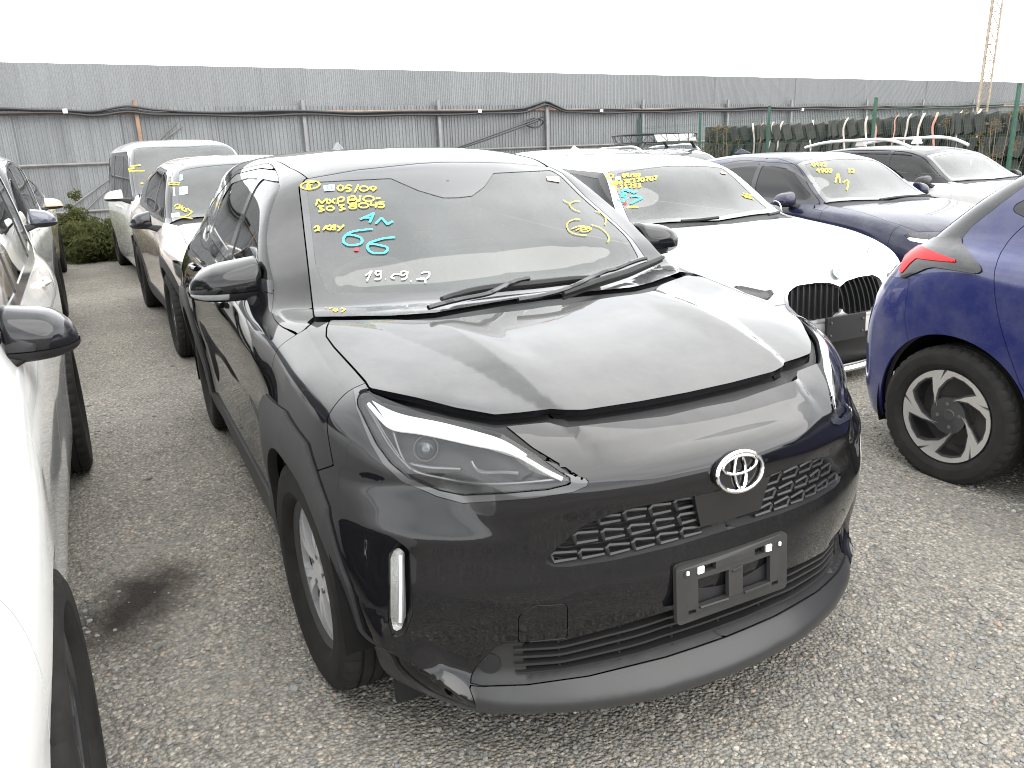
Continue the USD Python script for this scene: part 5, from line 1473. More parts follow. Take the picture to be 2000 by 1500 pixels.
# ---- white people carrier by the fence
van = dict(W=1.70, H=1.86, h=.028, axles=(1.40, -1.40), R=.32, paint=PEARL, wheel='ten', x_roof=1.0,
    prof=[(-2.3, .7, .1, 0), (-2.28, 1.0, .1, 0), (-2.2, 1.5, .08, 0), (-2.05, 1.77, .05, -.05), (-1.7, 1.82, 0, -.06), (-.5, 1.86, 0, -.06), (.55, 1.83, 0, -.06), (.88, 1.77, -.05, -.06), (1.70, 1.14, -.2, 0), (1.80, 1.10, -.2, -.01), (2.05, 1.02, -.25, -.05), (2.2, .90, -.28, -.05), (2.28, .70, -.3, 0)],
    side=straight(-2.35, 2.35, 1.70, 1.06, .80, 1.72, .66, tail=.93, nose=.74),
    front=[(.1, 2.15), (.2, 2.24), (.4, 2.28), (.7, 2.28), (.95, 2.2), (1.1, 2.1)], rear=[(.1, -2.25), (.4, -2.3), (1.0, -2.28), (1.5, -2.2), (1.85, -2.05)],
    ws=[(1.68, 0), (1.50, .735), (.82, .655), (.92, 0)], hood=[(1.82, 0), (1.66, .70), (1.95, .66), (2.12, .4), (2.18, 0)], cowl=[(1.66, 0), (1.50, .70), (1.68, .70), (1.83, 0)],
    dlo=[(1.56, 1.10), (1.0, 1.62), (.7, 1.70), (-2.0, 1.70), (-2.15, 1.12)],
    panes=[([(1.36, 1.14), (.98, 1.58), (.42, 1.65), (.42, 1.12)], GLASS), ([(.32, 1.65), (-.75, 1.66), (-.75, 1.12), (.32, 1.12)], PRIVACY), ([(-.85, 1.66), (-1.95, 1.64), (-2.05, 1.14), (-.85, 1.12)], PRIVACY)],
    doors=[[(1.30, .3), (1.36, .9), (1.5, 1.1), (.9, 1.75), (.36, 1.76), (.36, .3)], [(.36, 1.76), (.36, .3), (-.80, .3), (-.80, 1.76)]],
    roof=[(.86, 0), (.80, .56), (-1.9, .58), (-2.0, 0)], cabin=(1.55, 1.05, .62, .45, -.7, .42), mirror=(1.28, 1.16, .86, 1.07, PEARL), handles=[(.55, 1.0), (.15, 1.0)])
b = Builder('white_people_carrier', 'tall white people carrier standing nearest the fence behind the beige crossover', (-9.35, -.20, -.09), math.radians(4.0))
build_car(b, van)
b.write([Z3(q) for q in ([(245, 210), (310, 206)], [(232, 228), (270, 225)], [(235, 240), (335, 240)], [(310, 320), (325, 322)])], .010, YELLOW)

# ---- white crossover close on the left
wl = dict(W=1.82, H=1.62, h=.016, axles=(1.335, -1.335), R=.345, paint=WHITEPAINT, wheel='dark_y', rim=.235, steer=.0, inset=.005, arch=.04, x_roof=.4, k_hood=.16, k_front=.12,
    prof=[(-2.15, .62, .12, -.02), (-2.10, .98, .12, -.02), (-2.02, 1.12, .12, -.03), (-1.86, 1.45, .10, -.05), (-1.6, 1.57, 0, -.06), (-.6, 1.63, 0, -.06), (.05, 1.61, 0, -.06), (.30, 1.56, -.02, -.06), (1.02, 1.09, -.16, -.01), (1.16, 1.07, -.16, -.015), (1.6, 1.02, -.2, -.05), (1.95, .93, -.28, -.07), (2.10, .82, -.3, -.06), (2.2, .62, -.3, -.02)],
    side=[(-2.2, .80, 1.04, .74, 1.46, .62), (-1.9, .865, 1.07, .80, 1.50, .68), (-1.335, .90, 1.07, .845, 1.53, .725), (-.6, .89, 1.06, .85, 1.54, .735), (0, .885, 1.05, .85, 1.54, .735), (.6, .888, 1.03, .84, 1.52, .72), (1.0, .895, 1.01, .815, 1.4, .68), (1.335, .908, .98, .785, 1.3, .64), (1.7, .905, .93, .74, 1.2, .55), (2.0, .865, .87, .66, 1.2, .48), (2.3, .74, .82, .52, 1.2, .4)],
    plan_f=[(0, 0), (.4, .02), (.65, .06), (.8, .12), (.9, .22), (.97, .40), (1.1, .8)],
    front=[(.1, 2.05), (.2, 2.16), (.4, 2.2), (.65, 2.21), (.8, 2.18), (1.0, 2.05)], rear=[(.1, -2.05), (.3, -2.15), (.6, -2.17), (.98, -2.1), (1.15, -1.98), (1.6, -1.75)],
    ws=[(1.0, 0), (.88, .69), (.34, .56), (.31, 0)], hood=[(1.14, 0), (1.05, .68), (1.5, .74), (1.80, .68), (2.0, .4), (2.06, 0)], cowl=[(.98, 0), (.86, .71), (1.05, .71), (1.15, 0)],
    dlo=[(1.06, 1.045), (.36, 1.49), (-.5, 1.55), (-1.3, 1.53), (-1.52, 1.47), (-1.46, 1.12), (-1.2, 1.085), (0, 1.065)],
    panes=[([(.88, 1.09), (.36, 1.45), (-.06, 1.495), (.02, 1.10)], GLASS), ([(-.14, 1.495), (-.6, 1.505), (-.98, 1.49), (-.95, 1.12), (-.07, 1.105)], GLASS), ([(-1.06, 1.485), (-1.3, 1.475), (-1.42, 1.43), (-1.38, 1.15), (-1.04, 1.125)], GLASS)],
    wing=[(1.04, .3), (1.06, 1.0), (.9, 1.16), (1.66, 1.16), (1.66, .3)], bumper=[(1.66, -.1), (1.66, 1.16), (2.4, 1.1), (2.4, -.1)],
    doors=[[(1.04, .3), (1.06, 1.0), (.9, 1.16), (.36, 1.54), (-.08, 1.55), (-.06, .3)], [(-.08, 1.55), (-.06, .3), (-.85, .3), (-.95, .75), (-1.1, 1.15), (-1.05, 1.50), (-.6, 1.56)]],
    roof=[(.28, 0), (.30, .52), (-1.6, .50), (-1.7, 0)], cabin=(1.02, 1.02, .68, .02, -.9, .36), handles=[(.10, 1.0), (-.82, 1.02)], seat=look('pale_seat_cloth', (.38, .37, .35), .85))
b = Builder('white_crossover', 'white crossover close on the left with a gloss black mirror cap and dark wheels', (.37, -2.345, 0), math.radians(1.0))
def wl_post(b, sp):
    for s in (1, -1):
        mirror_set(b, .60, 1.055, .835, 1.005, GLOSS, s, size=1.05)
    [part(b.path, 'mud_guard', rbox(.04, .20, .30, .012, (.985, s * .775, .36)), PLASTIC) for s in (-1, 1)]
    [part(b.path, 'roof_rail', tube(smooth_line([(.15, s * .64, 1.55), (.05, s * .645, 1.60), (-.6, s * .65, 1.62), (-1.3, s * .64, 1.60), (-1.5, s * .63, 1.56)], 24), .014, 8), PLASTIC) for s in (-1, 1)]
build_car(b, wl, None, wl_post)

# ---- two more cars in the row on the left
wl2 = dict(wl); wl2.update(h=.03, paint=WHITEPAINT, wheel='ten', clad=.09, seat=SEAT, lining=DARK, mirror=(.56, 1.10, .87, 1.05, look('dark_blue_grey_cap', (.05, .055, .075), .15, coat=1.0)))
b = Builder('white_crossover', 'white crossover with a dark blue-grey mirror cap, second in the row on the left', (-4.45, -2.60, -.02), math.radians(0))
build_car(b, wl2)
van2 = dict(beige); van2.update(h=.032, paint=CREAMPAINT, clad=None, mirror=(.56, 1.08, .86, 1.06, CREAMPAINT))
b = Builder('cream_hatchback', 'cream hatchback with a cream mirror, last in the row on the left before the fence', (-9.05, -2.72, -.08), 0.0)
build_car(b, van2)
FONT = {'0': [ell(.5, .5, .42, .5, n=12)], '1': [[(.3, .25), (.6, 0), (.5, 1)]], '2': [[(.1, .2), (.5, 0), (.85, .25), (.1, 1)], [(.1, 1), (.9, .95)]], '3': [[(.1, .1), (.7, .05), (.4, .45), (.85, .75), (.1, 1)]],
        '4': [[(.3, 0), (.1, .6)], [(.1, .6), (.95, .55)], [(.75, .1), (.65, 1)]], '5': [[(.9, 0), (.2, .05)], [(.2, .05), (.15, .45), (.8, .6), (.1, 1)]], '6': [[(.85, 0), (.2, .5), (.3, .95), (.85, .8), (.25, .6)]],
        '7': [[(.05, .05), (.95, 0)], [(.95, 0), (.4, 1)]], '8': [ell(.5, .25, .35, .25, n=10), ell(.5, .75, .42, .25, n=10)], '9': [ell(.5, .3, .38, .3, n=10), [(.88, .3), (.8, .7), (.3, 1)]],
        'A': [[(0, 1), (.5, 0)], [(.5, 0), (.9, 1)], [(.2, .6), (.8, .6)]], 'B': [[(.1, 0), (.1, 1)], [(.1, 0), (.8, .2), (.15, .5)], [(.15, .5), (.95, .75), (.1, 1)]], 'K': [[(.1, 0), (.1, 1)], [(.9, 0), (.1, .5)], [(.1, .5), (.9, 1)]],
        'L': [[(.2, 0), (.1, 1)], [(.1, 1), (.8, .95)]], 'N': [[(0, 1), (.1, 0)], [(.1, 0), (.8, 1)], [(.8, 1), (.95, 0)]], 'W': [[(0, 0), (.25, 1)], [(.25, 1), (.5, .3)], [(.5, .3), (.75, 1)], [(.75, 1), (1, 0)]], 'M': [[(0, 1), (.1, 0)], [(.1, 0), (.5, .7)], [(.5, .7), (.9, 0)], [(.9, 0), (1, 1)]],
        'F': [[(.2, 0), (.1, 1)], [(.2, 0), (.9, 0)], [(.15, .5), (.7, .5)]], 'E': [[(.2, 0), (.1, 1)], [(.2, 0), (.9, 0)], [(.15, .5), (.7, .5)], [(.1, 1), (.8, 1)]], '/': [[(.8, 0), (.1, 1)]], '-': [[(.1, .5), (.8, .5)]], '.': [[(.4, .95), (.5, 1)]], 'P': [[(.2, 0), (.1, 1)], [(.2, 0), (.9, .2), (.15, .55)]], 'X': [[(0, 0), (.9, 1)], [(.9, 0), (0, 1)]], ' ': []}
def script(text, x, y, w, h, slope=0.0):
    o = []
    for i, ch in enumerate(text):
        for st in FONT[ch]:
            o.append([(x + (i + .82 * a) * w, y + h * q + slope * (i + a) * w) for a, q in st])
    return o

# ---- white premium crossover with twin grilles
def bm_pre(b, S):
    m = lambda s: 1.4 - s.V[:, 0]
    kid = round_poly([(1537, 580), (1541, 568), (1556, 558), (1590, 553), (1622, 553), (1640, 560), (1648, 574), (1647, 592), (1641, 610), (1627, 621), (1577, 628), (1560, 618), (1540, 598)], 4)
    from shapely import Polygon
    ring = np.array(Polygon(kid).buffer(5.5).exterior.coords)[:-1]
    K, S = S.cut(b.px(kid, -1, m)); Rg, S = S.cut(b.px(ring, -1, m))
    b.pair(K.smooth_shift(-.03), 'grille_recess', look('grille_recess', (.006, .006, .007), .5)); b.pair(Rg.smooth_shift(.006).flange(.03), 'grille_surround', look('satin_silver_trim', (.62, .62, .63), .22, metal=.8))
    hl = [(1428, 558), (1451, 559), (1494, 568), (1506, 566), (1512, 573), (1500, 587), (1486, 582), (1455, 572)]
    L, S = S.cut(b.px(hl, -1, m), .001)
    b.pair(L.smooth_shift(.002), 'headlight_lens', LENS); b.pair(L.smooth_shift(-.03), 'headlight_housing', LAMPBACK)
    I, S = S.cut(in_front([(-1, .23), (.62, .23), (.72, .33), (.60, .47), (-1, .47)], 1.85), .001)
    b.mid(I.smooth_shift(-.03), 'lower_intake', PLASTIC)
    return S
def bm_post(b, sp):
    Kp = round_poly([(1537, 580), (1541, 568), (1556, 558), (1590, 553), (1622, 553), (1640, 560), (1648, 574), (1647, 592), (1641, 610), (1627, 621), (1577, 628), (1560, 618), (1540, 598)], 4)
    for k in range(9):
        t = (k + .5) / 9
        x = 1540 + t * 104
        ys = np.linspace(548, 630, 60); ins = poly_sd(np.stack([x - (ys - 590) * .02, ys], 1), Kp) < -.5
        if ins.sum() < 4: continue
        yy = ys[ins]; P, n = b.lift([(x - (y - 590) * .02, y) for y in np.linspace(yy[0], yy[-1], 8)], -.004)
        for s in (1, -1):
            V = np.vstack([P * [1, s, 1], P * [1, s, 1] - n * [1, s, 1] * .03 + [0, -.006 * s, 0], P * [1, s, 1] + [0, .006, 0]])
            q = len(P); T = []
            for i in range(q - 1):
                for a, c in ((0, q), (2 * q, 0)):
                    T += [[a + i, a + i + 1, c + i + 1], [a + i, c + i + 1, c + i]]
            part(b.path, 'grille_bar', trimesh.Trimesh(V, np.array(T), process=False), PLASTIC, smooth=30)
    P, n = b.lift([(1631, 534)], .004)
    c = P[0]; c[1] = 0; u = np.array([0, 1.0, 0]); v = np.cross(n[0], u); v /= np.linalg.norm(v); nn = np.cross(u, v); nn *= np.sign(nn @ n[0])
    disc = lambda r, a0, a1, o: trimesh.Trimesh(np.vstack([[c + nn * o], [c + nn * o + r * (math.cos(a) * u + math.sin(a) * v) for a in np.linspace(a0, a1, 13)]]), [[0, i + 1, i + 2] for i in range(12)], process=False)
    pth = numbered(b.path, 'badge'); UsdGeom.Xform.Define(stage, pth)
    part(pth, 'badge_ring', disc(.045, 0, 2 * math.pi, .014), look('badge_rim', (.16, .16, .17), .3), smooth=False)
    part(pth, 'badge_face', disc(.040, 0, 2 * math.pi, .016), look('badge_white', (.8, .8, .8), .2, coat=1), smooth=False)
    for k in range(4):
        part(pth, 'badge_quarter', disc(.027, k * math.pi / 2, (k + 1) * math.pi / 2, .018), look('badge_blue', (.03, .25, .62), .2, coat=1) if k % 2 == 0 else look('badge_white', (.8, .8, .8), .2, coat=1), smooth=False)
    pl = rbox(.02, .35, .165, .006); pl.apply_transform(RY(-.06)); pl.apply_translation((2.318, 0, .535)); part(b.path, 'plate_bracket', pl, PLASTIC)
    for y in (-.14, .14):
        for z in (.50, .58): part(b.path, 'bracket_screw', rbox(.008, .012, .012, .002, (2.332, y, z)), DISC)
    part(b.path, 'lower_lip', tube(smooth_line([(2.10, -.66, .225), (2.22, -.35, .225), (2.25, 0, .225), (2.22, .35, .225), (2.10, .66, .225)], 24), .022, 6), look('satin_silver_trim'))
    mirror_set(b, .62, 1.10, .88, 1.06, GLOSS, 1); mirror_set(b, .62, 1.10, .88, 1.06, GLOSS, -1)
    part(b.path, 'mirror_ring', tube(np.array([(.62 + .07 * math.cos(a), 1.0 + .0 * a, 1.12 + .075 * math.sin(a)) for a in np.linspace(0, 2 * math.pi, 20, endpoint=False)]), .007, 6, closed=True), CHROME)
    part(b.path, 'roof_fin', hull([(-1.05, 0, 1.70), (-1.0, 0, 1.66), (-.88, 0, 1.64), (-1.1, .03, 1.64), (-1.1, -.03, 1.64)], .01), WHITEPAINT)
    q = lambda st: [(1140 + x * .21, 300 + y * .21) for x, y in st]
    b.write([q(k) for k in script('04/09', 360, 190, 34, 32, -.02) + script('WBA7K370707', 250, 262, 40, 36, -.12) + script('L13753', 290, 300, 42, 34, -.08) + [ell(240, 212, 34, 20)] + script('F', 225, 200, 26, 26)], .0055, YELLOW)
    b.write([q(k) for k in [[(350, 358), (400, 325)], [(400, 325), (412, 360)], [(365, 345), (410, 345)], [(420, 362), (430, 345), (455, 365), (492, 352)], [(335, 378), (390, 375), (350, 400), (400, 412), (385, 435), (310, 430)], [(435, 405), (460, 400), (545, 415)], [(545, 415), (432, 470)]]], .008, CYAN)
    b.write([q(ell(383, 464, 6, 6))], .010, REDDOT, 'marker_dot')
    b.write([q(k) for k in [[(400, 508), (430, 500), (505, 500)], [(1480, 372), (1570, 395)], [(1470, 388), (1560, 410)], [(1490, 402), (1580, 425)]]], .008, YELLOW)
    for cs in ([(290, 222), (338, 216), (342, 245), (292, 250)],):
        P, n = b.lift(q(cs), .004); part(b.path, 'inspection_sticker', trimesh.Trimesh(P, [[0, 1, 2], [0, 2, 3]], process=False), PAPER, smooth=False)
    P, n = b.lift(q([(1270, 172), (1320, 178), (1328, 195), (1282, 190)]), .004); part(b.path, 'inspection_sticker', trimesh.Trimesh(P, [[0, 1, 2], [0, 2, 3]], process=False), look('orange_sticker', (.75, .35, .25), .6), smooth=False)
bm = dict(W=1.845, H=1.64, h=.02, axles=(1.345, -1.345), R=.355, paint=WHITEPAINT, wheel='ten', k_hood=.08,
    prof=[(-2.3, .62, .12, -.02), (-2.25, 1.0, .14, -.03), (-2.1, 1.15, .14, -.05), (-1.85, 1.48, .12, -.08), (-1.5, 1.58, 0, -.10), (-.7, 1.635, 0, -.10), (.05, 1.61, 0, -.10), (.38, 1.55, -.03, -.09), (1.10, 1.13, -.16, -.01), (1.24, 1.115, -.16, -.015), (1.7, 1.07, -.16, -.04), (2.02, 1.0, -.2, -.05), (2.18, .91, -.2, -.05), (2.28, .70, -.2, -.02)],
    side=straight(-2.33, 2.33, 1.845, 1.10, .835, 1.52, .64, nose=.90),
    plan_f=[(0, 0), (.3, .005), (.5, .022), (.65, .05), (.78, .095), (.88, .165), (.95, .28), (1.1, .8)],
    front=[(.1, 2.08), (.2, 2.18), (.35, 2.24), (.55, 2.28), (.78, 2.285), (.9, 2.24), (1.05, 2.1)], rear=[(.1, -2.15), (.3, -2.28), (.65, -2.3), (1.0, -2.25), (1.2, -2.1), (1.6, -1.85)],
    ws=[(1.08, 0), (.96, .71), (.42, .57), (.39, 0)], hood=[(1.22, 0), (1.14, .70), (1.6, .76), (1.88, .70), (2.08, .42), (2.13, 0)], cowl=[(1.06, 0), (.94, .73), (1.14, .73), (1.23, 0)],
    dlo=[(1.12, 1.10), (.42, 1.50), (-.5, 1.54), (-1.4, 1.48), (-1.75, 1.34), (-1.5, 1.18), (0, 1.13)],
    panes=[([(.94, 1.14), (.42, 1.46), (-.06, 1.50), (.02, 1.16)], GLASS), ([(-.12, 1.50), (-.7, 1.50), (-1.05, 1.45), (-1.0, 1.20), (-.05, 1.165)], PRIVACY)],
    wing=[(1.06, .3), (1.08, 1.02), (.96, 1.2), (1.72, 1.2), (1.72, .3)], bumper=[(1.72, -.1), (1.72, .72), (2.5, .72), (2.5, -.1)],
    doors=[[(1.06, .3), (1.08, 1.02), (.96, 1.2), (.40, 1.56), (-.08, 1.57), (-.06, .3)], [(-.08, 1.57), (-.06, .3), (-.9, .3), (-1.0, .75), (-1.15, 1.18), (-1.1, 1.52), (-.6, 1.58)]],
    roof=[(.36, 0), (.38, .53), (-1.7, .52), (-1.8, 0)], cabin=(1.08, 1.05, .70, .05, -.95, .38), handles=[(.10, 1.02), (-.86, 1.04)], surround=GLOSS, wiper=[[(1330, 437), (1370, 434), (1402, 430)], [(1500, 424), (1510, 422), (1520, 419)]])
b = Builder('white_suv', 'white car with twin black kidney grilles parked between the black crossover and the blue hatchback', (-2.435, 2.926, -.225), math.radians(-.4))
build_car(b, bm, bm_pre, bm_post)

# ---- navy saloon
def nv_post(b, sp):
    q = lambda st: [(1400 + x * .3, 240 + y * .3) for x, y in st]
    b.write([q(k) for k in script('0472', 620, 262, 24, 22) + script('4902', 650, 300, 26, 24) + script('12', 850, 302, 24, 24) + [[(770, 390), (790, 330), (800, 390)], [(820, 390), (850, 375), (845, 440)]]], .007, YELLOW)
    for y in (-.3, .3):
        pass
    vis = look('smoked_visor', (.012, .012, .014), .15, coat=1.0)
    for s in (-1, 1):
        for poly in ([(.66, 1.15), (.36, 1.30), (-.02, 1.345)], [(-.10, 1.345), (-.6, 1.31), (-1.0, 1.20)]):
            P = []
            for x, z in dense(poly, 5):
                h, ok = b.form.hit(np.array([[x, s * 1.3, z]]), np.array([[0, -s, 0.0]]), .1, 1.1)
                if ok[0]: P.append(h[0])
            P = np.array(P); A = P + [0, s * .006, .012]; B_ = P + [0, s * .026, -.045]
            n = len(P); V = np.vstack([A, B_, A - [0, s * .004, 0], B_ - [0, s * .004, 0]]); T = []
            for i in range(n - 1):
                for a, c in ((0, n), (n, 3 * n), (3 * n, 2 * n)):
                    T += [[a + i, a + i + 1, c + i + 1], [a + i, c + i + 1, c + i]]
            part(b.path, 'window_visor', trimesh.Trimesh(V, np.array(T), process=False), vis)
    part(b.path, 'roof_fin', hull([(-1.05, 0, 1.475), (-1.0, 0, 1.45), (-.9, 0, 1.43), (-1.1, .03, 1.43), (-1.1, -.03, 1.43)], .01), NAVYPAINT)
def nv_pre(b, S):
    hl = [(1765, 459), (1780, 455), (1810, 458), (1832, 462), (1826, 470), (1800, 474), (1778, 470)]
    L, S = S.cut(b.px(hl, -1, lambda s: 1.3 - s.V[:, 0]), .001)
    b.pair(L.smooth_shift(.002), 'headlight_lens', LENS); b.pair(L.smooth_shift(-.03), 'headlight_housing', REFLECTOR)
    return S
nv = dict(W=1.795, H=1.445, h=.022, axles=(1.3625, -1.3625), R=.325, paint=NAVYPAINT, wheel='ten', k_hood=.14, roof_paint=NAVYPAINT,
    prof=[(-2.18, .62, .12, -.02), (-2.15, .95, .14, -.03), (-2.0, 1.05, .14, -.05), (-1.6, 1.28, .12, -.08), (-1.2, 1.38, 0, -.10), (-.5, 1.44, 0, -.10), (.0, 1.435, 0, -.10), (.32, 1.385, -.03, -.09), (1.05, .99, -.16, -.01), (1.2, .975, -.16, -.015), (1.7, .92, -.2, -.05), (2.05, .83, -.28, -.07), (2.18, .74, -.3, -.06), (2.26, .58, -.3, -.02)],
    side=straight(-2.22, 2.30, 1.795, .98, .80, 1.34, .60, nose=.76, tz=.04),
    front=[(.1, 2.1), (.2, 2.2), (.4, 2.26), (.6, 2.265), (.75, 2.24), (.9, 2.1)], rear=[(.1, -2.05), (.3, -2.15), (.65, -2.19), (.95, -2.15), (1.1, -2.0), (1.45, -1.6)],
    ws=[(1.03, 0), (.90, .69), (.36, .545), (.33, 0)], hood=[(1.18, 0), (1.08, .70), (1.6, .74), (1.88, .68), (2.06, .42), (2.12, 0)], cowl=[(1.01, 0), (.88, .71), (1.08, .71), (1.19, 0)],
    dlo=[(1.06, .985), (.38, 1.34), (-.4, 1.375), (-1.1, 1.28), (-1.5, 1.13), (-1.2, 1.04), (0, 1.0)],
    panes=[([(.80, 1.02), (.38, 1.29), (-.04, 1.335), (.04, 1.03)], PRIVACY), ([(-.10, 1.335), (-.5, 1.33), (-1.0, 1.24), (-.95, 1.07), (-.03, 1.035)], PRIVACY)],
    wing=[(1.04, .3), (1.02, .90), (.9, 1.05), (1.74, 1.05), (1.74, .3)], bumper=[(1.74, -.1), (1.74, .6), (2.5, .6), (2.5, -.1)],
    doors=[[(1.04, .3), (1.02, .90), (.92, 1.05), (.36, 1.39), (-.07, 1.40), (-.05, .3)], [(-.07, 1.40), (-.05, .3), (-.9, .3), (-1.0, .7), (-1.15, 1.05), (-1.05, 1.34), (-.5, 1.41)]],
    roof=[(.30, 0), (.32, .50), (-1.2, .48), (-1.3, 0)], cabin=(1.02, .93, .68, .0, -.95, .28), mirror=(.62, 1.02, .86, 1.03, NAVYPAINT), handles=[(.10, .88), (-.86, .90)], wiper=[[(1718, 394), (1760, 388), (1815, 386)], [(1822, 386), (1835, 380), (1845, 374)]])
b = Builder('navy_hatchback', 'dusty navy blue car with smoked window visors behind the white kidney-grille car', (-2.93, 5.474, -.10), math.radians(-.6))
build_car(b, nv, nv_pre, nv_post)

# ---- white crossover with a black roof and silver rails
def ws_post(b, sp):
    silver = look('satin_silver_rail', (.66, .66, .67), .3, metal=.7)
    for s in (-1, 1):
        part(b.path, 'roof_rail', tube(smooth_line([(.22, s * .60, 1.50), (.02, s * .61, 1.575), (-.6, s * .62, 1.615), (-1.3, s * .61, 1.585), (-1.62, s * .60, 1.53)], 30), .022, 8), silver)
        part(b.path, 'rail_foot', hull([(-.55, s * .61, 1.60), (-.65, s * .61, 1.60), (-.52, s * .60, 1.54), (-.68, s * .60, 1.54)], .012), silver)
wsv = dict(bm); wsv.update(W=1.80, H=1.58, h=.026, axles=(1.30, -1.30), R=.34, roof_paint=look('black_roof_paint', (.012, .012, .013), .3, coat=.4, spec=.1), clad=.07, ws_glass=WSGLASS, wiper=[], lining=DARK,
    prof=[(x * .965, z - .06 * (z > 1.2) - .05, dx, dz) for x, z, dx, dz in bm['prof']], side=straight(-2.25, 2.25, 1.80, 1.06, .81, 1.46, .62, nose=.78),
    mirror=(.70, 1.08, .88, 1.06, look('black_roof_paint')), surround=look('black_roof_paint'), dlo=[(1.20, 1.05), (.98, 1.16), (.40, 1.50), (-.5, 1.56), (-1.5, 1.50), (-1.95, 1.28), (-1.6, 1.14), (0, 1.08)])
wsv['front'] = [(z, x * .965) for z, x in bm['front']]; wsv['rear'] = [(z, x * .965) for z, x in bm['rear']]
wsv['ws'] = [(1.04, 0), (.92, .69), (.42, .555), (.39, 0)]
wsv['upper'] = (1.075, look('black_roof_paint'), 1.15)
wsv['cabin'] = (1.04, 1.0, .68, .05, -.95, .36)
b = Builder('white_crossover', 'white crossover with a black roof and silver roof rails at the far right', (-4.35, 9.2, -.20), math.radians(.5))
build_car(b, wsv, None, ws_post)

# ---- blue hatchback, its tail towards us
ZB = lambda st: [(1680 + x / 4.285, 350 + y / 4.285) for x, y in st]
def bl_pre(b, S):
    m = lambda s: s.V[:, 0] + .9
    red = ZB([(425, 548), (472, 538), (520, 572), (680, 640), (824, 692), (812, 708), (650, 692), (480, 672), (432, 712), (358, 798), (342, 770), (385, 655)])
    blk = ZB([(340, 800), (350, 760), (400, 620), (425, 540), (485, 528), (560, 530), (640, 490), (690, 490), (858, 492), (856, 545), (930, 640), (1012, 730), (1024, 772), (980, 797), (800, 767), (620, 741), (560, 751), (440, 802), (362, 834)])
    cp = ZB([(300, 489), (300, -500), (1600, -500), (1500, -60), (1371, 60), (1235, 160), (940, 390), (880, 460), (858, 490)])
    R_, S = S.cut(b.px(red, -1, m), .0006); B_, S = S.cut(b.px(blk, -1, m), .0006); C_, S = S.cut(b.px(cp, -1, m), .0012)
    b.pair(R_.smooth_shift(.012).flange(.03), 'tail_lamp', REDLENS); b.pair(B_.smooth_shift(.008).flange(.03), 'tail_lamp_surround', look('dusty_gloss_black', (.010, .010, .011), .25, coat=.8, spec=.1, dust=.10, film=.05)); b.pair(C_.smooth_shift(-.002).flange(.01), 'rear_pillar_trim', look('dusty_gloss_black'))
    bp = ZB([(412, 836), (385, 1000), (370, 1150), (385, 1280), (406, 1372), (200, 2500), (-200, 2500), (-200, 800), (300, 820)])
    Q, S = S.cut(b.px(bp, -1, m), .0008)
    b.mid(Q.main(.3).flange(.01), 'rear_bumper', BLUEPAINT)
    dr = ZB([(1500, 250), (1371, 390), (1300, 450), (1240, 520), (1180, 610), (1150, 680), (1125, 770), (1120, 850), (1128, 980), (1150, 1130), (1190, 1290), (1240, 1450), (1330, 1700), (1480, 2000), (2600, 2000), (2600, 250)])
    D_, S = S.cut(b.px(dr, -1, lambda s: np.maximum(s.V[:, 0] - .1, -1.2 - s.V[:, 0])), .0016)
    b.pair(D_.flange(.012), 'door', BLUEPAINT)
    return S
def bl_post(b, sp):
    P, n = b.lift([(1976, 366)])
    x, z = P[0, 0], P[0, 2]
    part(b.path, 'roof_spoiler', hull([(x - .03, -.50, z + .04), (x - .03, .50, z + .04), (x + .35, -.52, z + .10), (x + .35, .52, z + .10), (x + .02, -.53, z - .02), (x + .02, .53, z - .02), (x + .3, .5, z), (x + .3, -.5, z)], .015), look('dusty_gloss_black'))
    part(b.path, 'wheel_arch_lining_clip', rbox(.02, .02, .02, .004, (-1.60, -.76, .42)), PAPER)
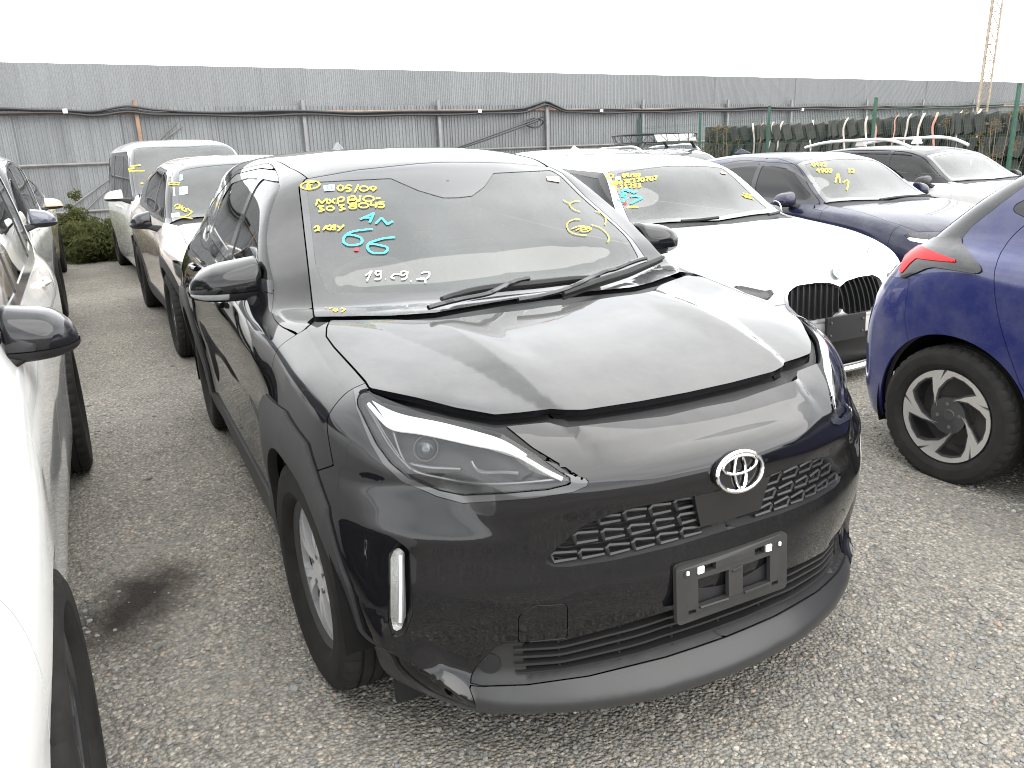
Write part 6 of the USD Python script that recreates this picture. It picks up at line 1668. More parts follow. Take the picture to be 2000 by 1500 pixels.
bl = dict(W=1.745, H=1.5, h=.014, axles=(1.275, -1.275), R=.312, paint=BLUEPAINT, wheel='swirl', rim=.213, tw=.195, inset=.012, arch=.055, k_rear=.10, k_roof=.08, steer=0,
    prof=[(-1.95, .55, .10, 0), (-1.93, .80, .12, -.02), (-1.82, .95, .12, -.03), (-1.60, 1.14, .10, -.05), (-1.30, 1.36, .06, -.07), (-1.08, 1.43, 0, -.09), (-.5, 1.49, 0, -.10), (.1, 1.47, 0, -.10), (.4, 1.42, -.03, -.09), (1.1, 1.0, -.16, -.01), (1.22, .985, -.16, -.015), (1.6, .92, -.2, -.05), (1.85, .83, -.28, -.07), (1.95, .72, -.3, -.06), (2.0, .56, -.3, -.02)],
    side=[(-2.0, .79, .98, .58, 1.38, .40), (-1.8, .845, 1.02, .65, 1.40, .52), (-1.6, .868, 1.05, .70, 1.40, .56), (-1.275, .878, 1.05, .745, 1.41, .59), (-.9, .868, 1.03, .77, 1.42, .61), (-.4, .855, 1.0, .79, 1.42, .62), (.3, .85, .97, .79, 1.42, .61), (.9, .855, .95, .765, 1.35, .59), (1.275, .865, .92, .73, 1.2, .55), (1.6, .82, .87, .66, 1.1, .5), (1.85, .72, .82, .58, 1.1, .45), (2.05, .60, .78, .5, 1.1, .4)],
    front=[(.1, 1.85), (.2, 1.95), (.4, 1.99), (.6, 2.0), (.75, 1.97), (.95, 1.8)], rear=[(.1, -1.80), (.2, -1.88), (.35, -1.93), (.6, -1.945), (.78, -1.91), (.92, -1.82), (1.05, -1.70), (1.5, -1.12)],
    plan_r=[(0, 0), (.3, .010), (.5, .03), (.65, .06), (.78, .105), (.88, .18), (.95, .30), (1.1, .7)],
    ws=[(1.08, 0), (.96, .69), (.46, .555), (.43, 0)],
    dlo=[(1.1, .99), (.46, 1.38), (-.3, 1.42), (-.95, 1.36), (-1.22, 1.20), (-.9, 1.09), (0, 1.02)],
    panes=[([(.85, 1.03), (.44, 1.34), (.04, 1.38), (.08, 1.04)], GLASS), ([(-.04, 1.38), (-.4, 1.38), (-.8, 1.32), (-.75, 1.12), (.02, 1.05)], PRIVACY)],
    doors=[[(1.05, .3), (1.04, .92), (.95, 1.05), (.44, 1.42), (.0, 1.44), (.04, .3)]],
    roof=[(.42, 0), (.44, .52), (-1.3, .50), (-1.4, 0)], roof_paint=look('dusty_gloss_black', (.010, .010, .011), .25, coat=.8, spec=.1, dust=.10, film=.05), cabin=(1.05, .95, .66, .1, -.8, .3), mirror=(.68, 1.02, .84, 1.0, BLUEPAINT), handles=[(.22, .93), (-.62, .955)])
b = Builder('blue_hatchback', 'glossy blue hatchback at the right edge, red tail lamp and swirled rear wheel in view', (2.555, 2.769, -.02), math.radians(-.3))
build_car(b, bl, bl_pre, bl_post)

# ---- roofs further back
def rack_post(b, sp): pass
ke = dict(van); ke.update(W=1.48, H=1.66, h=.034, axles=(1.23, -1.23), R=.29, paint=CREAMPAINT, wheel='ten',
    prof=[(-1.7, .6, .08, 0), (-1.69, 1.0, .08, 0), (-1.64, 1.35, .06, 0), (-1.52, 1.60, .04, -.05), (-1.2, 1.64, 0, -.05), (-.3, 1.66, 0, -.05), (.3, 1.64, 0, -.05), (.55, 1.58, -.03, -.05), (1.05, 1.08, -.08, 0), (1.15, 1.06, -.08, -.01), (1.4, 1.02, -.1, -.04), (1.58, .95, -.12, -.05), (1.68, .7, -.15, 0)],
    side=straight(-1.75, 1.75, 1.48, 1.05, .70, 1.56, .60, tail=.93, nose=.84), front=[(.1, 1.6), (.3, 1.68), (.7, 1.69), (.95, 1.62), (1.1, 1.5)], rear=[(.1, -1.65), (.4, -1.7), (1.0, -1.69), (1.4, -1.64), (1.66, -1.5)], plan_f=[(0, 0), (.5, .02), (.75, .07), (.9, .16), (1.1, .4)],
    ws=[(1.03, 0), (.95, .60), (.52, .52), (.57, 0)], hood=[(1.16, 0), (1.05, .60), (1.35, .6), (1.5, .4), (1.55, 0)], cowl=[(1.01, 0), (.93, .62), (1.05, .62), (1.17, 0)],
    dlo=[(1.0, 1.06), (.55, 1.50), (-1.45, 1.52), (-1.55, 1.10)], panes=[([(.85, 1.10), (.5, 1.46), (.05, 1.48), (.05, 1.09)], GLASS), ([(-.03, 1.48), (-.85, 1.48), (-.9, 1.09), (-.03, 1.09)], PRIVACY)],
    doors=[[(.95, .3), (.95, 1.05), (.5, 1.54), (.0, 1.56), (.0, .3)]], roof=[(.5, 0), (.47, .50), (-1.4, .5), (-1.45, 0)], cabin=(1.0, 1.0, .56, .1, -.7, .36), mirror=(.72, 1.12, .75, .92, CREAMPAINT), handles=[(.1, 1.0)])
b = Builder('cream_box_car', 'small boxy cream car whose roof shows behind the white kidney-grille car', (-7.4, 5.45, -.22), 0.0)
build_car(b, ke)
dk = dict(bm); dk.update(h=.034, paint=DARKGREYPAINT, H=1.64, wiper=[], lining=DARK, mirror=(.62, 1.10, .88, 1.06, DARKGREYPAINT))
def dk_post(b, sp):
    for s in (-1, 1):
        part(b.path, 'roof_rail', tube(smooth_line([(.15, s * .62, 1.56), (0, s * .63, 1.63), (-.6, s * .64, 1.66), (-1.3, s * .63, 1.63), (-1.55, s * .62, 1.57)], 24), .020, 6), look('satin_silver_rail'))
b = Builder('dark_grey_suv', 'dark grey car with silver rails under a black roof basket', (-8.7, 8.05, -.24), 0.0)
build_car(b, dk, None, dk_post)
def basket(loc):
    t = thing('roof_basket', 'black tubular roof basket fixed on the dark grey car', 'roof basket', loc)
    k = look('basket_black', (.012, .012, .012), .35)
    L, W = .62, .50
    rim = lambda z, o: np.array([(L + o, W - .08, z), (L + o, -W + .08, z), (L - .08 + o, -W - o, z), (-L + .08 - o, -W - o, z), (-L - o, -W + .08, z), (-L - o, W - .08, z), (-L + .08 - o, W + o, z), (L - .08 + o, W + o, z)])
    part(t, 'top_rim', tube(smooth_line(rim(.19, .03), 60, True), .016, 6, closed=True), k)
    part(t, 'bottom_rim', tube(smooth_line(rim(.05, 0), 60, True), .014, 6, closed=True), k)
    a, c = smooth_line(rim(.05, 0), 40, True), smooth_line(rim(.19, .03), 40, True)
    for i in range(0, 40, 2): part(t, 'upright', tube([a[i], c[i]], .008, 5), k)
    for i in range(0, 40, 2): part(t, 'strut', tube([a[i], c[(i + 1) % 40]], .005, 4), k)
    for y in np.linspace(-W + .05, W - .05, 7): part(t, 'long_bar', tube([(-L, y, .05), (L, y, .05)], .009, 5), k)
    for x in np.linspace(-L + .1, L - .1, 5): part(t, 'cross_bar', tube([(x, -W, .045), (x, W, .045)], .009, 5), k)
    for x in (-.4, .4):
        for s in (-1, 1): part(t, 'foot', hull([(x, s * .52, .04), (x + .05, s * .52, .04), (x, s * .60, -.06), (x + .05, s * .60, -.06)], .015), k)
    fair = hull([(L + .05, -.42, .06), (L + .05, .42, .06), (L - .05, -.44, .19), (L - .05, .44, .19)], .012)
    part(t, 'wind_deflector', fair, look('basket_deflector', (.30, .30, .31), .2, coat=1))
basket((-9.1, 8.05, 1.44))
dg = dict(nv); dg.update(h=.036, paint=look('dark_green_car_paint', (.03, .04, .035), .15, coat=1, dust=.1), roof_paint=look('dark_green_car_paint'), wiper=[])
b = Builder('dark_green_car', 'dark car whose roof edge just shows behind the black crossover\'s roof', (-11.6, 4.3, -.12), 0.0)
build_car(b, dg)
# ---- white hatchback at the right edge, its red tail lamp towards us
def wr_pre(b, S):
    m = lambda s: s.V[:, 0] + .9
    t = in_side([(-1.55, 1.40), (-1.66, 1.38), (-1.98, 1.02), (-1.98, .90), (-1.86, .92)], .35)
    R_, S = S.cut(lambda s: t(s)); b.pair(R_.smooth_shift(.006).flange(.02), 'tail_lamp', REDLENS)
    return S
wr = dict(bl); wr.update(h=.034, paint=WHITEPAINT, roof_paint=WHITEPAINT, wheel='ten', mirror=(.68, 1.02, .84, 1.0, WHITEPAINT), H=1.56)
b = Builder('white_hatchback', 'white hatchback with a red tail lamp cut off by the right edge', (-2.2, 13.0, -.15), math.radians(0))
build_car(b, wr, wr_pre)
# ------------------------------------------------------------------ the ground
def ground_z(x, y):
    s = lambda t: np.clip(t, 0, 1) ** 2 * (3 - 2 * np.clip(t, 0, 1))
    return -.20 * s((.6 - x) / 1.6) * s((y - 1.25) / 1.1) - .10 * s((-6 - x) / 6) * (1 - s((y - 1.25) / 1.1))
def put_ground():
    # one sheet: fine near the camera, coarse towards the horizon
    def axis(lo, hi, fine0, fine1, step):
        a = list(np.arange(fine0, fine1, step)); d = step
        while a[-1] < hi: d *= 1.25; a.append(a[-1] + d)
        d = step
        while a[0] > lo: d *= 1.25; a.insert(0, a[0] - d)
        return np.array(a)
    X, Y = axis(-600, 300, -12, 4.5, .06), axis(-400, 600, -4, 9, .06)
    gx, gy = np.meshgrid(X, Y, indexing='ij')
    z = ground_z(gx, gy)
    P = np.stack([gx, gy, 0 * gx], -1)
    near = np.exp(-np.maximum(np.hypot(gx, gy) - 12, 0) / 6)
    z = z + near * ((meshkit.fbm(P * .7, 3, 3) - .5) * .03 + (meshkit.fbm(P * 7, 3, 5) - .5) * .014)
    far = np.hypot(gx, gy) > 60
    V = np.stack([gx, gy, z], -1).reshape(-1, 3)
    n, m = gx.shape
    i = (np.arange(n - 1)[:, None] * m + np.arange(m - 1)).ravel()
    T = np.vstack([np.stack([i, i + m, i + m + 1], 1), np.stack([i, i + m + 1, i + 1], 1)])
    g = Sheet(V, None, T)
    vn = np.zeros_like(V); fn = np.cross(V[T[:, 1]] - V[T[:, 0]], V[T[:, 2]] - V[T[:, 0]])
    for k in range(3): np.add.at(vn, T[:, k], fn)
    vn /= np.linalg.norm(vn, axis=1, keepdims=True)
    mat = usdkit.material(stage, '/World/Looks/gravel', {
        'geo': ('geometry', {}),
        'v1': ('voronoi_texture', {'scale': 82.0, 'randomness': 1.0}), 'v2': ('voronoi_texture', {'scale': 140.0}), 'v3': ('voronoi_texture', {'scale': 27.0}),
        'n1': ('noise_texture', {'scale': .55, 'detail': 6.0, 'roughness': .62}), 'n2': ('noise_texture', {'scale': 260.0, 'detail': 3.0}), 'n3': ('noise_texture', {'scale': 3.2, 'detail': 5.0}),
        'sep': ('separate_color', {}),
        'stone': ('rgb_ramp', {'ramp': [(0, (.10, .099, .095)), (.2, (.135, .131, .123)), (.45, (.175, .169, .156)), (.7, (.14, .143, .138)), (.85, (.20, .186, .166)), (.95, (.28, .265, .24)), (1, (.22, .18, .145))]}),
        'edge': ('rgb_ramp', {'ramp': [(.0, (1,) * 3), (.45, (.92,) * 3), (.8, (.5,) * 3)]}),
        'm1': ('mix_color', {'blend_type': 'multiply', 'fac': .9}),
        'grit': ('rgb_ramp', {'ramp': [(.3, (.6,) * 3), (.7, (1.25,) * 3)]}), 'm2': ('mix_color', {'blend_type': 'multiply', 'fac': .8}),
        'damp': ('rgb_ramp', {'ramp': [(.34, (1.20, 1.165, 1.11)), (.52, (1.58, 1.53, 1.44)), (.66, (1.92, 1.85, 1.70))]}), 'm3': ('mix_color', {'blend_type': 'multiply', 'fac': 1.0}),
        'dust': ('rgb_ramp', {'ramp': [(.5, (0,) * 3), (.72, (.55,) * 3)]}), 'm4': ('mix_color', {'b': (.20, .19, .165)}),
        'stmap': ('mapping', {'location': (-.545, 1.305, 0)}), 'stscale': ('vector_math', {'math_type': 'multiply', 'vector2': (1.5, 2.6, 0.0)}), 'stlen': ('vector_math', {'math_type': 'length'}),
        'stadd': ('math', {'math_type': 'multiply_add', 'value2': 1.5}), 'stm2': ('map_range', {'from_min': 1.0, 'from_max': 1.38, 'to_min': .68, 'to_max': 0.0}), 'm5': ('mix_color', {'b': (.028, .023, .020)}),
        'h1': ('math', {'math_type': 'multiply', 'value2': -1.0}), 'h2': ('math', {'math_type': 'multiply_add', 'value2': -.45}),
        'bump': ('bump', {'strength': .9, 'distance': .010}), 'p': ('principled_bsdf', {'roughness': .88, 'specular_ior_level': .25}),
    }, [('geo.position', 'v1.vector'), ('geo.position', 'v2.vector'), ('geo.position', 'v3.vector'), ('geo.position', 'n1.vector'), ('geo.position', 'n2.vector'), ('geo.position', 'n3.vector'),
        ('v1.color', 'sep.color'), ('sep.r', 'stone.fac'), ('v1.distance', 'edge.fac'), ('stone.color', 'm1.a'), ('edge.color', 'm1.b'),
        ('n2.fac', 'grit.fac'), ('m1.result', 'm2.a'), ('grit.color', 'm2.b'), ('n1.fac', 'damp.fac'), ('m2.result', 'm3.a'), ('damp.color', 'm3.b'),
        ('n3.fac', 'dust.fac'), ('dust.color', 'm4.fac'), ('m3.result', 'm4.a'),
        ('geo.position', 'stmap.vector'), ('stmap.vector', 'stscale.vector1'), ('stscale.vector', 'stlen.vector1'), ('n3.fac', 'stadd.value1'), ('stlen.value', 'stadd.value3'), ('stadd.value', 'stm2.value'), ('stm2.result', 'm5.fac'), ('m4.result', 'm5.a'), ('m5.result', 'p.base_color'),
        ('v1.distance', 'h1.value1'), ('v2.distance', 'h2.value1'), ('h1.value', 'h2.value3'), ('h2.value', 'bump.height'), ('bump.normal', 'p.normal')], surface='p.BSDF')
    m = put(V, T, vn, path='/World/ground', mat=mat)
    m.GetPrim().SetCustomDataByKey('kind', 'structure')
put_ground()

def put_pebbles():
    """Loose stones on the gravel near the camera, several shapes and greys."""
    rng = np.random.default_rng(4)
    pi = UsdGeom.PointInstancer.Define(stage, '/World/loose_stones')
    tag(pi.GetPrim(), 'small loose grey and buff stones scattered over the whole yard', 'gravel', kind='stuff')
    cols = [tuple(1.34 * np.array(q)) for q in ((.12, .118, .114), (.16, .155, .145), (.10, .10, .098), (.19, .175, .155), (.14, .145, .14), (.27, .25, .225), (.22, .165, .125), (.17, .162, .148))]
    wts = np.array([.2, .2, .17, .12, .15, .05, .03, .08])
    paths = []
    for k, c in enumerate(cols):
        s = trimesh.creation.icosphere(1, 1.0)
        v = s.vertices
        v = v * (1 + .30 * (rng.random(len(v))[:, None] - .5)) * rng.uniform(.6, 1.15, 3) * [1, 1, .62]
        p = f'/World/loose_stones/stone_{k:03d}' if k else '/World/loose_stones/stone'
        usdkit.mesh(stage, p, trimesh.Trimesh(v, s.faces, process=False), look(f'stone_{k}', c, .85, noise=.2, nscale=2.0), smooth=False)
        paths.append(p)
    pi.CreatePrototypesRel().SetTargets([Sdf.Path(p) for p in paths])
    N = 64000
    # denser near the camera: points taken in the visible wedge
    t = rng.random(N)
    d = .9 + 11.5 * t ** 1.55
    a = YAW + rng.uniform(-.80, .80, N)
    x, y = CAM_POS[0] + d * np.cos(a), CAM_POS[1] + d * np.sin(a)
    size = np.exp(rng.normal(math.log(.0047), .36, N)); size = np.clip(size, .003, .019)
    clump = meshkit.fbm(np.stack([x * 1.3, y * 1.3, 0 * x], 1), 3, 9)
    keep = rng.random(N) < np.clip(.35 + 1.6 * (clump - .35), .2, 1)
    keep &= ~((np.hypot((x - .545) * 1.5, (y + 1.305) * 2.6) < .45) & (rng.random(N) < .9))
    x, y, size = x[keep], y[keep], size[keep]; n = len(x)
    P3 = np.stack([x, y, 0 * x], 1)
    z = ground_z(x, y) + (meshkit.fbm(P3 * .7, 3, 3) - .5) * .03 + (meshkit.fbm(P3 * 7, 3, 5) - .5) * .014 + size * .25
    pi.CreatePositionsAttr(Vt.Vec3fArray.FromNumpy(np.stack([x, y, z], 1).astype(np.float32)))
    pi.CreateScalesAttr(Vt.Vec3fArray.FromNumpy((size[:, None] * np.ones(3)).astype(np.float32)))
    yaw = rng.uniform(0, 2 * np.pi, n); tl = rng.normal(0, .25, n)
    q = np.stack([np.cos(yaw / 2) * np.cos(tl / 2), np.cos(yaw / 2) * np.sin(tl / 2), np.sin(yaw / 2) * np.sin(tl / 2), np.sin(yaw / 2) * np.cos(tl / 2)], 1)
    pi.CreateOrientationsAttr(Vt.QuathArray([Gf.Quath(*map(float, w)) for w in q]))
    pi.CreateProtoIndicesAttr(Vt.IntArray.FromNumpy(rng.choice(len(cols), n, p=wts).astype(np.int32)))
put_pebbles()

# ------------------------------------------------------------------ the sheet-metal fence
FA, FB = np.array([-19.1, -3.6]), np.array([-23.3, 43.0])
FD = (FB - FA) / np.linalg.norm(FB - FA); FN = np.array([FD[1], -FD[0]])           # FN points towards the yard
if FN[0] < 0: FN = -FN
def fence_at(s, out, z): return np.array([*(FA + FD * s + FN * out), z])
def px_on_fence(px, out=0.0):
    d = px_ray([px])[0]; n = np.array([*FN, 0]); o = np.array([*(FA + FN * out), 0])
    t = ((o - CAM_POS) @ n) / (d @ n); P = CAM_POS + d * t
    return float((P[:2] - FA) @ FD), float(P[2])
def rib_sheet(s0, s1, z0, z1, out, pitch, depth, rng):
    """A trapezoid-ribbed metal sheet standing on the fence line."""
    n = max(1, int(round((s1 - s0) / pitch))); p = (s1 - s0) / n
    S, O = [], []
    for k in range(n):
        a = s0 + k * p
        S += [a, a + p * .56, a + p * .64, a + p * .90]; O += [0, 0, depth, depth]
    S.append(s1); O.append(0)
    S, O = np.array(S), np.array(O) + out
    lean = rng.normal(0, .006)
    V = np.vstack([np.array([fence_at(s, o, z0) for s, o in zip(S, O)]), np.array([fence_at(s, o + lean, z1) for s, o in zip(S, O)])])
    m = len(S); i = np.arange(m - 1)
    T = np.vstack([np.stack([i, i + 1, m + i + 1], 1), np.stack([i, m + i + 1, m + i], 1)])
    return trimesh.Trimesh(V, T, process=False)
def zinc(name, c, streak=.10):
    if name in _looks: return _looks[name]
    m = usdkit.material(stage, '/World/Looks/' + name, {
        'geo': ('geometry', {}), 'map': ('mapping', {'scale': (2.2, 2.2, .22)}), 'n': ('noise_texture', {'scale': 2.4, 'detail': 6.0, 'roughness': .65}),
        'n2': ('noise_texture', {'scale': 24.0, 'detail': 4.0}), 'rp': ('rgb_ramp', {'ramp': [(.28, tuple(np.array(c) * (1 - 2.2 * streak))), (.5, c), (.74, tuple(np.array(c) * (1 + 1.6 * streak)))]}),
        'sp': ('rgb_ramp', {'ramp': [(.35, (.9,) * 3), (.65, (1.08,) * 3)]}), 'm': ('mix_color', {'blend_type': 'multiply', 'fac': 1.0}), 'p': ('principled_bsdf', {'metallic': .35, 'roughness': .52})},
        [('geo.position', 'map.vector'), ('map.vector', 'n.vector'), ('geo.position', 'n2.vector'), ('n.fac', 'rp.fac'), ('n2.fac', 'sp.fac'), ('rp.color', 'm.a'), ('sp.color', 'm.b'), ('m.result', 'p.base_color')], surface='p.BSDF')
    _looks[name] = m
    return m
RUST = look('rusty_steel', (.20, .13, .09), .8, noise=.5, nscale=5)
def put_fence():
    rng = np.random.default_rng(11)
    f = thing('sheet_metal_fence', 'tall grey fence of ribbed metal sheets closing the yard behind the cars', 'fence')
    zs = [zinc(f'zinc_sheet_{k}', tuple(np.array((.165, .172, .178)) * q), .10) for k, q in enumerate((1.0, .93, 1.07, .97))]
    up = [zinc(f'zinc_upper_sheet_{k}', tuple(np.array((.180, .187, .190)) * q), .05) for k, q in enumerate((1.0, .96, 1.04))]
    zt = 3.76; zm = 2.78
    s, k = -13.0, 0
    while s < 52:
        w = 1.15 if s < 16 else 2.3
        part(f, 'lower_sheet', rib_sheet(s - .02, s + w + .02, -.35, zm, (k % 2) * .006, .105, .022, rng), zs[rng.integers(4)], smooth=False)
        s += w; k += 1
    s, k = -13.4, 0
    while s < 52:
        w = 1.12 if s < 16 else 2.24
        part(f, 'upper_sheet', rib_sheet(s - .02, s + w + .02, zm - .25, zt + .0, -.06 - (k % 2) * .006, .062, .012, rng), up[rng.integers(3)], smooth=False)
        s += w; k += 1
    posts = [px_on_fence(p, .1)[0] for p in ((265, 215), (590, 200), (855, 200), (1067, 205), (1255, 210), (1421, 207), (1545, 205), (1692, 205))]
    post_c = look('galvanised_post', (.19, .19, .20), .55, metal=.3, noise=.15, nscale=6)
    first = posts[0]; step = (posts[3] - posts[0]) / 3
    allp = [first - step * 2, first - step] + posts + [posts[-1] + step * q for q in (1, 2, 3)]
    for i, sp in enumerate(allp):
        b = box(.09, .075, 3.25); b.apply_transform(RZ(math.atan2(FD[1], FD[0]))); b.apply_translation(fence_at(sp, .12, 1.30))
        part(f, 'post', b, RUST if i == 2 else post_c, smooth=False)
        if i < 2 or i > 9: continue
    for a, c, z, m in ((-13, 51, 2.62, RUST), (-13, 51, 1.46, post_c), (-13, 51, .34, post_c)):
        P = [fence_at(t, .07, z) for t in np.arange(a, c + 1, 2.0)]
        part(f, 'rail', tube(np.array(P), .035, 4), m if z > 2 else look('worn_rail', (.16, .155, .15), .6, noise=.3, nscale=3, metal=.2), smooth=False)
    sa, za = px_on_fence((130, 410), .06); sb, zb = px_on_fence((205, 358), .06)
    part(f, 'brace', tube([fence_at(sa - .3, .08, za - .2), fence_at(sb + 2.0, .08, zb + 1.3)], .022, 4), look('worn_rail'), smooth=False)
    sa, za = px_on_fence((160, 418), .06); sb, zb = px_on_fence((200, 383), .06)
    part(f, 'brace', tube([fence_at(sa, .08, za), fence_at(sb + 2.0, .08, zb + 1.7)], .018, 4), look('worn_rail'), smooth=False)
    rust = look('rust_patch', (.28, .15, .09), .9, noise=.4, nscale=8)
    # cable bundle strung along the posts
    c = thing('cable_bundle', 'black cable bundle slung along the tops of the fence posts', 'cable')
    way = [(-60, 219), (0, 216), (60, 217), (120, 218), (180, 222), (250, 213), (300, 219), (400, 222), (500, 222), (590, 221), (700, 222), (800, 222), (900, 219), (980, 219), (1020, 216), (1045, 208), (1067, 201), (1085, 208), (1110, 217), (1200, 217), (1300, 216), (1400, 214), (1500, 212), (1600, 211), (1700, 210), (1830, 209), (1960, 205)]
    Q = np.array([px_on_fence(p, .22) for p in way])
    t = np.linspace(0, 1, 260); ss = np.interp(t, np.linspace(0, 1, len(Q)), Q[:, 0]); zz = PchipInterpolator(Q[:, 0], Q[:, 1])(ss)
    blk = look('black_cable', (.012, .012, .013), .5)
    for j, (dz, do) in enumerate(((0, 0), (.045, .03), (-.05, .02))):
        wob = .018 * np.sin(ss * (1.3 + .4 * j) + j * 2)
        part(c, 'cable', tube(np.array([fence_at(s, .20 + do, z + dz + q) for s, z, q in zip(ss, zz, wob)]), .034, 6), blk)
    for p in ((127, 217), (937, 217), (1175, 216), (1568, 214)):
        s, z = px_on_fence(p, .26)
        r = rbox(.10, .09, .10, .01); r.apply_transform(RZ(math.atan2(FD[1], FD[0]))); r.apply_translation(fence_at(s, .24, z)); part(c, 'white_tie', r, PAPER)
    s0, z0 = px_on_fence((1062, 232), .25)
    d = thing('stray_cable', 'loose black cable running down from a fence post to the left', 'cable')
    for dz in (0, .07):
        P = [fence_at(s0, .2, z0 + dz), fence_at(s0 - 2.0, .9, z0 - .45 + dz), fence_at(s0 - 5.0, 1.6, z0 - 1.05 + dz * .5), fence_at(s0 - 9.0, 2.2, z0 - 1.35)]
        part(d, 'cable', tube(smooth_line(P, 30), .026, 5), blk)
    part(d, 'coil', tube(np.array([fence_at(s0 - .35 + .32 * math.cos(a), .25 + .05 * math.sin(3 * a), z0 - .08 + .14 * math.sin(a) - .04) for a in np.linspace(0, 4 * math.pi, 50)]), .028, 5), blk)
put_fence()

# ------------------------------------------------------------------ weeds at the foot of the fence
def leaf_cloud(centres, radii, n, size, rng, flat=.8):
    V, F = [], []
    k = 0
    pick = rng.choice(len(centres), n, p=np.array(radii) ** 2 / (np.array(radii) ** 2).sum())
    for i in pick:
        d = rng.normal(size=3); d /= np.linalg.norm(d)
        p = centres[i] + d * radii[i] * rng.random() ** .45 * np.array([1, 1, flat])
        if p[2] < centres[i][2] - radii[i] * .9: continue
        a = rng.normal(size=3); a /= np.linalg.norm(a); b = np.cross(a, rng.normal(size=3)); b /= np.linalg.norm(b)
        s = size * rng.uniform(.6, 1.5)
        V += [p - a * s, p + b * s * .38, p + a * s, p - b * s * .38]; F += [[k, k + 1, k + 2], [k, k + 2, k + 3]]; k += 4
    return trimesh.Trimesh(np.array(V), np.array(F), process=False)
def leaf_look(name, c):
    return usdkit.material(stage, '/World/Looks/' + name, {'oi': ('geometry', {}), 'rp': ('rgb_ramp', {'ramp': [(0, tuple(np.array(c) * .6)), (.5, c), (1, tuple(np.array(c) * 1.6))]}), 'd': ('diffuse_bsdf', {}), 't': ('translucent_bsdf', {}), 'm': ('mix_closure', {'fac': .3})},
        [('oi.random_per_island', 'rp.fac'), ('rp.color', 'd.color'), ('rp.color', 't.color'), ('d.BSDF', 'm.closure1'), ('t.BSDF', 'm.closure2')], surface='m.closure')
def put_weeds():
    rng = np.random.default_rng(21)
    lk = leaf_look('weed_leaf', (.10, .115, .045)); dry = leaf_look('dry_weed_leaf', (.16, .13, .07)); st = look('weed_stem', (.10, .09, .05), .9)
    def px_ground(px, z=-.1):
        d = px_ray([px])[0]; return CAM_POS + d * ((z - CAM_POS[2]) / d[2])
    spots = [((135, 505), .50, .75), ((170, 510), .50, .60), ((205, 508), .45, .62), ((118, 470), .3, .7), ((235, 500), .4, .55), ((150, 470), .3, .8)]
    for i, (px, r, h) in enumerate(spots):
        c = px_ground(px)
        c[0] = max(c[0], -18.3) if i in (3, 5) else c[0]
        if i in (3, 5): c = np.array([-17.6, c[1] * (1 if True else 0), -.1]); c[1] = px_ground(px)[1]
        w = thing('weed', ['low dense green weed clump on the left edge of the weeds', 'low green weed clump in the middle beside the gravel', 'low green weed clump beside the white people carrier', 'tall pale weed against the fence sheets', 'green weed half hidden behind the white people carrier', 'tall leafy weed rising against the fence rail'][i], 'weeds', c)
        n = 26
        cs = [np.array([rng.normal(0, r * .5), rng.normal(0, r * .5), abs(rng.normal(h * .38, h * .26))]) for _ in range(n)]
        rs = [rng.uniform(.10, .22) for _ in range(n)]
        part(w, 'leaves', leaf_cloud(cs, rs, 2600, .045, rng), lk, smooth=False)
        part(w, 'dry_leaves', leaf_cloud(cs, rs, 350, .035, rng), dry, smooth=False)
        part(w, 'stem', [tube(smooth_line([(q[0] * .3, q[1] * .3, 0), (q[0] * .8, q[1] * .7, q[2] * .6), q], 5), .006, 4) for q in cs[:14]], st)
    return
put_weeds()
# ------------------------------------------------------------------ green mesh fence, big tyres, mast
def along(px, D, py=262):
    """A point of the yard's ground: straight below the far thing seen at the pixel, at depth D (metres along the view)."""
    d = CAM_F + (px - 1000) / FPX * CAM_R + (750 - py) / FPX * CAM_U
    P = CAM_POS + d * D
    return np.array([P[0], P[1], 0.0])
def put_mesh_fence():
    f = thing('green_mesh_fence', 'green welded wire mesh fence with dark green posts before the big tyres', 'fence')
    gp = look('green_post_paint', (.012, .055, .035), .4, noise=.2, nscale=8); gw = look('green_wire', (.035, .10, .065), .5)
    spots = [along(1250, 28.0), along(1367, 24.6), along(1500, 21.6), along(1705, 18.6), along(1978, 15.4), along(2300, 13.0)]
    tops = [2.3, 2.30, 2.32, 2.30, 2.32, 2.3]
    for p, t in zip(spots, tops):
        q = box(.065, .045, t + .4, (0, 0, 0)); q.apply_transform(RZ(1.2)); q.apply_translation((p[0], p[1], (t - .4) / 2)); part(f, 'post', q, gp, smooth=False)
        part(f, 'post_cap', rbox(.07, .05, .02, .004, (p[0], p[1], t)), gp)
    for i in range(len(spots) - 1):
        A, B = spots[i], spots[i + 1]; L = np.linalg.norm(B - A); ms = []
        n = int(L / .055)
        V, T = [], []
        def bar(p, q, r):
            k = len(V); d = q - p; d = d / np.linalg.norm(d); u = np.cross(d, [.3, .5, .81]); u /= np.linalg.norm(u); w = np.cross(d, u)
            for e in (p, q):
                for a in (0, 2.094, 4.189): V.append(e + r * (math.cos(a) * u + math.sin(a) * w))
            for a in range(3):
                c = (a + 1) % 3; T.extend([[k + a, k + c, k + 3 + c], [k + a, k + 3 + c, k + 3 + a]])
        for k in range(1, n): p = A + (B - A) * k / n; bar(p + [0, 0, -.1], p + [0, 0, 2.03], .0017)
        for z in np.arange(.0, 2.05, .2):
            bar(A + [0, 0, z], B + [0, 0, z], .0022)
        for z in (.05, .75, 1.35, 1.95):
            off = np.array([.03, .02, 0]); bar(A + off + [0, 0, z], B + off + [0, 0, z], .0032)
        path = part(f, 'mesh_panel', trimesh.Trimesh(np.array(V), np.array(T), process=False), gw, smooth=False)
        stage.GetPrimAtPath(path).SetCustomDataByKey('kind', 'stuff')
put_mesh_fence()
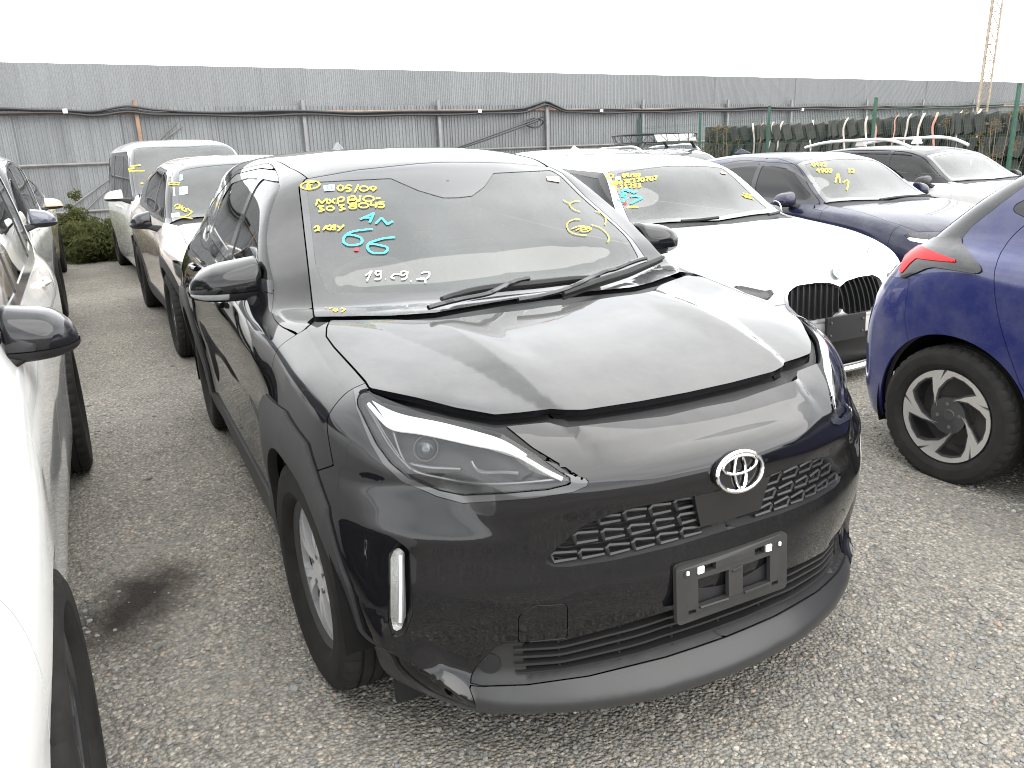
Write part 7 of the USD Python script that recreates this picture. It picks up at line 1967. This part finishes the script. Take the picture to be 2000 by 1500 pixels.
NTH = ['first', 'second', 'third', 'fourth', 'fifth', 'sixth', 'seventh', 'eighth', 'ninth', 'tenth', 'eleventh', 'twelfth', 'thirteenth', 'last']
def put_tyres():
    rng = np.random.default_rng(5)
    rub = [look(f'old_tyre_rubber_{k}', c, .85, noise=.45, nscale=3.0, bump=.3, bscale=30) for k, c in enumerate(((.023, .0225, .022), (.032, .031, .029), (.044, .042, .038)))]
    strap = [look('pale_strap', (.55, .48, .42), .8, noise=.2, nscale=6), look('pink_strap', (.55, .26, .20), .8, noise=.2, nscale=6)]
    def lugs(R, w, n):
        ms = [lathe([(R * .52, -w * .40), (R * .58, -w * .48), (R * .80, -w * .5), (R * .90, -w * .44), (R * .925, -w * .30), (R * .925, w * .30), (R * .90, w * .44), (R * .80, w * .5), (R * .58, w * .48), (R * .52, w * .40)], 64)]
        for k in range(n):
            for s in (-1, 1):
                q = box(R * .085, w * .44, 2 * math.pi * R / n * .66); q.apply_transform(RX(.30 * s)); q.apply_translation((R * .955, s * w * .255, 0))
                q.apply_transform(RY(2 * math.pi * (k + (.5 if s > 0 else 0)) / n)); ms.append(q)
        return trimesh.util.concatenate(ms)
    big = lugs(1.38, 1.02, 26)
    stacks = [(1462, 26.5, 'leftmost stack beside the dry weeds'), (1575, 24.6, 'second stack from the left of the tyre row'), (1718, 22.6, 'third stack, behind a green fence post'), (1855, 20.6, 'fourth stack, beside the lattice mast'), (1990, 18.6, 'nearest stack at the right edge')]
    for i, (px, D, words) in enumerate(stacks):
        c = along(px, D)
        for lev in (0, 1):
            P = (c[0] + rng.normal(0, .08), c[1] + rng.normal(0, .08), .36 + 1.04 * lev)
            t = thing('big_tyre', f'{"upper" if lev else "lower"} giant worn tyre of the {words}', 'tyre', P, rng.uniform(0, 6), 'giant worn tyres stacked behind the green fence')
            m = big.copy(); m.apply_transform(RX(math.pi / 2)); m.apply_transform(RY(rng.normal(0, .012)))
            part(t, 'tyre_body', m, rub[rng.integers(3)], smooth=35)
    spots = [(1470, 26.2, 0), (1488, 26.2, 1), (1508, 26.2, 0), (1526, 26.2, 0), (1586, 24.4, 0), (1652, 24.0, 0), (1690, 22.4, 0), (1706, 22.2, 1), (1749, 22.3, 1), (1774, 22.4, 0), (1800, 22.6, 0), (1826, 20.4, 1), (1872, 20.3, 0), (1908, 20.4, 0)]
    for i, (px, D, k) in enumerate(spots):
        # the strap lies where the sight line at this column first meets a stack
        O = CAM_POS * [1, 1, 0]; d = along(px, D) - O; d /= np.linalg.norm(d)
        hit = None
        for a_, b_, _ in stacks:
            cc = along(a_, b_); t0 = (cc - O) @ d; q2 = 1.41 ** 2 - np.linalg.norm(cc - O - d * t0) ** 2
            if q2 > .02 and (hit is None or t0 - math.sqrt(q2) < hit[0]): hit = (t0 - math.sqrt(q2), cc)
        if hit is None: continue
        foot = O + d * hit[0]; nrm = (foot - hit[1]) / np.linalg.norm(foot - hit[1]); side = np.array([-nrm[1], nrm[0], 0])
        pts = [foot - nrm * .05 + [0, 0, 1.955], foot + nrm * .045 + [0, 0, 1.84]] + [foot + nrm * .055 + side * .06 * math.sin(3 * z + i) + [0, 0, 1.80 - z] for z in np.linspace(.15, 1.0 + .3 * rng.random(), 5)]
        word = ('pale', 'pink')[k]
        s_ = thing('strap', f'{NTH[i]} {word} lifting strap from the left, hanging over the stacked giant tyres', 'strap', (0, 0, 0), 0, 'lifting straps over the giant tyres')
        P = smooth_line(pts, 20)
        part(s_, 'webbing', ribbon(P, np.repeat(nrm[None], len(P), 0), .026, .008), strap[k], smooth=False)
put_tyres()
def put_mast():
    P = along(1908, 27.0)
    t = thing('lattice_mast', 'tall slim cream and rust lattice mast leaning above the big tyres', 'mast', (P[0], P[1], 0))
    cream = look('flaking_cream_paint', (.30, .25, .19), .8, noise=.45, nscale=7); bar = look('rusty_cream_bar', (.22, .17, .12), .8, noise=.4, nscale=9)
    top = 11.0; lean = np.array([.0, .22, 0])
    def at(k, z): 
        a = k * 2 * math.pi / 3 + .5
        return np.array([.19 * math.cos(a), .19 * math.sin(a), z]) + lean * z / top
    for k in range(3): part(t, 'leg', tube([at(k, -.2), at(k, top)], .036, 6), cream)
    z = 0.2; i = 0
    while z < top - .6:
        for k in range(3):
            part(t, 'lacing_bar', tube([at(k, z), at((k + 1) % 3, z + .5)], .014, 4), bar)
        part(t, 'ring', tube(np.array([at(0, z), at(1, z), at(2, z)]), .012, 4, closed=True), bar)
        z += .5
put_mast()
# dry weeds between the tyres and the mesh fence
def put_dry():
    rng = np.random.default_rng(31); dry = leaf_look('straw_leaf', (.20, .145, .085))
    for i, (px, D) in enumerate(((1398, 26), (1425, 25.5), (1905, 18.5), (1950, 17.5))):
        c = along(px, D); w = thing('dry_weed', ['dry brown weeds at the left end of the tyre row', 'thin dry weeds before the first big tyre', 'dry brown weeds between the two tyre rows', 'dry weeds before the nearer tyre row'][i], 'weeds', c)
        cs = [np.array([rng.normal(0, .35), rng.normal(0, .35), rng.uniform(.2, 1.9)]) for _ in range(26)]; rs = [.16] * 26
        part(w, 'leaves', leaf_cloud(cs, rs, 900, .035, rng), dry, smooth=False)
        part(w, 'stem', [tube([(q[0] * .5, q[1] * .5, 0), q], .006, 4) for q in cs], look('straw_stem', (.22, .17, .11), .9))
put_dry()
